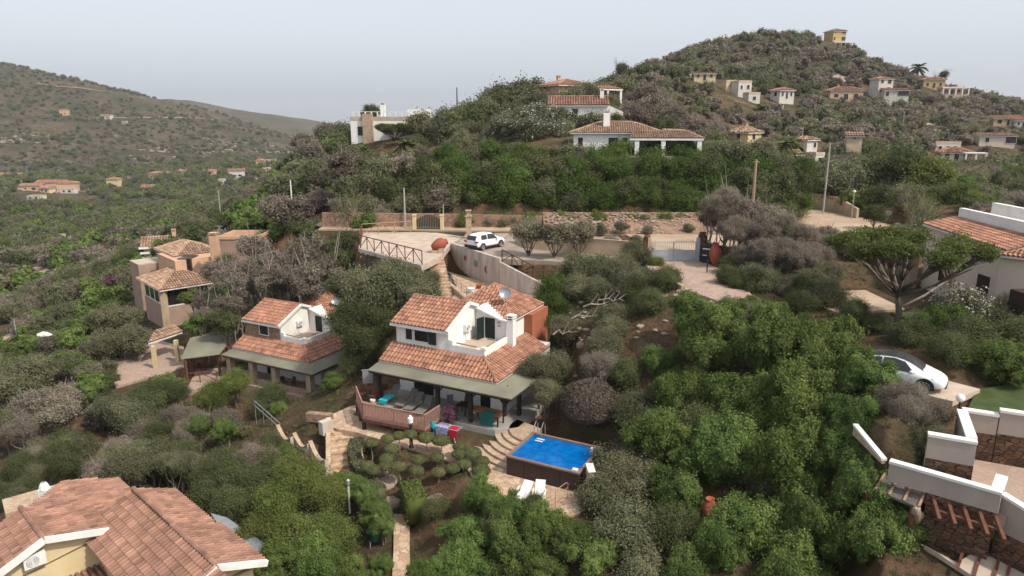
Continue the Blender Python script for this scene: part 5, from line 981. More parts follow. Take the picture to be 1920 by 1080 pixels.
# ---------------------------------------------------------------- road-side walls, platform and gate
def seg(name, label, a, b, z0, z1, z2, th, m, cap=None): return wall(name, label, a, b, z0, z1, z2, th, m, cap)
seg('retaining_wall', 'stained grey wall under the fenced platform', (-14.95, 67.0), (-7.75, 58.8), 3.2, 7.79, 7.79, .25, 'concrete')
seg('retaining_wall', 'left end wall of the fenced platform', (-16.5, 76.8), (-14.95, 67.05), 4.2, 7.79, 7.79, .25, 'concrete')
seg('retaining_wall', 'tall stained wall with hanging ornaments below the parked white car', (-6.1, 69.3), (-1.0, 61.3), 4.9, 7.95, 7.9, .3, 'concrete')
seg('retaining_wall', 'long streaked wall stepping down behind the pool house roof', (-1.0, 61.25), (3.7, 57.1), 4.2, 7.6, 6.0, .3, 'concrete')
seg('retaining_wall', 'low end of the streaked wall by the terracotta wall', (3.75, 57.0), (5.2, 54.4), 3.9, 6.0, 5.6, .3, 'concrete')
seg('stair_wall', 'brown wall with handrail along the stairs beside the courtyard', (-6.1, 61.8), (-3.3, 55.2), 3.6, 5.9, 5.4, .3, 'sandwall')
seg('garden_wall', 'long beige wall behind the three small grey trees', (2.0, 66.6), (10.9, 62.2), 6.6, 9.2, 9.2, .25, 'sandwall', 'palestone')
seg('garden_wall', 'short beige wall beside the parked car\'s nose', (.4, 70.5), (2.0, 66.7), 7.6, 8.9, 9.1, .25, 'sandwall')
seg('gate_wall', 'low pale wall left of the grey gate', (10.95, 62.1), (12.0, 60.4), 7.6, 9.0, 9.0, .3, 'palestone')
seg('gate_wall', 'dark stone wall right of the grey gate', (16.6, 60.4), (19.6, 58.6), 7.6, 9.6, 9.2, .5, 'darkstone')
seg('road_wall', 'brown stone retaining wall behind the green gate', (-22, 80.2), (-9.0, 80.0), 7.8, 9.6, 9.5, .4, 'brownstone')
seg('road_wall', 'brown stone retaining wall behind the white car', (-8.9, 80.0), (3.5, 79.6), 7.8, 9.5, 9.3, .4, 'brownstone')
b = MB(); b.hexa([(3.6, 74.6, 7.9), (24, 73.2, 7.9), (24, 81.2, 7.9), (3.6, 81.3, 7.9), (3.6, 77.6, 8.4), (24, 76.4, 8.4), (24, 81.2, 9.5), (3.6, 81.3, 9.5)]); tag(b.build('stony_bank', 'bank'), kind='structure')
seg('road_wall', 'ochre wall curving along the outer side of the sandy bend', (41.2, 100.8), (43.7, 93.4), 7.8, 10.2, 10.0, .3, 'sandwall', None)
seg('road_wall', 'end section of the ochre wall by the small street lamp', (43.75, 93.3), (43.5, 87.0), 7.8, 10.0, 9.2, .3, 'sandwall', None)
seg('road_wall', 'low grey wall at the far end of the sandy road', (45.5, 84), (52.5, 82), 7.6, 9.3, 9.2, .3, 'taupe', None)
seg('garden_wall', 'curved low stone edge left of the paved driveway', (11.3, 54.5), (12.6, 49.6), 7.2, 8.2, 8.2, .3, 'palestone')
# courtyard stairs
def stairs(name, label, a, b, w_, n, m):   # a top centre (x,y,z) b bottom centre
    a = np.array(a, float); b = np.array(b, float); d = b - a; ang = math.degrees(math.atan2(d[1], d[0])); L = math.hypot(d[0], d[1]); o = empty(name, tuple(b), ang, label, 'steps'); mb = MB()
    for i in range(n): mb.box(-L + L * i / n, -L + L * (i + 1) / n - .002 * (i % 2), -w_ / 2, w_ / 2, -1.6, -d[2] * (1 - (i + 1) / n) )
    mb.build('step_flight', m, o); return o
stairs('stone_steps', 'stone steps descending from the fenced platform past the courtyard', (-7.1, 63.2, 7.75), (-5.6, 57.5, 4.6), 1.5, 14, 'paving')
stairs('stone_steps', 'lower stone steps running down behind the pool house', (-5.6, 57.4, 4.6), (-4.2, 54.2, 4.3), 1.3, 3, 'paving')
stairs('stone_steps', 'wide stone steps left of the clipped garden', (-11.5, 43.2, 0), (-10.0, 38.6, -1.5), 2.2, 8, 'paving')
# cross-braced wooden fences
def cross_fence(name, label, a, b, z, hgt=1.0, n=5, m='fencewood', r=.05, z2=None):
    a = np.array(a[:2], float); b = np.array(b[:2], float); L = np.linalg.norm(b - a); ang = math.degrees(math.atan2(b[1] - a[1], b[0] - a[0])); o = empty(name, (a[0], a[1], z), ang, label, 'fence'); dz = (z2 - z) if z2 is not None else 0
    Z = lambda x: dz * x / L
    for i in range(n + 1): x = L * i / n; p = MB(); p.tube([(x, 0, Z(x) - .1), (x, 0, Z(x) + hgt)], r, 6); p.build('post', m, o)
    p = MB(); p.tube([(0, 0, hgt), (L, 0, dz + hgt)], r, 6); p.build('top_rail', m, o)
    for i in range(n):
        x0, x1 = L * i / n, L * (i + 1) / n; p = MB()
        if i % 2 == 0: p.tube([(x0, 0, Z(x0) + .08), (x1, 0, Z(x1) + hgt - .05)], r * .75, 5)
        else: p.tube([(x0, 0, Z(x0) + hgt - .05), (x1, 0, Z(x1) + .08)], r * .75, 5)
        p.build('brace', m, o)
    return o
cross_fence('wooden_fence', 'brown zigzag-braced fence along the front of the platform', (-14.9, 67.15), (-7.8, 59.0), 7.8, 1.25, 8)
cross_fence('wooden_fence', 'brown zigzag-braced fence at the left side of the platform', (-14.9, 67.2), (-16.3, 74.6), 7.8, 1.25, 4)
cross_fence('wooden_fence', 'pale-brown braced fence at the back of the platform left of the green gate', (-16.3, 74.7), (-11.4, 77.0), 7.8, 1.25, 3, 'bleached')
cross_fence('wooden_fence', 'braced fence stepping down on top of the streaked wall', (-.9, 61.4), (3.6, 57.4), 7.6, 1.1, 5, 'fencewood', .05, 6.0)
cross_fence('wooden_fence', 'braced fence around the small terrace by the left green canopy', nh(-16.4, 1.0), nh(-13.3, -2.6), NZ, 1.0, 4, 'redwood')
cross_fence('wooden_fence', 'braced fence along the front of the left house\'s side terrace', nh(-13.3, -2.65), nh(-11.3, -.6), NZ, 1.0, 2, 'redwood')
b = MB(); n = 24
o_ = empty('metal_handrail', (-6.0, 61.9, 5.9), -67, 'thin pale handrail along the courtyard stairs', 'railing')
for zz in (.25, .5, .8): b.tube([(0, 0, zz), (7, 0, zz - .5)], .025, 5)
for i in range(6): x = 7 * i / 5; b.tube([(x, 0, -.07 * x), (x, 0, .8 - .07 * x)], .03, 5)
b.build('rail', 'metal', o_)
# green driveway gate between posts
o_ = empty('wooden_gate', (-10.9, 78.0, 7.8), -4, 'arched dark green slatted gate between cream posts', 'gate'); b = MB()
for i in range(14): x = .15 + i * .195; b.box(x, x + .15, -.03, .03, .12, 1.3 + .55 * math.sin(math.pi * (i + .5) / 14))
b.build('gate_leaf', 'gategreen', o_)
for x in (-.15, 3.0): b = MB(); b.box(x - .18, x + .18, -.2, .2, 0, 1.75); b.box(x - .24, x + .24, -.26, .26, 1.75, 1.87); b.build('gate_pillar', 'cream', o_)
# grey-blue two-leaf gate
o_ = empty('metal_gate', (12.2, 60.1, 7.9), 0, 'pale blue-grey double gate with bars above solid panels', 'gate')
for s, x0 in ((0, .05), (1, 2.02)):
    b = MB(); w_ = 1.95; b.box(x0 + .06, x0 + w_ - .06, -.015, .015, .12, .95); b.build('gate_panel', 'gate', o_); b = MB()
    for x in (x0, x0 + w_ - .06): b.box(x, x + .06, -.03, .03, .05, 1.75)
    for z in (.06, .95, 1.68): b.box(x0 + .063, x0 + w_ - .063, -.028, .028, z, z + .06)
    for i in range(11): x = x0 + .2 + i * .153; b.box(x - .012, x + .012, -.012, .012, 1.01, 1.95)
    b.build('gate_frame', 'gate', o_)
for i, x in enumerate((-.15, 4.15)): b = MB(); b.box(x - .14, x + .14, -.15, .15, -.1, 2.1); b.build('gate_post', 'gate' if i else 'palestone', o_)
for i, (x, y, hgt) in enumerate([(11.9, 60.35, 2.0), (16.75, 60.3, 2.3)]):
    b = MB(); b.box(-.3, .3, -.3, .3, -.2, hgt); b.blob((0, 0, hgt + .1), .33, (1, 1, .6), 8, .1, i); tag(b.build('stone_pillar', 'darkstone', None, (x, y, 7.9)), ['stone pillar on the left of the grey gate', 'taller stone pillar on the right of the grey gate'][i], 'pillar', 'pillars of the grey gate')
o_ = empty('stone_pillar', (-4.6, 73.0, 7.8), 0, 'pale square pillar standing left of the white car', 'pillar'); b = MB(); b.box(-.28, .28, -.28, .28, 0, 2.3); b.box(-.36, .36, -.36, .36, 2.3, 2.45); b.box(-.2, .2, -.2, .2, 2.453, 2.9); b.box(-.3, .3, -.3, .3, 2.9, 3.0); b.build('shaft', 'palestone', o_)
# ---------------------------------------------------------------- pool
o_ = empty('above_ground_pool', (*mh(1.3, -3.05), 0), MA, 'rectangular brown-panelled pool filled with bright blue water', 'pool'); PL, PW, PH = 4.5, 3.5, 1.2
b = MB()
for i in range(4): x0 = PL * i / 4; b.box(x0 + .015, x0 + PL / 4 - .015, 0, .05, 0, PH - .1); b.box(x0 + .015, x0 + PL / 4 - .015, PW - .05, PW, 0, PH - .1)
for i in range(3): y0 = .055 + (PW - .11) * i / 3; b.box(0, .05, y0 + .01, y0 + (PW - .11) / 3 - .01, 0, PH - .1); b.box(PL - .05, PL, y0 + .01, y0 + (PW - .11) / 3 - .01, 0, PH - .1)
b.build('side_panel', 'poolpanel', o_); b = MB(); c = .13
b.box(-.04, PL + .04, -.04, c, PH - .097, PH); b.box(-.04, PL + .04, PW - c, PW + .04, PH - .097, PH); b.box(-.04, c, c + .002, PW - c - .002, PH - .097, PH); b.box(PL - c, PL + .04, c + .002, PW - c - .002, PH - .097, PH); b.build('coping', 'coping', o_)
b = MB(); b.box(.06, PL - .06, .06, .14, .05, PH - .1); b.box(.06, PL - .06, PW - .14, PW - .06, .05, PH - .1); b.box(.06, .14, .143, PW - .143, .05, PH - .1); b.box(PL - .14, PL - .06, .143, PW - .143, .05, PH - .1); b.box(.143, PL - .143, .143, PW - .143, .02, .06); b.build('liner', 'liner', o_)
def water_mat():
    m = bpy.data.materials.new('pool_water'); m.use_nodes = True; n = m.node_tree.nodes; l = m.node_tree.links; b = n['Principled BSDF']
    b.inputs['Base Color'].default_value = (.0, .155, .56, 1); b.inputs['Roughness'].default_value = .06; b.inputs['IOR'].default_value = 1.33
    t = n.new('ShaderNodeTexNoise'); t.inputs['Scale'].default_value = 2.2; t.inputs['Detail'].default_value = 2; tc = n.new('ShaderNodeTexCoord'); l.new(tc.outputs['Object'], t.inputs['Vector'])
    rp = n.new('ShaderNodeValToRGB'); rp.color_ramp.elements[0].color = (0, .095, .33, 1); rp.color_ramp.elements[1].color = (.003, .15, .45, 1); rp.color_ramp.elements[0].position = .4; rp.color_ramp.elements[1].position = .7; l.new(t.outputs['Fac'], rp.inputs[0]); l.new(rp.outputs[0], b.inputs['Base Color'])
    bp = n.new('ShaderNodeBump'); bp.inputs['Strength'].default_value = .35; bp.inputs['Distance'].default_value = .05; t2 = n.new('ShaderNodeTexNoise'); t2.inputs['Scale'].default_value = 7; l.new(tc.outputs['Object'], t2.inputs['Vector']); l.new(t2.outputs['Fac'], bp.inputs['Height']); l.new(bp.outputs[0], b.inputs['Normal']); return m
M['water'] = water_mat(); b = MB(); b.box(.143, PL - .143, .143, PW - .143, .063, PH - .16); b.build('water', 'water', o_)
b = MB(); b.box(.5, 1.0, PW - .5, PW - .4, PH - .158, PH - .12); b.box(.5, 1.0, PW - .75, PW - .66, PH - .158, PH - .14); b.build('step', 'trim', o_)
for x, y in ((PL - .5, .16), (PL - .5, PW - .55)): b = MB(); b.box(x, x + .3, y, y + .28, PH - .4, PH + .02); b.build('skimmer', 'trim', o_)
b = MB()
for s in (0, .5): b.tube([(.2 + s, PW + .35, 0), (.2 + s, PW + .3, 1.7), (.2 + s, PW + .05, 1.95), (.2 + s, PW - .2, 1.7), (.2 + s, PW - .25, 1.15)], .025, 6)
for z in (.3, .6, .9): b.box(.2, .7, PW + .25, PW + .35, z, z + .04)
b.build('ladder', 'metal', o_)
o_ = empty('heat_pump', (*mh(6.35, -.6), 0), MA - 70, 'white pump unit with a round black fan beside the pool corner', 'pump'); b = MB(); b.box(-.45, .45, -.18, .18, .5, 1.15); b.build('casing', 'trim', o_); b = MB(); b.lathe([(.001, 0), (.22, 0), (.24, .02)], n=16); k = b.build('fan', 'blackplastic', o_, (-.1, -.19, .82)); k.rotation_euler = (R_(90), 0, 0); b = MB(); b.box(-.45, .45, -.2, .2, 0, .497); b.build('plinth', 'concrete', o_)
o_ = empty('pool_cabinet', (*mh(6.35, -2.7), 0), MA - 60, 'tall beige cabinet by the pool\'s front corner', 'cabinet'); b = MB(); b.box(-.45, .45, -.16, .16, 0, 1.45); b.build('body', 'taupe', o_); b = MB(); b.box(-.38, .38, -.19, -.162, .1, 1.35); b.build('door', 'sandwall', o_); b = MB(); b.box(-.5, .5, -.21, .2, 1.453, 1.51); b.build('top', 'trim', o_)
# curved steps
C0 = mh(1.3, 1.7); o_ = empty('curved_steps', (*C0, 0), MA, 'fan-shaped curved stone steps between veranda and pool', 'steps'); b = MB()
for i, rad in enumerate((4.3, 3.85, 3.4, 2.95, 2.5, 2.05)):
    ps = [(0, 0)] + [(rad * math.cos(R_(t)), rad * math.sin(R_(t))) for t in range(165, 272, 8)]
    b.prism(ps, -.2 if i == 0 else .15 * i - .01, .15 * (i + 1), 0)
b.build('tread', 'palestone', o_)
# deck in front of the veranda
DK = [(-12.3, -.05), (-9.9, -2.2), (-5.2, -1.85), (-5.2, .0), (-11.2, -.05)]
o_ = empty('wooden_deck', (*MH, MZ), MA, 'raised timber deck with brown slatted balustrade in front of the right white house', 'deck'); b = MB(); b.prism(DK, -.1, .02); b.build('deck_floor', 'deckwood', o_)
b = MB(); b.bar((-12.25, -.05, -.2), (-9.9, -2.15, -.2), .14, .22); b.bar((-9.9, -2.15, -.2), (-5.2, -1.8, -.2), .14, .22); b.bar((-5.25, -1.8, -.2), (-5.25, .1, -.2), .14, .22); b.build('edge_beam', 'redwood', o_)
for x, y in [(-9.9, -2.1), (-7.6, -1.95), (-5.3, -1.75), (-12.1, -.1), (-11.0, -1.1)]: b = MB(); b.box(x - .1, x + .1, y - .1, y + .1, -1.0, -.31); b.build('deck_post', 'darkwood', o_)
def balus(pts, m='railwood', hgt=1.0):
    for i in range(len(pts) - 1):
        a, c = np.array(pts[i]), np.array(pts[i + 1]); L = np.linalg.norm(c - a); n = int(L / .11); b = MB(); b.bar((*a, hgt), (*c, hgt), .07, .05); b.bar((*a, .1), (*c, .1), .05, .05)
        for k in range(n + 1): q = a + (c - a) * k / n; b.box(q[0] - .024, q[0] + .024, q[1] - .02, q[1] + .02, .127, hgt - .027)
        b.build('balustrade', m, o_)
balus([(-12.25, -.0), (-9.9, -2.15)]); balus([(-9.9, -2.15), (-7.55, -1.98)]); balus([(-7.55, -1.98), (-5.22, -1.8)]); balus([(-5.2, -1.8), (-5.2, -.1)])
# steel railing right of the bougainvillea, with things hung on it
o_ = empty('veranda_railing', (*MH, MZ), MA, 'thin dark railing along the veranda edge by the wooden table', 'railing'); b = MB()
for z in (.5, .95): b.tube([(-4.3, .05, z), (-1.3, .2, z)], .02, 5)
for i in range(28): x = -4.3 + 3 * i / 27; b.tube([(x, .05 + .005 * i, 0), (x, .05 + .005 * i, .95)], .01, 4)
b.build('rail', 'blackplastic', o_)
# outdoor furniture
def lounger(loc, rz, label, m='sling', frame='bleached', back=40):
    o = empty('sun_lounger', loc, rz, label, 'sun lounger', None); b = MB(); b.bar((0, -.3, .3), (1.35, -.3, .3), .04, .06); b.bar((0, .3, .3), (1.35, .3, .3), .04, .06); b.bar((0, -.3, .3), (0, .3, .3), .05)
    b.build('frame', frame, o)
    for x in (.15, 1.25):
        for y in (-.3, .3): b = MB(); b.bar((x, y, 0), (x - .05, y, .3), .04); b.build('leg', frame, o)
    b = MB(); b.box(.02, 1.35, -.27, .27, .31, .34); b.build('seat', m, o); c, s = math.cos(R_(back)), math.sin(R_(back)); b = MB(); b.bar((1.35, 0, .34), (1.35 + .75 * c, 0, .34 + .75 * s), .54, .04); b.build('backrest', m, o)
    b = MB(); b.bar((1.1, -.33, .3), (1.3, -.33, .62), .04); b.bar((.8, -.33, .58), (1.45, -.33, .6), .05, .03); b.bar((1.1, .33, .3), (1.3, .33, .62), .04); b.bar((.8, .33, .58), (1.45, .33, .6), .05, .03); b.build('armrest', frame, o); return o
lounger((*mh(-10.0, .0), MZ + .02), MA + 92, 'grey folding lounger under the turquoise towel, far left of the deck'); b = MB(); b.box(-.3, .3, -.6, .6, 0, .03); b.box(-.3, .3, -.63, -.602, -.25, .03); tag(b.build('towel', 'cyan', None, (*mh(-9.98, .55), MZ + .37), MA + 2), 'turquoise towel spread over the leftmost lounger on the deck', 'towel')
lounger((*mh(-8.6, .0), MZ), MA + 88, 'grey folding lounger second from the left on the deck'); lounger((*mh(-7.7, -.3), MZ), MA + 95, 'grey folding lounger third from the left on the deck'); lounger((*mh(-6.7, -.5), MZ), MA + 98, 'grey folding lounger nearest the middle post of the deck')
p = G(985, 947, 0); lounger((p[0] - .6, p[1] - .5, 0), 65, 'white padded lounger on the left of the pool patio', 'whitefab', 'trim', 30); lounger((p[0] + .55, p[1] - .75, 0), 80, 'white slatted lounger with raised back on the right of the pool patio', 'whitefab', 'trim', 55)
o_ = empty('handrail', (*mh(5.5, -4.0), 0), MA + 80, 'thin looped handrail beside the white loungers', 'railing'); b = MB()
for y in (0,): b.tube([(-1.1, y, 0), (-1.1, y, .95), (-.9, y, 1.05), (-.1, y, 1.05), (.1, y, .95), (.1, y, 0)], .022, 6)
for z in (.35, .7): b.tube([(-1.1, 0, z), (.1, 0, z)], .015, 5)
b.build('rail', 'bleached', o_)
def table(loc, rz, label, L, W, hgt=.75, m='orangewood', leg='darkwood'):
    o = empty('table', loc, rz, label, 'table'); b = MB(); b.box(-L / 2, L / 2, -W / 2, W / 2, hgt - .05, hgt); b.build('tabletop', m, o)
    for x in (-1, 1):
        for y in (-1, 1): b = MB(); b.box(x * (L / 2 - .1) - .04, x * (L / 2 - .1) + .04, y * (W / 2 - .1) - .04, y * (W / 2 - .1) + .04, 0, hgt - .053); b.build('leg', leg, o)
    return o
def chair(loc, rz, label, m='redwood', fold=True):
    o = empty('chair', loc, rz, label, 'chair'); b = MB(); b.box(-.22, .22, -.22, .22, .42, .46); b.build('seat', m, o); b = MB(); b.hexa([(-.22, .2, .46), (.22, .2, .46), (.22, .24, .46), (-.22, .24, .46), (-.22, .3, .95), (.22, .3, .95), (.22, .34, .95), (-.22, .34, .95)]); b.build('backrest', m, o)
    for x in (-.2, .2):
        for y in (-.2, .2): b = MB(); b.bar((x, y, 0), (x, -y * .2 + y * .8, .42), .035); b.build('leg', m, o)
    return o
table((*mh(-2.2, .95), MZ), MA, 'orange-brown wooden table at the veranda edge', 2.1, .95, .8); b = MB(); b.box(-.45, .45, -.02, .02, -.95, 0); b.box(-.45, .45, .02, .55, -.02, .02)
tag(b.build('tablecloth', 'teal', None, (*mh(-1.95, .40), MZ + .84), MA), 'dark teal cloth hanging over the front of the wooden table', 'cloth')
chair((*mh(-5.4, 1.6), MZ), 20, 'dark folding chair behind the purple flowers on the veranda', 'sling'); chair((*mh(-4.6, 2.0), MZ), -40, 'red-brown chair beside the veranda window', 'redwood'); table((*mh(-4.3, 1.4), MZ), MA, 'small round-edged table with a plant by the veranda posts', .8, .8, .7, 'darkwood')
table((*mh(-11.4, .9), MZ), MA, 'dark wooden table at the left end of the veranda', 1.3, .7, .72, 'redwood', 'redwood')
for k, (a, c, r_) in enumerate([(-11.9, .3, 30), (-11.0, .3, -20), (-12.0, 1.5, 150), (-11.0, 1.6, 200)]): chair((*mh(a, c), MZ), r_, ['red-brown chair at the left corner of the deck', 'red-brown chair in front of the left veranda table', 'red-brown chair behind the left veranda table', 'red-brown chair between the left veranda table and the dark post'][k])
b = MB(); b.lathe([(.001, 0), (.14, 0), (.2, .14), (.19, .22), (.001, .22)]); tag(b.build('planter', 'trim', None, (*mh(-10.9, .1), MZ + .02)), 'round white planter at the foot of the left dark post', 'pot')
b = MB(); b.box(-.35, .35, -.02, .02, 0, 1.0); b.box(-.4, .4, -.04, .04, .98, 1.05); o_ = b.build('folding_screen', 'metal', None, (*mh(-12.0, 1.0), MZ + .9), 10); tag(o_, 'pale folded panel standing behind the left end of the deck', 'panel')
chair((*nh(-4.6, 1.2), NZ), 60, 'red-brown chair beside the black window of the left white house'); chair((*nh(-3.9, 1.4), NZ), -30, 'red-brown chair nearest the right pillar of the left white house')
for k, (a, c) in enumerate([(-15.2, 1.2), (-14.4, .2), (-15.8, .4)]): chair((*nh(a, c), NZ), k * 70, ['dark red chair under the middle of the green side canopy', 'dark red chair near the front post of the green side canopy', 'dark red chair by the fence of the green side canopy'][k])
table((*nh(-15.0, .5), NZ), 20, 'dark red table under the green side canopy', 1.2, .8, .75, 'redwood', 'redwood')
# things drying in front of the veranda
o_ = empty('plastic_chair', (*mh(-5.1, -.95), .35), MA + 160, 'turquoise plastic chair with curved back in front of the veranda', 'chair'); b = MB(); b.box(-.25, .25, -.25, .25, .4, .45)
o2 = b.build('seat', 'cyan', o_); b = MB()
for i in range(6): t = -60 + i * 24; u = -60 + (i + 1) * 24; b.hexa([(.27 * math.sin(R_(t)), .27 * math.cos(R_(t)) - .02, .45), (.27 * math.sin(R_(u)), .27 * math.cos(R_(u)) - .02, .45), (.3 * math.sin(R_(u)), .3 * math.cos(R_(u)), .45), (.3 * math.sin(R_(t)), .3 * math.cos(R_(t)), .45), (.27 * math.sin(R_(t)), .3 * math.cos(R_(t)), .9), (.27 * math.sin(R_(u)), .3 * math.cos(R_(u)), .9), (.3 * math.sin(R_(u)), .33 * math.cos(R_(u)), .9), (.3 * math.sin(R_(t)), .33 * math.cos(R_(t)), .9)])
b.build('backrest', 'cyan', o_)
for x in (-.2, .2):
    for y in (-.2, .2): b = MB(); b.bar((x * 1.15, y * 1.15, -.35), (x, y, .4), .05); b.build('leg', 'cyan', o_)
o_ = empty('drying_rack', (*mh(-4.0, -.95), 0), MA, 'white folding drying rack hung with cloths', 'rack'); b = MB()
for s in (-.3, .3): b.tube([(-.75, s, 0), (.1, -s, 1.0)], .015, 5); b.tube([(.75, s, 0), (-.1, -s, 1.0)], .015, 5)
for y in (-.3, -.15, 0, .15, .3): b.tube([(-.8, y, 1.0), (.9, y, 1.0)], .012, 4)
b.build('frame', 'trim', o_)
for nm, x0, x1, y, m, lab in [('towel', -.75, .1, -.33, 'pattern', 'blue and white patterned towel on the drying rack'), ('towel', .15, .75, -.2, 'red', 'red towel on the right end of the drying rack')]:
    b = MB(); b.box(x0, x1, y - .015, y + .015, .4, 1.03); b.box(x0, x1, y + .0153, y + .35, 1.0, 1.03); c = b.build(nm, m, None, (*mh(-4.0, -.95), 0), MA); tag(c, lab, 'towel')
p = mh(-5.6, -2.8); o_ = empty('garden_lamp', (p[0], p[1], 0), 0, 'thick dark lamp post with white lantern in front of the deck', 'lamp'); b = MB(); b.lathe([(.16, 0), (.12, .1), (.1, 1.5), (.12, 1.55)], n=10); b.build('lamp_post', 'darkwood', o_); b = MB(); b.lathe([(.05, 1.55), (.16, 1.7), (.17, 2.0), (.1, 2.05), (.07, 2.15), (.001, 2.2)], n=10); b.build('lantern', 'globe', o_)
p = G(656, 962, -1.6); o_ = empty('garden_lamp', p, 0, 'slim white lamp column rising from the yellow-green bushes', 'lamp'); b = MB(); b.tube([(0, 0, 0), (0, 0, 1.7)], .06, 8); b.build('lamp_post', 'trim', o_); b = MB(); b.lathe([(.06, 1.7), (.11, 1.8), (.11, 2.05), (.001, 2.15)], n=10); b.build('lamp_head', 'metal', o_)
p = G(705, 1018, -2.0); o_ = empty('covered_barbecue', p, 20, 'dark green covered round barbecue by the garden path', 'barbecue'); b = MB(); b.blob((0, 0, .75), .42, (1.2, .95, .6), 14, .03, 3); b.lathe([(.42, .3), (.46, .55), (.45, .8)], n=14); b.build('cover', 'green_tarp', o_, smooth=True)
for x in (-.35, .35): b = MB(); b.bar((x, -.3, 0), (x * .9, -.2, .5), .04); b.bar((x, .3, 0), (x * .9, .2, .5), .04); b.build('leg', 'metal', o_)
# wavy wall left of the stairs
for k, (a, c) in enumerate([((521, 800), (547, 820)), ((552, 815), (579, 832)), ((582, 830), (612, 862))]):
    A = G(a[0], a[1], -.3); B_ = G(c[0], c[1], -.3); a3, b3 = np.array(A[:2]), np.array(B_[:2]); L = np.linalg.norm(b3 - a3); ang = math.degrees(math.atan2(b3[1] - a3[1], b3[0] - a3[0]))
    o_ = empty('scalloped_wall', (A[0], A[1], -2.6), ang, ['leftmost scoop-topped grey garden wall panel by the stone stairs', 'middle scoop-topped grey garden wall panel', 'right scoop-topped grey garden wall panel beside the stair wall'][k], 'wall', 'scalloped garden wall'); b = MB(); b2 = MB(); n = 10
    for i in range(n):
        f = lambda t: 2.35 - .55 * math.sin(math.pi * t) - .1 * t; t0, t1 = i / n, (i + 1) / n
        b.hexa([(L * t0, -.1, 0), (L * t1, -.1, 0), (L * t1, .1, 0), (L * t0, .1, 0), (L * t0, -.1, f(t0)), (L * t1, -.1, f(t1)), (L * t1, .1, f(t1)), (L * t0, .1, f(t0))])
        b2.hexa([(L * t0, -.13, f(t0)), (L * t1, -.13, f(t1)), (L * t1, .13, f(t1)), (L * t0, .13, f(t0)), (L * t0, -.13, f(t0) + .1), (L * t1, -.13, f(t1) + .1), (L * t1, .13, f(t1) + .1), (L * t0, .13, f(t0) + .1)])
    b.build('wall_face', 'concrete', o_); b2.build('coping', 'palestone', o_)
wall('stair_wall', 'pale vertical-ended wall on the left edge of the stone stairs', G(616, 790, .3), G(616, 880, -1.2), -2.6, .6, -.9, .3, 'palestone')
for k, (px, py) in enumerate([(600, 790), (612, 812)]): b = MB(); b.box(-.9 + .5 * k, .9 - .5 * k, -.25, .25, 0, .6 + .3 * k); tag(b.build('planter_box', 'brownstone' if k == 0 else 'concrete', None, G(px, py, -.1), -12 + 60 * k), ['brown brick planter box near the top of the stone stairs', 'small grey block standing beside the stair wall'][k], 'planter')
o_ = empty('garden_railing', (*G(480, 783, -2.6)[:2], -2.6), -46, 'grey railing leading down to the scalloped wall', 'railing'); b = MB()
for z in (.5, .9): b.tube([(0, 0, z + .5), (4.3, 0, z)], .03, 5)
for i in range(4): b.tube([(i * 1.4, 0, -.5), (i * 1.4, 0, 1.4 - i * .15)], .03, 5)
b.build('rail', 'metal', o_)
# amphorae
def amphora(loc, label, r, hgt, tilt=(0, 0, 0)):
    b = MB(); b.lathe([(.001, 0), (r * .35, .02), (r * .75, hgt * .25), (r, hgt * .5), (r * .92, hgt * .72), (r * .55, hgt * .88), (r * .42, hgt * .93), (r * .55, hgt), (r * .45, hgt * .98), (r * .3, hgt * .9), (.001, hgt * .88)], n=18); o = b.build('amphora', 'terracotta', None, loc, smooth=True); o.rotation_euler = tuple(R_(t) for t in tilt); tag(o, label, 'jar'); return o
amphora((-7.6, 64.5, 8.35), 'large terracotta amphora lying on its side on a pedestal at the stair head', .58, 1.6, (0, 72, 20)); b = MB(); b.box(-.25, .25, -.25, .25, 0, .5); b.box(-.9, -.25, -.2, .2, 0, .3); tag(b.build('pedestal', 'palestone', None, (-6.7, 64.6, 7.8)), 'small stone pedestal carrying the tilted amphora', 'pedestal')
amphora((17.3, 58.0, 7.9), 'tall red terracotta amphora standing right of the grey gate', .52, 2.0)
amphora(G(1328, 985, .3), 'terracotta jar showing through the bright trees in the foreground', .42, 1.5)
o_ = empty('mailbox', (17.0, 59.3, 7.9), -35, 'dark mailbox with white label stripes right of the gate', 'mailbox'); b = MB(); b.box(-.5, .5, -.1, .1, .5, 1.5); b.build('box', 'blackplastic', o_); b = MB(); b.box(-.4, .3, -.12, -.103, 1.2, 1.3); b.box(-.4, .0, -.12, -.103, .65, .72); b.build('label_plate', 'trim', o_)
b = MB(); b.box(-.45, .45, -.05, .05, 0, .5); b.build('stand', 'darkwood', o_)
b = MB(); b.tube([(0, 0, 0), (0, 0, .95)], .05, 7); b.lathe([(.08, .9), (.08, 1.05), (.001, 1.1)], n=8); tag(b.build('bollard_light', 'blackplastic', None, (15.9, 55.3, 7.9)), 'short black bollard light on the paved driveway', 'bollard')
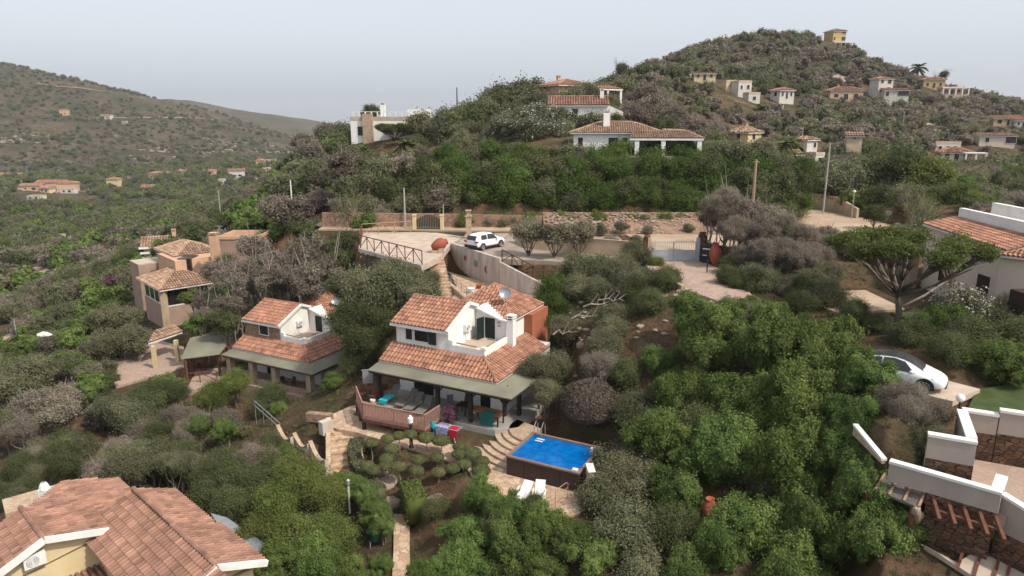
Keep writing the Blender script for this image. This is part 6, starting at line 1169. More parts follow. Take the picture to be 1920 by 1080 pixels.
# wall ornaments
q0 = np.array((-6.1, 69.3)); q1 = np.array((-1.0, 61.3)); dd_ = (q1 - q0) / np.linalg.norm(q1 - q0); nn_ = np.array((-.843, -.538)); wang = math.degrees(math.atan2(dd_[1], dd_[0]))
def wpos(t, z): p = q0 + (q1 - q0) * t + nn_ * .2; return (p[0], p[1], z)
def sun_orn(): 
    b = MB(); b.lathe([(.001, .05), (.2, .03), (.22, 0)], n=16)
    for i in range(12): t = 6.283 * i / 12; b.face([(.23 * math.cos(t - .13), .23 * math.sin(t - .13), .02), (.23 * math.cos(t + .13), .23 * math.sin(t + .13), .02), (.38 * math.cos(t), .38 * math.sin(t), .02)])
    return b
o = sun_orn().build('sun_ornament', 'terracotta', None, wpos(.33, 6.95)); o.rotation_euler = (R_(90), 0, R_(wang)); tag(o, 'terracotta sun-shaped ornament on the stained wall', 'ornament')
b = MB()
for i in range(14): t0, t1 = R_(-60 - i * 17), R_(-60 - (i + 1) * 17); w0, w1 = .14 * math.sin(math.pi * i / 14), .14 * math.sin(math.pi * (i + 1) / 14); b.hexa([((.3 - w0) * math.cos(t0), (.3 - w0) * math.sin(t0), 0), ((.3 + .01) * math.cos(t0), .31 * math.sin(t0), 0), (.31 * math.cos(t1), .31 * math.sin(t1), 0), ((.3 - w1) * math.cos(t1), (.3 - w1) * math.sin(t1), 0), ((.3 - w0) * math.cos(t0), (.3 - w0) * math.sin(t0), .05), (.31 * math.cos(t0), .31 * math.sin(t0), .05), (.31 * math.cos(t1), .31 * math.sin(t1), .05), ((.3 - w1) * math.cos(t1), (.3 - w1) * math.sin(t1), .05)])
o = b.build('moon_ornament', 'terracotta', None, wpos(.76, 6.5)); o.rotation_euler = (R_(90), 0, R_(wang)); tag(o, 'terracotta crescent-moon ornament on the stained wall', 'ornament')
b = MB(); b.box(-.28, .28, -.05, 0, -.3, .3); b.box(-.2, .2, -.07, -.053, -.22, .22); tag(b.build('wall_plaque', 'metal', None, wpos(.55, 6.75), wang), 'pale square plaque between sun and moon ornaments', 'plaque')
# pots in the courtyard
for k, (x, y, s, m, lab) in enumerate([(-3.0, 61.0, .3, 'terracotta', 'small clay pot in the courtyard left of the yellow-leaved plant'), (-1.9, 60.0, .38, 'terracotta', 'clay pot with yellow-leaved plant below the stained wall'), (-.6, 58.6, .3, 'concrete', 'grey pot right of the yellow-leaved plant'), (.5, 57.3, .28, 'palestone', 'pale pot near the pool house roof corner'), (-3.6, 59.4, .36, 'trim', 'white basin on the courtyard floor'), (-.1, 57.6, .25, 'terracotta', 'small terracotta pot behind the pool house roof')]):
    b = MB(); b.lathe([(.001, 0), (s * .6, 0), (s * .95, s * 1.1), (s * 1.05, s * 1.15), (s * .8, s * 1.1), (.001, s * 1.0)], n=12); tag(b.build('plant_pot', m, None, (x, y, 5.2)), lab, 'pot')
# thatched gazebo
p = G(640, 445, 6.6); o_ = empty('thatched_gazebo', (p[0], p[1] + 3, 5.6), 0, 'grey reed-roofed gazebo among the grey bushes left of the platform', 'gazebo'); b = MB(); n = 16; rr = [(3.6, 2.2), (2.4, 2.75), (1.2, 3.2), (.001, 3.7)]; b.lathe(rr, n=n); b.lathe([(3.6, 2.2), (3.5, 2.05), (2.0, 2.5)], n=n); b.build('reed_roof', 'thatch', o_)
for k in range(6): t = 6.283 * k / 6 + .3; b = MB(); b.box(3 * math.cos(t) - .1, 3 * math.cos(t) + .1, 3 * math.sin(t) - .1, 3 * math.sin(t) + .1, -1, 2.25); b.build('post', 'darkwood', o_)
b = MB(); b.box(-2.6, 2.8, .5, .7, -1, 1.6); b.build('back_panel', 'darkwood', o_)
# poles
def pole(name, label, px, py0, py1, y, m, r=.11, arm=None, cat='pole'):
    t = P(px, py0, y); g = P(px, py1, y); o = empty(name, g, 0, label, cat); b = MB(); hh = t[2] - g[2]; b.tube([(0, 0, -2.5), (0, 0, hh)], [r * 1.15, r * .8], 8); b.build('shaft', m, o)
    if arm == 'lamp': b = MB(); b.lathe([(.04, hh), (.18, hh + .08), (.16, hh + .25), (.001, hh + .3)], n=10); b.build('lamp_head', 'globe', o)
    if arm == 'pylon':
        b = MB()
        for zz in (.95, .86, .77): b.tube([(-1.9, 0, hh * zz), (1.9, 0, hh * zz)], .13, 4)
        b.build('cross_arm', 'metal', o)
    if arm == 'cross': b = MB(); b.box(-.35, .35, -.05, .05, hh - .3, hh - .2); b.build('cross_arm', m, o)
    return o
pole('utility_pole', 'slim grey pole rising in front of the hedge left of the green gate', 760, 352, 428, 79.5, 'cpole', .1)
pole('utility_pole', 'shorter pale pole right of the green gate', 832, 383, 432, 79, 'cpole', .07)
pole('utility_pole', 'short white pole among the grey bushes on the left', 547, 338, 375, 92, 'trim', .1)
pole('utility_pole', 'thin grey pole beyond the grey bushes far left', 412, 356, 386, 118, 'cpole', .09)
pole('utility_pole', 'dark pole on the ridge skyline left of the salmon house', 857, 164, 192, 140, 'darkwood', .12)
pole('utility_pole', 'thick pale wooden pole in front of the hedge\'s right end', 1413, 299, 362, 78, 'pole', .17, 'cross')
pole('utility_pole', 'tall leaning grey pole above the sandy bend', 1545, 268, 378, 92, 'cpole', .13)
pole('street_lamp', 'small street lamp at the end of the ochre wall', 1597, 361, 404, 86, 'cpole', .06, 'lamp', 'lamp')
pole('utility_pole', 'thin pole on the hillside right of the palms', 1504, 236, 262, 160, 'cpole', .09)
pole('utility_pole', 'grey pole between houses on the mid hill', 1693, 209, 232, 210, 'cpole', .12)
pole('utility_pole', 'thin pole at the far left slope edge', 31, 598, 628, 90, 'cpole', .06)
pole('power_pylon', 'power pylon on the far left ridge, left one', 395, 206, 230, 1080, 'metal', .25, 'pylon', 'pylon')
pole('power_pylon', 'power pylon on the far ridge, right one', 430, 204, 237, 1080, 'metal', .25, 'pylon', 'pylon')
pole('utility_pole', 'thin pole near the village wood', 30, 494, 507, 200, 'cpole', .1)
# boulders
for k, (px, py, z, s, lab) in enumerate([(725, 915, -1.4, .8, 'large rounded boulder left of the box-shaped clipped hedge'), (712, 893, -.8, .5, 'rounded boulder above the largest garden boulder'), (825, 955, -1.4, 1.0, 'shadowed boulder right of the box-shaped clipped hedge'), (735, 945, -1.8, .55, 'boulder at the foot of the largest garden boulder'),
   (1185, 655, 4.2, .8, 'brown boulder on the slope above the dry bush'), (1125, 625, 5.0, .6, 'pale boulder under the silvery bare branches'), (1215, 650, 4.3, .6, 'boulder right of the brown slope boulder'), (1010, 655, 2.6, .45, 'small pale rock right of the tiled skirt roof'), (1195, 675, 3.6, .6, 'lower brown boulder on the slope'), (1165, 640, 4.8, .5, 'small boulder between the slope boulders'), (1095, 650, 3.9, .5, 'grey boulder left of the slope boulders'),
   (1400, 520, 7.8, .5, 'boulder at the right edge of the paved driveway'), (1375, 505, 7.8, .5, 'boulder under the grey trees by the driveway'), (1592, 612, 7.2, .45, 'pale rock behind the silver-roofed car')]):
    b = MB(); b.blob((0, 0, 0), s, (1.15, .95, .85), 14, .07, k + 5); tag(b.build('boulder', 'rock' if k % 3 else 'rock_pale', None, G(px, py, z)), lab, 'rock')
# ---------------------------------------------------------------- cars
def car(loc, rz, label, L, W, Hh, st_, wr, wb, suv):
    o = empty('parked_car', loc, rz, label, 'car'); f = L / 2
    # stations: x, sill z, belt z, hood/roof z, half width bottom, half width belt, half width roof
    b = MB(); ring = []
    for (x, z0, zb, zt, w0, w1, w2) in st_:
        ring.append([(x, -w0, z0), (x, -w1 * .99, z0 + (zb - z0) * .35), (x, -w1, z0 + (zb - z0) * .8), (x, -w1 * .955, zb), (x, -w2, zt - .03), (x, -w2 * .6, zt), (x, 0, zt + .012), (x, w2 * .6, zt), (x, w2, zt - .03), (x, w1 * .955, zb), (x, w1, z0 + (zb - z0) * .8), (x, w1 * .99, z0 + (zb - z0) * .35), (x, w0, z0)])
    n = 13; k = len(b.v)
    for r_ in ring: b.v += r_
    for i in range(len(ring) - 1):
        for j in range(n): j2 = (j + 1) % n; b.f.append((k + i * n + j, k + (i + 1) * n + j, k + (i + 1) * n + j2, k + i * n + j2)); b.m.append(0); b.t.append(.5)
    b.f.append(tuple(k + j for j in range(n))); b.m.append(0); b.t.append(.5); b.f.append(tuple(k + (len(ring) - 1) * n + j for j in range(n))[::-1]); b.m.append(0); b.t.append(.5)
    body = b.build('body', 'carwhite', o, smooth=True); md = body.modifiers.new('Subdivision', 'SUBSURF'); md.levels = 2; md.render_levels = 2
    def P3(x, side, t, up=.022):   # point on the glasshouse between belt (t=0) and roof (t=1)
        xs = [s[0] for s in st_]; i = max(0, min(len(xs) - 2, sum(1 for a in xs if a <= x) - 1)); q = (x - xs[i]) / (xs[i + 1] - xs[i]); s = [st_[i][m] * (1 - q) + st_[i + 1][m] * q for m in range(7)]
        y = s[5] * .955 * (1 - t) + s[6] * t; z = s[2] * (1 - t) + (s[3] - .03) * t; return (x, side * (y + up), z + .0)
    return o, P3
def wheels(o, wb, tr, wr, xo=0):
    for sx in (-1, 1):
        for sy in (-1, 1):
            w_ = MB(); n = 20
            for yy0, yy1, r0, r1 in ((-.11, -.1, wr * .6, wr), (-.1, .1, wr, wr), (.1, .11, wr, wr * .6)):
                k = len(w_.v)
                for i in range(n): t = 6.283 * i / n; w_.v += [(r0 * math.cos(t), yy0, r0 * math.sin(t)), (r1 * math.cos(t), yy1, r1 * math.sin(t))]
                for i in range(n): j = (i + 1) % n; w_.f.append((k + 2 * i, k + 2 * i + 1, k + 2 * j + 1, k + 2 * j)); w_.m.append(0); w_.t.append(.5)
            w = w_.build('wheel', 'tyre', o, (xo + sx * wb / 2, sy * tr, wr)); r_ = MB()
            for i in range(10): t = 6.283 * i / 10; r_.hexa([(.05 * math.cos(t - .5), sy * .09, .05 * math.sin(t - .5)), (.05 * math.cos(t + .5), sy * .09, .05 * math.sin(t + .5)), (wr * .66 * math.cos(t + .13), sy * .09, wr * .66 * math.sin(t + .13)), (wr * .66 * math.cos(t - .13), sy * .09, wr * .66 * math.sin(t - .13)), (.05 * math.cos(t - .5), sy * .118, .05 * math.sin(t - .5)), (.05 * math.cos(t + .5), sy * .118, .05 * math.sin(t + .5)), (wr * .66 * math.cos(t + .13), sy * .118, wr * .66 * math.sin(t + .13)), (wr * .66 * math.cos(t - .13), sy * .118, wr * .66 * math.sin(t - .13))])
            r_.tube([(wr * .68 * math.cos(6.283 * i / 20), sy * .1, wr * .68 * math.sin(6.283 * i / 20)) for i in range(21)], .02, 5); r_.build('rim', 'rim', w)
def arches(o, xs, tr, wr, W):
    for x in xs:
        for s in (-1, 1):
            b = MB(); n = 12; pr = [(x + (wr + .08) * math.cos(math.pi * i / n), (wr + .08) * math.sin(math.pi * i / n) + wr) for i in range(n + 1)]; k = [(p[0], s * (W / 2 + .012), p[1]) for p in pr]
            b.face(k + [(x - wr - .08, s * (W / 2 + .012), .22), (x + wr + .08, s * (W / 2 + .012), .22)]); b.build('wheel_arch', 'blackplastic', o)
# white SUV (rear towards us)
L, W = 4.18, 1.76
ST = [(-2.09, .42, .80, .95, .70, .76, .70), (-2.0, .26, .98, 1.18, .80, .86, .66), (-1.72, .22, 1.02, 1.50, .84, .88, .60), (-1.2, .21, 1.0, 1.57, .85, .88, .62), (-.3, .21, .97, 1.59, .85, .88, .62), (.35, .21, .95, 1.55, .85, .88, .60), (.75, .21, .95, 1.33, .85, .88, .62), (1.15, .21, .95, 1.03, .85, .88, .70), (1.7, .23, .88, .95, .82, .86, .68), (1.98, .28, .74, .82, .74, .80, .62), (2.09, .40, .62, .68, .58, .62, .50)]
o_, P3 = car((-2.6, 67.3, 7.8), 49, 'white compact SUV seen from behind parked on the gravel terrace', L, W, 1.6, ST, .34, 2.56, True)
for s in (-1, 1):
    for x0, x1, t1 in ((-1.45, -.62, .86), (-.55, .42, .9)): b = MB(); b.face([P3(x0, s, .08), P3(x1 + (.35 if x1 > 0 else 0), s, .08), P3(x1, s, t1), P3(x0 + .08, s, t1)][::s]); b.build('side_window', 'carglass', o_)
b = MB(); b.hexa([(-2.07, -.62, 1.02), (-2.07, .62, 1.02), (-1.9, .62, 1.0), (-1.9, -.62, 1.0), (-1.88, -.54, 1.42), (-1.88, .54, 1.42), (-1.6, .54, 1.40), (-1.6, -.54, 1.40)]); b.build('rear_window', 'carglass', o_)
b = MB(); b.face([(1.12, -.68, 1.02), (1.12, .68, 1.02), (.5, .56, 1.50), (.5, -.56, 1.50)]); b.build('windscreen', 'carglass', o_)
b = MB(); b.box(-2.13, -1.95, -.8, .8, .28, .55); b.build('rear_bumper', 'blackplastic', o_); b = MB(); b.box(-2.07, -1.98, -.28, .28, .62, .74); b.build('number_plate', 'trim', o_)
for s in (-1, 1): b = MB(); b.box(-2.12, -1.86, s * .70 - .15, s * .70 + .15, .80, .95); b.build('tail_light', 'lampred', o_); b = MB(); b.box(-1.5, 1.4, s * .875 - .01, s * .875 + .015, .2, .36); b.build('sill', 'blackplastic', o_); b = MB(); b.box(.55, .75, s * .98 - .1, s * .98 + .1, .96, 1.1); b.build('mirror', 'carwhite', o_)
arches(o_, (-1.28, 1.28), .8, .33, W); wheels(o_, 2.56, .80, .33)
# smooth white electric car on the right (nose towards us, dark glass roof)
L, W = 4.70, 1.90
ST = [(-2.35, .40, .78, .98, .72, .80, .62), (-2.2, .28, .95, 1.12, .84, .90, .62), (-1.7, .22, 1.0, 1.30, .90, .94, .58), (-1.0, .2, .98, 1.50, .92, .95, .58), (-.3, .2, .95, 1.60, .92, .95, .60), (.3, .2, .93, 1.57, .92, .95, .60), (.85, .2, .92, 1.36, .92, .95, .64), (1.35, .2, .90, 1.06, .92, .95, .72), (1.85, .22, .80, .90, .88, .93, .70), (2.2, .26, .66, .76, .76, .82, .60), (2.36, .36, .54, .60, .56, .60, .44)]
dv = np.array((.80, -.60)); cp = np.array(G(1764, 742, 6.5)[:2]) - dv * 2.2 - np.array((.6, .8)) * -.75
o_, P3 = car((cp[0], cp[1], 6.5), math.degrees(math.atan2(dv[1], dv[0])), 'white electric car with dark glass roof parked under the trees on the right', L, W, 1.6, ST, .36, 2.89, False)
for s in (-1, 1):
    for x0, x1, xt0, xt1, ta, tb in ((-1.75, -.62, -1.2, -.62, .6, .9), (-.55, .95, -.55, .45, .9, .88)): b = MB(); xm = (x0 + x1) / 2; b.face([P3(x0, s, .06), P3(xm, s, .06), P3(x1, s, .06), P3(xt1, s, tb), P3((xt0 + xt1) / 2, s, .93), P3(xt0, s, ta)][::s]); b.build('side_window', 'carglass', o_)
    b = MB(); b.blob((.82, s * 1.0, 1.02), .12, (1, .9, .65), 8, .02, 1); b.build('mirror', 'carwhite', o_, smooth=True)
    b = MB(); b.hexa([(1.95, s * .60, .70), (2.12, s * .56, .66), (2.10, s * .80, .62), (1.7, s * .90, .74), (1.95, s * .60, .80), (2.12, s * .56, .74), (2.10, s * .80, .70), (1.7, s * .90, .82)]); b.build('head_lamp', 'lampclear', o_)
    b = MB(); b.box(.3, .5, s * .955 - .012, s * .955 + .012, .82, .85); b.build('door_handle', 'metal', o_)
xs = [-1.95, -1.5, -1.0, -.5, 0, .4, .8, 1.1, 1.32]; b = MB()
def top(x):
    i = max(0, min(len(ST) - 2, sum(1 for a in ST if a[0] <= x) - 1)); q = (x - ST[i][0]) / (ST[i + 1][0] - ST[i][0]); s = [ST[i][m] * (1 - q) + ST[i + 1][m] * q for m in range(7)]; return s[3] + .022, s[6] * .93
for i in range(len(xs) - 1):
    z0, w0 = top(xs[i]); z1, w1 = top(xs[i + 1]); k = len(b.v)
    for x, z, w_ in ((xs[i], z0, w0), (xs[i + 1], z1, w1)): b.v += [(x, -w_, z - .035), (x, -w_ * .5, z - .004), (x, 0, z + .006), (x, w_ * .5, z - .004), (x, w_, z - .035)]
    for e in range(4): b.f.append((k + e, k + e + 5, k + e + 6, k + e + 1)); b.m.append(0); b.t.append(.5)
b.build('glass_roof', 'roofglass', o_, smooth=True)
b = MB(); b.box(2.2, 2.37, -.45, .45, .3, .42); b.build('air_intake', 'blackplastic', o_)
arches(o_, (-1.445, 1.445), .85, .36, W); wheels(o_, 2.89, .87, .355)
p = TR(1668, 234, 140); b = MB(); b.prism([(-2.1, -.8), (2.1, -.8), (2.1, .8), (-2.1, .8)], .3, .9); b.hexa([(-1.3, -.75, .9), (1.2, -.75, .9), (1.2, .75, .9), (-1.3, .75, .9), (-.9, -.6, 1.45), (.7, -.6, 1.45), (.7, .6, 1.45), (-.9, .6, 1.45)])
for x in (-1.3, 1.3): b.tube([(x, -.82, .32), (x, .82, .32)], .32, 10)
tag(b.build('parked_car', 'carwhite', None, (p[0], p[1], p[2] + .5), 5), 'tiny white car on the hillside lane', 'car')
p = G(1928, 715, 6.2); b = MB(); b.blob((0, 0, 0), .7, (1, .8, .25), 10, .05, 2); tag(b.build('garden_mat', 'teal', None, (p[0] + .3, p[1], 6.5)), 'green inflatable at the right edge of the lawn', 'float')
p = P(83, 627, 78); b = MB(); b.blob((0, 0, 0), .55, (1.5, .7, .5), 10, .12, 3); tag(b.build('covered_boat', 'whitefab', None, p), 'white-covered heap beside the dirt slope far left', 'tarpaulin')
b = MB(); b.blob((0, 0, 0), .5, (1.2, .7, .6), 8, .1, 3); p = G(1565, 518, 7.6); tag(b.build('garden_bin', 'green_tarp', None, p), 'dark green bag on the sandy yard behind the umbrella pine', 'bag')
# ---------------------------------------------------------------- single plants
def thing_plant(name, label, cat, loc, parts, rz=0, group=None):
    o = empty(name, loc, rz, label, cat, group)
    for nm, me, l_, s_ in parts: c = bpy.data.objects.new(nm, me); COL.objects.link(c); c.parent = o; c.location = l_; c.scale = s_
    return o
# umbrella pine
def umbrella_pine(loc, label, hgt, rad, seed=1, lean=.3):
    o = empty('umbrella_pine', loc, 0, label, 'pine tree'); g = random.Random(seed); b = MB(); fork = hgt * .42
    b.tube([(0, 0, -.5), (.05, 0, fork * .4), (-.12, .05, fork * .75), (-.2, 0, fork)], [.24, .2, .18, .17], 8); tips = []
    for k in range(13):
        th = 6.283 * k / 13 + g.uniform(-.25, .25); rr = rad * g.uniform(.35, .95); s = (-.2 * g.uniform(.6, 1), 0, fork * g.uniform(.72, 1.0)); e = (rr * math.cos(th), rr * math.sin(th), hgt * g.uniform(.70, .86) - .02 * rr * rr)
        m = (s[0] * .5 + e[0] * .5 + g.uniform(-.2, .2), e[1] * .5 + g.uniform(-.2, .2), s[2] + (e[2] - s[2]) * .42); b.tube([s, m, e], [.11, .07, .03], 6)
        for q in range(7):
            t2 = th + g.uniform(-.75, .75); e2 = (m[0] + (e[0] - m[0]) * .7 + .75 * rad * .35 * math.cos(t2), m[1] + (e[1] - m[1]) * .7 + .75 * rad * .35 * math.sin(t2), hgt * g.uniform(.80, .90) - .03 * rad); b.tube([m, ((m[0] + e2[0]) / 2, (m[1] + e2[1]) / 2, (m[2] + e2[2]) / 2 - .08), e2], [.04, .025, .01], 4); tips.append(e2)
            for w_ in range(9): e3 = (e2[0] + g.uniform(-.6, .6), e2[1] + g.uniform(-.6, .6), e2[2] + g.uniform(-.45, .3)); b.tube([((m[0] + e2[0]) / 2, (m[1] + e2[1]) / 2, (m[2] + e2[2]) / 2), e3], [.014, .005], 3)
        tips.append(e)
    b.build('trunk', 'bark', o, smooth=True); rg = np.random.default_rng(seed); P_ = []; T = []
    for (x, y, z) in tips:
        n = 220; d = unit(rg.normal(size=(n, 3))); q = np.array((x, y, hgt * .93 + .16 * rg.normal() - .048 * (x * x + y * y) / 1.1)) + d * np.array((.80, .80, .40)) * rg.uniform(.4, 1, (n, 1)); P_.append(q); T += [rg.uniform(.15, .85)] * n
    P_ = np.vstack(P_); n = len(P_); nr = unit(rg.normal(size=(n, 3)) + np.array((0, 0, 1))); a = unit(np.cross(nr, rg.normal(size=(n, 3)))); c = np.cross(nr, a); s = .085 * rg.uniform(.6, 1.3, (n, 1))
    co = np.stack([P_ - a * s - c * s * .4, P_ + a * s * .2 - c * s * .5, P_ + a * s, P_ + c * s * .6], 1).reshape(-1, 3); t = np.clip(np.array(T) * .6 + rg.uniform(0, .4, n), 0, 1)
    me = fmesh('crown', co, np.arange(4 * n).reshape(n, 4), t, [leaf_mat('pine_needles', (.050, .068, .018), (.150, .178, .052))]); c = bpy.data.objects.new('crown', me); COL.objects.link(c); c.parent = o; return o
p = G(1680, 615, 7.1); umbrella_pine((p[0], p[1], 7.1), 'large umbrella pine with flat green crown and bare forking limbs by the beige house', 6.4, 4.4, 3)
b = MB(); p0 = G(1692, 590, 7.3); b.tube([(0, 0, .6), (1.6, .5, 1.2), (3.4, 1.0, 2.2), (4.6, 1.5, 3.6), (5.4, 1.8, 4.8)], [.09, .08, .07, .05, .02], 6); g = random.Random(4)
for k in range(34): t = g.uniform(.5, 1); s = (1.6 + 3.4 * t, .5 + 1.2 * t, 1.2 + 2.9 * t * t); b.tube([s, (s[0] + g.uniform(-.5, .9), s[1] + g.uniform(-.6, .6), s[2] + g.uniform(.5, 1.5))], [.025, .008], 4)
o = b.build('leaning_branch', 'barkpale', None, p0, smooth=True); tag(o, 'slender leaning bare trunk reaching right from beside the umbrella pine', 'tree trunk')
p = P(740, 262, 124); umbrella_pine((p[0], p[1], p[2] - 1.8), 'dark umbrella-shaped pine in front of the white flat-roofed house', 4.6, 4.2, 9)
# bare trees
def bare_tree(loc, label, hgt, rad, seed, m='barkpale', leaves=None, name='bare_tree'):
    o = empty(name, loc, 0, label, 'tree'); g = random.Random(seed); b = MB(); tips = []
    def grow(p, d, L, r, lev):
        q = [p]; dd = np.array(d)
        for k in range(3): dd = dd + np.array([g.uniform(-.18, .18) for _ in range(3)]); dd /= np.linalg.norm(dd); q.append(tuple(np.array(q[-1]) + dd * L / 3))
        b.tube(q, [r, r * .85, r * .7, r * .5], 5 if lev > 1 else 4, cap=False)
        if lev == 0: tips.append(q[-1]); return
        for k in range(4 if lev > 1 else 5): s = q[g.choice([1, 2, 3])]; e = dd + np.array((g.uniform(-1, 1) * rad, g.uniform(-1, 1) * rad, g.uniform(-.1, .5))); e /= np.linalg.norm(e); grow(s, e, L * g.uniform(.55, .8), r * .5, lev - 1)
    for k in range(3): t = 2.1 * k + seed; grow((0, 0, -.3), (rad * .5 * math.cos(t), rad * .5 * math.sin(t), 1), hgt * .42, .09, 3)
    b.build('trunk', m, o, smooth=True)
    if leaves:
        rg = np.random.default_rng(seed); tp = np.array(tips); P_ = np.repeat(tp, 9, 0) + rg.normal(size=(len(tp) * 9, 3)) * .16; n = len(P_); nr = unit(rg.normal(size=(n, 3))); a = unit(np.cross(nr, rg.normal(size=(n, 3)))); c = np.cross(nr, a); s = .07 * rg.uniform(.6, 1.3, (n, 1)); co = np.stack([P_ - a * s, P_ - c * s * .5, P_ + a * s, P_ + c * s * .5], 1).reshape(-1, 3)
        c_ = bpy.data.objects.new('crown', fmesh('crown', co, np.arange(4 * n).reshape(n, 4), rg.random(n), [LM[leaves]])); COL.objects.link(c_); c_.parent = o
    return o
p = G(1712, 425, 9.0); bare_tree((p[0] - 1.5, 70, 8.3), 'pale leafless-looking tree behind the umbrella pine and left of the beige roof', 6.2, .8, 5, leaves='yellow')
p = G(660, 445, 6.6); bare_tree((p[0] + .5, p[1] - 1, 6.2), 'thin yellowish tree rising beside the reed-roofed gazebo', 6.0, .4, 8, leaves='yellow')
for k, (px, py, z, r, lab) in enumerate([(990, 492, 7.2, 1.7, 'leftmost small grey tree in front of the beige garden wall'), (1040, 498, 7.1, 1.7, 'middle small grey tree in front of the beige garden wall'), (1086, 495, 7.1, 1.8, 'rightmost small grey tree in front of the beige garden wall')]):
    p = G(px, py, z); me = crown('crown', 900 + k, leaf_mat('silver_leaves', (.14, .13, .085), (.30, .27, .19)), 1.45, .7, nl=12, n=7000, leaf=.12, asp=1.5); q = bpy.data.meshes
    b = MB(); g = random.Random(k); b.tube([(0, 0, 0), (.05, 0, .6), (-.1, 0, 1.1)], [.13, .1, .09], 7)
    for j in range(7): t = 6.283 * j / 7 + k; b.tube([(0, 0, .5 + .08 * j), (.5 * math.cos(t), .5 * math.sin(t), 1.5), (.95 * math.cos(t), .95 * math.sin(t), 2.4)], [.07, .045, .015], 5)
    o = thing_plant('olive_tree', lab, 'tree', p, [('crown', me, (0, 0, 2.75), (1, 1, 1))], group='small trees by the beige garden wall'); b.build('trunk', 'bark', o, smooth=True)
# silvery fallen branches on the slope
for k, (px, py, z, ln) in enumerate([(1105, 610, 5.6, 2.6), (1125, 588, 6.6, 2.4), (1060, 640, 4.6, 1.8), (1145, 575, 7.0, 1.8)]):
    p = G(px, py, z); b = MB(); g = random.Random(k); x = [(0, 0, 0)]
    for i in range(5): x.append((x[-1][0] + ln / 5, x[-1][1] + g.uniform(-.3, .3), x[-1][2] + g.uniform(-.25, .35)))
    b.tube(x, [.07, .06, .05, .04, .03, .015], 5)
    for i in (1, 2, 3, 4): b.tube([x[i], (x[i][0] + g.uniform(.2, .6), x[i][1] + g.uniform(-.5, .5), x[i][2] + g.uniform(.3, .9))], [.035, .01], 4)
    tag(b.build('bare_branch', 'barkpale', None, (p[0] - ln / 2, p[1], p[2] + .5), g.uniform(-50, 10)), ['long silvery bare branch on the slope right of the pool house', 'upper silvery bare branch among the grey-green bushes', 'short silvery branch left of the slope boulders', 'topmost pale dead branch on the slope'][k], 'branch')
# cloud-pruned garden: flat-topped balls on thin stems
TOPI = [(190, 240), (293, 215), (365, 195), (437, 185), (540, 207), (633, 225), (320, 275), (285, 340), (365, 390), (205, 410), (165, 385), (485, 345), (475, 415), (605, 330), (615, 425), (750, 265), (745, 310), (830, 305), (890, 355), (885, 415), (775, 375), (705, 400), (280, 385)]
def clip_ball(seed, R, hz, n=5200, leaf=.045):
    g = np.random.default_rng(seed); d = unit(g.normal(size=(n, 3))); w_ = 1 + .05 * np.sin(d[:, 0] * 5 + seed) * np.sin(d[:, 1] * 4); sq = np.where(d[:, 2] < 0, hz * .55, hz); p = d * (R * w_ * g.uniform(.93, 1.05, n))[:, None]; p[:, 2] *= sq
    nr = unit(d + g.normal(size=(n, 3)) * .55); a = unit(np.cross(nr, g.normal(size=(n, 3)))); c = np.cross(nr, a); s = leaf * g.uniform(.6, 1.3, (n, 1)); co = np.stack([p - a * s, p - c * s * .6, p + a * s, p + c * s * .6], 1).reshape(-1, 3); f = np.arange(4 * n).reshape(n, 4)
    b = MB(); b.blob((0, 0, .05 * R), R * .92, (1, 1, hz * .8), 12, .02, seed); f = np.vstack([f, np.array(b.f) + len(co)]); return fmesh('crown', np.vstack([co, np.array(b.v)]), f, np.append(g.random(n), [.3] * len(b.f)), [CLM])
p = G(1105, 788, 1.9)
CLM = leaf_mat('clipped_leaves', (.115, .125, .050), (.200, .210, .095), rnd=.12)
topm = [clip_ball(s, .46, .62) for s in range(3)]
TB = MB(); TB.tube([(0, 0, -1.25), (.06, .03, -.8), (-.03, 0, -.4), (0, 0, 0)], [.035, .03, .03, .03], 5); tb = TB.build('x', 'barkpale'); tbm = tb.data; bpy.data.objects.remove(tb)
ords = 'first second third fourth fifth sixth seventh eighth ninth tenth eleventh twelfth thirteenth fourteenth fifteenth sixteenth seventeenth eighteenth nineteenth twentieth twenty-first twenty-second twenty-third'.split()
for k, (x, y) in enumerate(sorted(TOPI)):
    px, py = 640 + x / 3.375, 760 + y / 3.375; z = 1.0 - (py - 815) * .012; p = G(px, py, z); big = 1.15 if (x, y) in ((633, 225), (540, 207), (830, 305), (885, 415)) else .92
    thing_plant('clipped_shrub', f'clipped ball-headed shrub on a thin stem, {ords[k]} from the left in the rock garden', 'topiary', p, [('crown', topm[k % 3], (0, 0, 0), (big, big, big)), ('stem', tbm, (0, 0, 0), (1, 1, 1))], k * 40, 'clipped ball-headed shrubs')
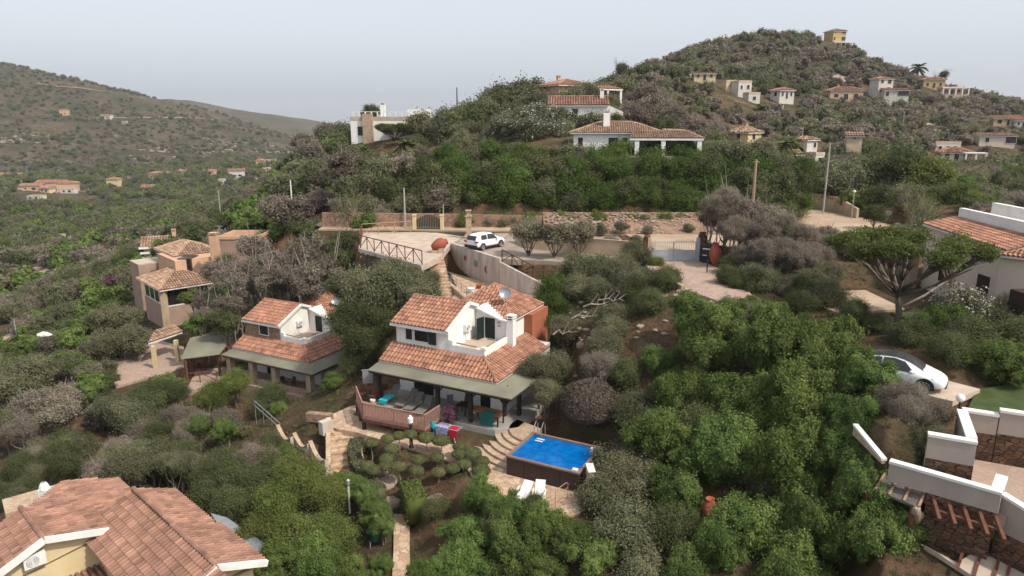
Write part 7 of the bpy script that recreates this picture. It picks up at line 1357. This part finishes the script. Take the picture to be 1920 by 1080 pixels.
def clipped_hedge(name, label, pts, w_, hgt, z, mat_, leaf=.06, dens=900):
    rg = np.random.default_rng(len(pts) * 7 + int(w_ * 10)); P_ = []; N_ = []
    for i in range(len(pts) - 1):
        a, c = np.array(pts[i]), np.array(pts[i + 1]); L = np.linalg.norm(c - a); n = int(L * dens); t = rg.random(n); u = rg.uniform(-1, 1, n); v = rg.random(n); sd = np.array((-(c - a)[1], (c - a)[0])) / L; side = rg.random(n) < .55
        uu = np.where(side, np.sign(u), u); vv = np.where(side, v, 1); q = a + (c - a) * t[:, None] + sd * (uu * w_ / 2)[:, None]; P_.append(np.stack([q[:, 0], q[:, 1], z + vv * hgt + .05 * np.sin(q[:, 0] * 5)], -1)); N_.append(np.stack([sd[0] * uu * side, sd[1] * uu * side, ~side * 1.0], -1))
    P_ = np.vstack(P_) ; N_ = np.vstack(N_); n = len(P_); P_ = P_ + rg.normal(size=(n, 3)) * .03; nr = unit(N_ * .8 + rg.normal(size=(n, 3)) * .7); a = unit(np.cross(nr, rg.normal(size=(n, 3)))); c = np.cross(nr, a); s = leaf * rg.uniform(.6, 1.3, (n, 1))
    co = np.stack([P_ - a * s, P_ - c * s * .7, P_ + a * s, P_ + c * s * .7], 1).reshape(-1, 3); f = np.arange(4 * n).reshape(n, 4); b = MB()
    for i in range(len(pts) - 1): b.bar((*pts[i], z + hgt / 2), (*pts[i + 1], z + hgt / 2), w_ * .9, hgt * .93)
    f = np.vstack([f, np.array(b.f) + len(co)]); co = np.vstack([co, np.array(b.v)]); t = np.append(rg.random(n), [.4] * len(b.f))
    o = bpy.data.objects.new(name, fmesh(name, co, f, t, [mat_])); COL.objects.link(o); tag(o, label, 'hedge')
me = clip_ball(31, 1.75, .95, 16000, .075); me.materials.clear(); me.materials.append(leaf_mat('dead_shrub_twigs', (.10, .075, .058), (.20, .155, .125), rnd=.05)); thing_plant('dead_shrub', 'large dome-shaped grey-brown dead shrub right of the white pool house', 'shrub', G(1105, 780, 1.9), [('crown', me, (0, 0, .7), (1, 1, 1))])
clipped_hedge('clipped_hedge', 'low curved hedge edging the clipped rock garden beside the stone steps', [G(x, y, -.6)[:2] for x, y in [(690, 825), (668, 828), (663, 850), (672, 875), (695, 900), (712, 925)]], .7, 1.0, -1.3, LM['olive'])
clipped_hedge('clipped_hedge', 'box-shaped clipped hedge with yellowed top below the rock garden', [G(x, y, -.6)[:2] for x, y in [(768, 912), (782, 945)]], 1.1, 1.7, -1.9, LM['yellow'])
for k, (x, y, kd, r, lab) in enumerate([(60, 230, 'olive', .55, 'low green mound at the top left of the clipped garden'), (400, 300, 'dark', .5, 'dark ground shrub in the middle of the clipped garden'), (180, 310, 'olive', .6, 'grey-green mound left of the garden centre'), (240, 350, 'dark', .5, 'dark green mound in the clipped garden\'s left half'), (430, 370, 'dark', .55, 'dark mound below the garden centre'), (600, 480, 'dark', .8, 'dark bush below the clipped garden'), (680, 430, 'dark', .5, 'small dark bush under the right clipped balls')]):
    pass
for k, (px, py, z, lab) in enumerate([(846, 788, .9, 'purple bougainvillea at the veranda post')]):
    p = G(px, py, z); me = crown('crown', 77, LM['dark'], .75, 1.25, nl=9, n=5000, leaf=.07, flower=.55, fmat='purple'); thing_plant('flowering_shrub', lab, 'shrub', p, [('crown', me, (0, 0, 0), (.8, .8, 1.0)), ('trunk', TRUNKS[0], (0, 0, 0), (.3, .3, .4))])
p = G(1612, 1, 1) if False else P(1612, 193, 245); me = crown('crown', 78, LM['dark'], 2.4, .7, nl=9, n=2500, leaf=.3, flower=.5, fmat='purple'); thing_plant('flowering_shrub', 'purple bougainvillea below the salmon hill house', 'shrub', p, [('crown', me, (0, 0, 0), (1, 1, 1))])
p = P(205, 530, 92); thing_plant('flowering_shrub', 'purple flowering bush left of the brown house', 'shrub', p, [('crown', me, (0, 0, 0), (.42, .42, .35))])
fl = crown('crown', 80, LM['olive'], 1.8, .8, nl=14, n=12000, leaf=.11, flower=.22); fl2 = crown('crown', 81, LM['olive'], 1.8, .8, nl=14, n=16000, leaf=.11, flower=.11)
p = P(1800, 592, 42); thing_plant('oleander', 'white-flowering oleander in front of the beige house', 'shrub', p, [('crown', fl, (0, 0, 0), (1, 1, 1)), ('trunk', TRUNKS[1], (0, 0, -.5), (1, 1, .8))]); p = P(1755, 615, 42.5); thing_plant('oleander', 'lower dark oleander with a few white blooms left of the larger one', 'shrub', p, [('crown', fl2, (0, 0, 0), (.7, .7, .7))])
for k, (px, py, y, s) in enumerate([(985, 232, 112, 1.9), (1020, 226, 113, 1.9), (1060, 234, 113, 1.8), (960, 245, 110, 1.6), (1000, 250, 108, 1.7), (1100, 236, 112, 1.5), (1130, 240, 111, 1.2), (1045, 252, 108, 1.5)]): p = P(px, py, y); thing_plant('oleander', f'white-flecked oleander on the ridge, {ords[k]} of the row left of the white villa', 'shrub', p, [('crown', fl2, (0, 0, 0), (s, s, s * .9))], k * 50, 'oleanders on the ridge')
def palm(loc, label, hgt, s, seed):
    o = empty('palm_tree', loc, 0, label, 'palm tree'); b = MB(); b.tube([(0, 0, -1), (.1, 0, hgt * .5), (0, 0, hgt)], [.28, .24, .22], 8); b.build('trunk', 'bark', o); g = random.Random(seed); c = MB()
    for k in range(34):
        th = g.uniform(0, 6.283); el = g.uniform(-.6, 1.3); pts = []; L = s * g.uniform(.8, 1.1)
        for i in range(6): t = i / 5; pts.append((L * t * math.cos(th) * math.cos(el * (1 - t * .3)), L * t * math.sin(th) * math.cos(el * (1 - t * .3)), hgt + L * t * math.sin(el) - .55 * L * t * t))
        for i in range(5): w_ = .32 * math.sin(math.pi * (i + .6) / 6.2) * s * .5; a, e = pts[i], pts[i + 1]; sx, sy = -math.sin(th) * w_, math.cos(th) * w_; t_ = g.random(); c.face([(a[0] - sx, a[1] - sy, a[2] - w_ * .5), (e[0] - sx, e[1] - sy, e[2] - w_ * .5), e, a], 0, t_); c.face([a, e, (e[0] + sx, e[1] + sy, e[2] - w_ * .5), (a[0] + sx, a[1] + sy, a[2] - w_ * .5)], 0, t_)
    c.build('crown', LM['palm'], o); return o
for k, (px, py, y, hg, s, lab) in enumerate([(1470, 300, 118, 2.8, 2.6, 'left palm behind the right end of the hedge'), (1486, 296, 124, 2.6, 2.3, 'right one of the two palms behind the hedge end'), (1425, 222, 190, 2.6, 3, 'palm below the white balustraded terrace'), (1720, 146, 312, 4.2, 4.2, 'tall palm on the skyline near the right shoulder'), (1312, 310 - 70, 150, 3, 2.6, 'dark palm above the small ochre house'), (760, 300, 104, 2.2, 2.2, 'small dry palm left of the hedge'), (690, 535, 62, .6, 1.4, 'spiky agave palm behind the left white house')]):
    p = P(px, py, y); palm(p, lab, hg, s, k)
for k, (px, py, y, s, lab) in enumerate([(1770, 140, 305, 4.2, 'feathery tall tree on the right skyline above the pale porch house'), (1890, 190, 360, 4.5, 'dark skyline tree near the right edge'), (1165, 128, 190, 3.4, 'small feathery tree on the left shoulder of the hill'), (1730, 150, 308, 3.6, 'round tree beside the skyline palm')]): p = P(px, py, y); bare_tree((p[0], p[1], p[2] - s), lab, s * 2.0, .8, k + 3, 'bark', None); me = protos('dark')['mid'][k % 3]; PLANTS.append(['dark', p[0], p[1], p[2], s * .55, 1, 'dense green crown in the ' + ' '.join(lab.split()[:9])])
# ---------------------------------------------------------------- scattered scrub over the slopes
KEEP = [(q, z) for q, z, m_ in PADS if z is not None]
extra = [[(7, 94), (24.6, 90), (25, 104), (0, 104)], [(-24, 126), (-6, 126), (-6, 140), (-24, 140)], [(-48, 78), (-36, 78), (-33, 92), (-44, 96), (-52, 90)], [(-31, 22), (-13, 22), (-10, 29), (-19, 38), (-31, 36)], [(31, 38), (45, 38), (46, 56), (31, 54)], [(-37, 66), (-32, 68), (-35, 75), (-40, 72)], [(-9, 31.5), (-6, 29), (-3, 36), (-4.2, 39.7), (-11.5, 43.5), (-13, 40)], [(10, 60.5), (20, 58), (21, 62), (10, 63)], [(-22, 83), (28, 84), (26, 88), (-22, 86)]]
KEEP = [k_[0] for k_ in KEEP] + [np.array(e) for e in extra]
# boxes in the photograph that stay clear of anything nearer than the given distance
CLEAR = [(672, 450, 745, 500, 66), (700, 540, 1025, 960, 60), (900, 780, 1150, 970, 45), (335, 545, 645, 760, 66), (240, 430, 475, 600, 95), (190, 610, 345, 720, 80), (660, 405, 1200, 560, 88), (1200, 410, 1370, 560, 80), (1040, 200, 1310, 285, 110), (655, 212, 810, 262, 150), (1480, 355, 1620, 430, 105), (1600, 640, 1770, 750, 45), (1600, 750, 1920, 1080, 40), (1720, 400, 1920, 600, 60), (0, 900, 490, 1080, 60), (1000, 150, 1120, 188, 150), (1550, 440, 1850, 640, 60), (640, 780, 930, 960, 46), (515, 740, 660, 890, 52), (1365, 245, 1425, 272, 160), (1490, 260, 1540, 310, 165),
         (1540, 55, 1590, 95, 380), (1545, 168, 1625, 190, 265), (1635, 150, 1705, 195, 275), (1725, 148, 1810, 182, 300), (1290, 138, 1350, 156, 235), (1350, 160, 1470, 210, 225), (1450, 173, 1495, 193, 235), (1750, 278, 1835, 305, 210), (1830, 252, 1905, 275, 215), (1850, 222, 1920, 242, 270), (730, 985, 770, 1080, 40), (30, 345, 165, 385, 520)]
def clear_ok(x, y, z, r):
    px, py, t = proj(x, y, z); rp = F * r / t; ok = np.ones(len(x), bool)
    for x0, y0, x1, y1, yy in CLEAR:
        if yy > 150: y1 = y0 + (y1 - y0) * .6; x0 += 4; x1 -= 4
        ok &= ~((px + rp * .8 > x0) & (px - rp < x1) & (py + rp * .8 > y0) & (py - rp * .8 < y1) & (y < yy))
    return ok
S = []; rs = np.random.default_rng(5)
for (r0, r1, sp, ra, rb) in [(22, 60, 1.9, .8, 1.5), (60, 110, 2.5, 1.1, 2.0), (110, 190, 3.4, 1.4, 2.6), (190, 430, 3.9, 1.5, 3.2), (430, 780, 6.6, 2.2, 4.2), (780, 1500, 9.5, 1.6, 3.6)]:
    n = int((r1 * r1 - r0 * r0) * R_(80) / 2 / sp ** 2); th = rs.uniform(R_(-40), R_(40), n); r = np.sqrt(rs.uniform(r0 * r0, r1 * r1, n)); x = r * np.sin(th); y = r * np.cos(th)
    # thin out overlaps on a grid
    key = np.round(x / sp).astype(int) * 100003 + np.round(y / sp).astype(int); _, ix = np.unique(key, return_index=True); x, y = x[ix], y[ix]; rad = rs.uniform(ra, rb, len(x)) * (.7 + .6 * fbm(x / 23, y / 23, 9)); z = H(x, y)
    ok = np.ones(len(x), bool)
    for q in KEEP: ok &= inpoly(x, y, q, 0) > rad * .75
    px, py, t = proj(x, y, z + rad * .6); ok &= (px > -80) & (px < 2000) & (py < 1180) & (t > 5); dens = fbm(x / (14 + r0 * .05), y / (14 + r0 * .05), 21)
    ok &= dens > np.where(r0 >= 780, .36, np.where(r0 >= 110, .2, .30)); ok &= clear_ok(x, y, z + rad * .6, rad)
    if r0 < 110:   # not into hand-placed crowns
        A = np.array([(p_[1], p_[2], p_[4]) for p_ in PLANTS]); d = np.hypot(x[:, None] - A[None, :, 0], y[:, None] - A[None, :, 1]) - A[None, :, 2] * .75; ok &= d.min(1) > rad * .4
    S.append(np.stack([x, y, z, rad], -1)[ok])
S = np.vstack(S); hx, hy, ht = proj(S[:, 0], S[:, 1], S[:, 2] + S[:, 3] * .5)
nz = fbm(S[:, 0] / 30, S[:, 1] / 30, 31); u = rs.random(len(S)); kd = []
for i in range(len(S)):
    x, y, px, py = S[i, 0], S[i, 1], hx[i], hy[i]; v = np.clip(u[i] * .5 + (nz[i] - .47) * 2.0 + .25, 0, .999); r = math.hypot(x, y)
    if px < 560 and r > 240: t = ['olive', 'dark', 'yellow', 'olive', 'dark', 'bright', 'olive'] if r < 700 else ['dark', 'olive', 'dry', 'olive', 'dark', 'dry']
    elif px > 1130 and py < 275: t = ['dark', 'olive', 'dry', 'olive', 'dry', 'dry', 'olive']
    elif px > 1480 and py < 420: t = ['dark', 'olive', 'dark', 'dry', 'olive', 'bright', 'dark']
    elif px < 700 and py < 520: t = ['olive', 'dry', 'dry', 'olive', 'dark', 'dry', 'bright']
    elif px < 560: t = ['olive', 'dry', 'olive', 'dark', 'dry', 'olive', 'bright']
    elif px > 1180 and y < 45: t = ['dark', 'olive', 'bright', 'bright']
    elif px > 980 and px < 1260 and py > 480: t = ['olive', 'dry', 'olive', 'dry', 'yellow', 'dry']
    else: t = ['olive', 'dark', 'dry', 'olive', 'dark']
    kd.append(t[int(v * len(t))])
ALL = [[k_, x, y, z, r, hz, nm] for k_, x, y, z, r, hz, nm in PLANTS] + [[kd[i], S[i, 0], S[i, 1], S[i, 2] + S[i, 3] * .42, S[i, 3], .85, None] for i in range(len(S))]
def size_px(p): a, b_, t = proj(p[1], p[2], p[3]); return F * p[4] / t * (1 if -40 < a < 1960 and b_ < 1110 else .25)
order = sorted(range(len(ALL)), key=lambda i: -size_px(ALL[i]))
hand = set(range(len(PLANTS))); indiv = sorted(hand) + [i for i in order if i not in hand][:max(0, 300 - 0)]
# keep each kind within 300 individuals
LANDM = [(870, 640, 'the white pool house'), (1030, 840, 'the blue pool'), (540, 640, 'the stone-fronted white house'), (385, 650, 'the green side canopy'), (340, 480, 'the brown house'), (250, 690, 'the pink drive'), (250, 1000, 'the yellow house'), (735, 460, 'the fenced platform'), (910, 452, 'the parked white SUV'), (1262, 470, 'the grey gate'), (1290, 520, 'the paved driveway'), (1690, 500, 'the umbrella pine'), (1830, 500, 'the beige house'), (1700, 700, 'the electric car'), (1850, 800, 'the walled terraces'), (1690, 920, 'the reed shelter'), (1540, 400, 'the sandy bend'), (1180, 260, 'the pillared villa'), (730, 240, 'the flat-roofed ridge house'), (1060, 170, 'the salmon crest house'), (640, 430, 'the reed gazebo'), (780, 850, 'the clipped garden'), (620, 840, 'the stone steps'), (1580, 180, 'the salmon hill house'), (1563, 75, 'the yellow hilltop house'), (1400, 190, 'the stepped white house'), (1790, 290, 'the brown-roofed porch house'), (1395, 260, 'the small ochre house'), (1360, 800, 'the foreground wood'), (1250, 950, 'the wood\'s left edge'), (1500, 1000, 'the wood\'s lower part'), (950, 1030, 'the bottom centre thicket'), (600, 960, 'the white lamp column'), (100, 800, 'the lower left slope'), (300, 830, 'the yellow roofs'), (120, 560, 'the left dirt slope'), (560, 330, 'the spur\'s skyline'), (1000, 340, 'the tall hedge\'s centre'), (1350, 340, 'the tall hedge\'s right end'), (800, 350, 'the tall hedge\'s left end'), (1120, 700, 'the boulder slope'), (480, 860, 'the scalloped wall'), (450, 540, 'the grey thicket'), (1450, 470, 'the grey gate trees'), (1650, 340, 'the bend wood'), (1880, 350, 'the right-hand slope'), (30, 640, 'the left frame edge')]
LOOK = {'olive': 'grey-green rounded shrub', 'dry': 'dry grey-brown twiggy bush', 'dark': 'dark green dense bush', 'bright': 'bright green feathery tree', 'yellow': 'yellow-green leafy bush', 'hedge': 'deep green leafy hedge shrub'}
CATN = {'olive': ('wild_olive', 'shrub'), 'dry': ('dry_bush', 'bush'), 'dark': ('evergreen_bush', 'bush'), 'bright': ('juniper_tree', 'tree'), 'yellow': ('leafy_bush', 'bush'), 'hedge': ('hedge_shrub', 'hedge shrub')}
grp = {}
for i in indiv:
    p = ALL[i]; a, b_, t = proj(p[1], p[2], p[3]); L_ = min(LANDM, key=lambda q: (q[0] - a) ** 2 + ((q[1] - b_) * 1.3) ** 2); dx, dy = a - L_[0], b_ - L_[1]
    rel_ = 'at' if math.hypot(dx, dy) < 28 else ('left of' if dx < 0 else 'right of') if abs(dx) > abs(dy) * 1.2 else ('above' if dy < 0 else 'below'); sz = 'large ' if F * p[4] / t > 62 else 'small ' if F * p[4] / t < 26 else ''
    grp.setdefault((sz, p[0], rel_, L_[2]), []).append((a, i))
from_ = lambda k, n: ['leftmost', 'second from left', 'third from left', 'fourth from left', 'fifth from left', 'sixth from left', 'seventh from left', 'eighth from left', 'ninth from left', 'tenth from left', 'eleventh from left', 'twelfth from left', 'thirteenth from left', 'fourteenth from left', 'fifteenth from left'][min(k, 14)] if k < n - 1 else 'rightmost'
LBL = {}
for (sz, kk, rel_, lm), items in grp.items():
    items.sort()
    for j, (_, i) in enumerate(items): LBL[i] = (f'{sz}{LOOK[kk]} {rel_} {lm}' if rel_ != 'at' else f'{sz}{LOOK[kk]} beside {lm}') + (f', {from_(j, len(items))}' if len(items) > 1 else ''), f'{LOOK[kk]}s near {lm}'
rr = random.Random(3)
for i in indiv:
    kk, x, y, z, r, hz, nm = ALL[i]; d = math.hypot(x, y); lod = 'near' if d < 62 else 'mid' if d < 170 else 'far'; me = rr.choice(protos(kk)[lod]); s = r / 2.0; gz = h1(x, y); zc = max(z, gz + r * .3)
    o = empty(CATN[kk][0], (x, y, gz), rr.uniform(0, 360), nm or LBL[i][0], CATN[kk][1], LBL[i][1]); sc = s * rr.uniform(.92, 1.1)
    c = bpy.data.objects.new('crown', me); COL.objects.link(c); c.parent = o; c.location = (0, 0, zc - gz); c.scale = (sc, s * rr.uniform(.92, 1.1), s * rr.uniform(.9, 1.12) * (1 if hz == 1.0 else hz if hz > 1 else hz / .85))
    if d < 170:
        tr = rr.choice(TRUNKS[3:] if kk == 'dry' else TRUNKS[:3]); c = bpy.data.objects.new('trunk', tr); COL.objects.link(c); c.parent = o; hh = max(zc - gz + .25, .5); c.location = (0, 0, zc - gz); c.scale = (s * 1.1, s * 1.1, hh / 2.2)
# the rest: one scrub object per kind of far-off cover, instanced on points
rest = [i for i in range(len(ALL)) if i not in set(indiv)]
def scrub(name, label, idx, me):
    pm = bpy.data.meshes.new(name); n = len(idx); A = np.array([ALL[i][1:5] for i in idx]); A[:, 2] = np.maximum(A[:, 2], 0 * A[:, 2] + A[:, 2]); pm.vertices.add(n); pm.vertices.foreach_set('co', A[:, :3].astype(np.float32).ravel())
    at = pm.attributes.new('size', 'FLOAT', 'POINT'); at.data.foreach_set('value', (A[:, 3] / 2).astype(np.float32)); at = pm.attributes.new('turn', 'FLOAT', 'POINT'); at.data.foreach_set('value', rs.uniform(0, 6.28, n).astype(np.float32))
    o = bpy.data.objects.new(name, pm); COL.objects.link(o); tag(o, label, 'scrub', None, 'stuff'); ng = bpy.data.node_groups.new(name, 'GeometryNodeTree'); ng.interface.new_socket('Geometry', in_out='INPUT', socket_type='NodeSocketGeometry'); ng.interface.new_socket('Geometry', in_out='OUTPUT', socket_type='NodeSocketGeometry')
    N = ng.nodes; gi = N.new('NodeGroupInput'); go = N.new('NodeGroupOutput'); ip = N.new('GeometryNodeInstanceOnPoints'); oi = N.new('GeometryNodeObjectInfo'); src = bpy.data.objects.new(name + '_source', me); oi.inputs['Object'].default_value = src
    m2p = N.new('GeometryNodeMeshToPoints'); a1 = N.new('GeometryNodeInputNamedAttribute'); a1.data_type = 'FLOAT'; a1.inputs['Name'].default_value = 'size'; a2 = N.new('GeometryNodeInputNamedAttribute'); a2.data_type = 'FLOAT'; a2.inputs['Name'].default_value = 'turn'; cx = N.new('ShaderNodeCombineXYZ')
    l = ng.links; l.new(gi.outputs[0], m2p.inputs['Mesh']); l.new(m2p.outputs[0], ip.inputs['Points']); l.new(oi.outputs['Geometry'], ip.inputs['Instance']); l.new(a1.outputs['Attribute'], ip.inputs['Scale']); l.new(a2.outputs['Attribute'], cx.inputs['Z']); l.new(cx.outputs[0], ip.inputs['Rotation']); l.new(ip.outputs[0], go.inputs[0])
    md = o.modifiers.new('scrub', 'NODES'); md.node_group = ng; return o
SN = {'olive': 'grey-green scrub', 'dry': 'dry grey scrub', 'dark': 'dark evergreen scrub', 'bright': 'bright green scrub', 'yellow': 'yellow-green scrub', 'hedge': 'deep green scrub'}
for kk in ('olive', 'dry', 'dark', 'bright', 'yellow', 'hedge'):
    for lod, lo, hi in (('near', 0, 50), ('mid', 50, 170), ('far', 170, 1e9)):
        idx = [i for i in rest if ALL[i][0] == kk and lo <= math.hypot(ALL[i][1], ALL[i][2]) < hi]; ms = protos(kk)[lod]
        for j, me in enumerate(ms):
            sub = idx[j::len(ms)]
            if sub: scrub('scrub', SN[kk] + (' among the nearer shrubs' if lod == 'near' else ' between shrubs on the middle slopes' if lod == 'mid' else ' on the far hillsides'), sub, me)
# low dry grass and litter on the bare soil near the houses
gx = rs.uniform(-30, 30, 9000); gy = rs.uniform(24, 66, 9000); ok = np.ones(9000, bool)
for q in KEEP[:14]: ok &= inpoly(gx, gy, q, 0) > .15
gx, gy = gx[ok], gy[ok]; ALL += [['dry', a, c, d, s, 1, None] for a, c, d, s in zip(gx, gy, H(gx, gy), rs.uniform(.3, .8, len(gx)))]
gr = np.random.default_rng(4); n = 90; a = gr.uniform(0, 6.28, n); rr_ = gr.uniform(0, .5, n); base = np.stack([rr_ * np.cos(a), rr_ * np.sin(a), 0 * a], -1); tip = base + np.stack([gr.normal(size=n) * .14, gr.normal(size=n) * .14, gr.uniform(.15, .5, n)], -1); sd_ = np.stack([np.sin(a), -np.cos(a), 0 * a], -1) * .035
co = np.stack([base - sd_, base + sd_, tip], 1).reshape(-1, 3); scrub('ground_cover', 'tufts of dry grass and low herbs on the bare soil', list(range(len(ALL) - len(gx), len(ALL))), fmesh('tuft', co, np.arange(3 * n).reshape(n, 3), gr.random(n), [leaf_mat('dry_grass', (.12, .11, .05), (.30, .24, .13))]))['category'] = 'ground cover'
n = 700; gx = rs.uniform(3.8, 23.5, n); gy = rs.uniform(74.5, 81, n); gz_ = np.clip(8.0 + (gy - 74.3) * .13, 8.0, 8.5); gz_ = np.where(gy > 77.2, 8.42 + (gy - 77) * .27, gz_); ALL += [['rock', a, c, d, s, 1, None] for a, c, d, s in zip(gx, gy, gz_, rs.uniform(.5, 2.2, n) ** 1.3)]
b = MB(); b.blob((0, 0, 0), .16, (1.2, .9, .7), 7, .12, 4); o = b.build('x', 'rock_pale'); me = o.data; bpy.data.objects.remove(o); scrub('rubble', 'loose pale rubble on the earth bank behind the grey gate', list(range(len(ALL) - n, len(ALL))), me)['category'] = 'rubble'
n = 380; gx = rs.uniform(-6, 14, n); gy = rs.uniform(44, 60, n); ok = np.ones(n, bool)
for q in KEEP[:16]: ok &= inpoly(gx, gy, q, 0) > .2
gx, gy = gx[ok], gy[ok]; ALL += [['rock', a, c, d, s, 1, None] for a, c, d, s in zip(gx, gy, H(gx, gy), rs.uniform(.4, 2.4, len(gx)) ** 1.4)]; scrub('rubble', 'stones scattered over the bare slope right of the pool house', list(range(len(ALL) - len(gx), len(ALL))), me)['category'] = 'rubble'
th = rs.uniform(R_(-37), R_(-14), 5000); r_ = rs.uniform(560, 980, 5000); gx = r_ * np.sin(th); gy = r_ * np.cos(th); ok = (fbm(gx / 90, gy / 90, 61) > .54) & (fbm(gx / 22, gy / 22, 71) > .5); gx, gy = gx[ok], gy[ok]
ALL += [['rock', a, c, d, s_, 1, None] for a, c, d, s_ in zip(gx, gy, H(gx, gy) + .3, rs.uniform(2.5, 5.0, len(gx)) ** 1.9)]; scrub('hillside_rocks', 'pale rock outcrops on the far left hillside', list(range(len(ALL) - len(gx), len(ALL))), me)['category'] = 'rocks'
# ---------------------------------------------------------------- haze
b = MB(); b.box(-5300, 5300, -5300, 5300, -75, 150); hz_ = b.build('haze', 'white'); hz_.data.materials.clear(); tag(hz_, kind='stuff')
hm = bpy.data.materials.new('haze_air'); hm.use_nodes = True; n = hm.node_tree.nodes; n.remove(n['Principled BSDF']); pv = n.new('ShaderNodeVolumePrincipled'); pv.inputs['Color'].default_value = (.95, .97, 1, 1); pv.inputs['Density'].default_value = .00013; pv.inputs['Anisotropy'].default_value = .2
hm.node_tree.links.new(pv.outputs[0], n['Material Output'].inputs['Volume']); hz_.data.materials.append(hm)
try: scene.cycles.use_denoising = True
except Exception: pass
print('plants', len(PLANTS), 'scatter', len(S), 'indiv', len(indiv), 'rest', len(rest))
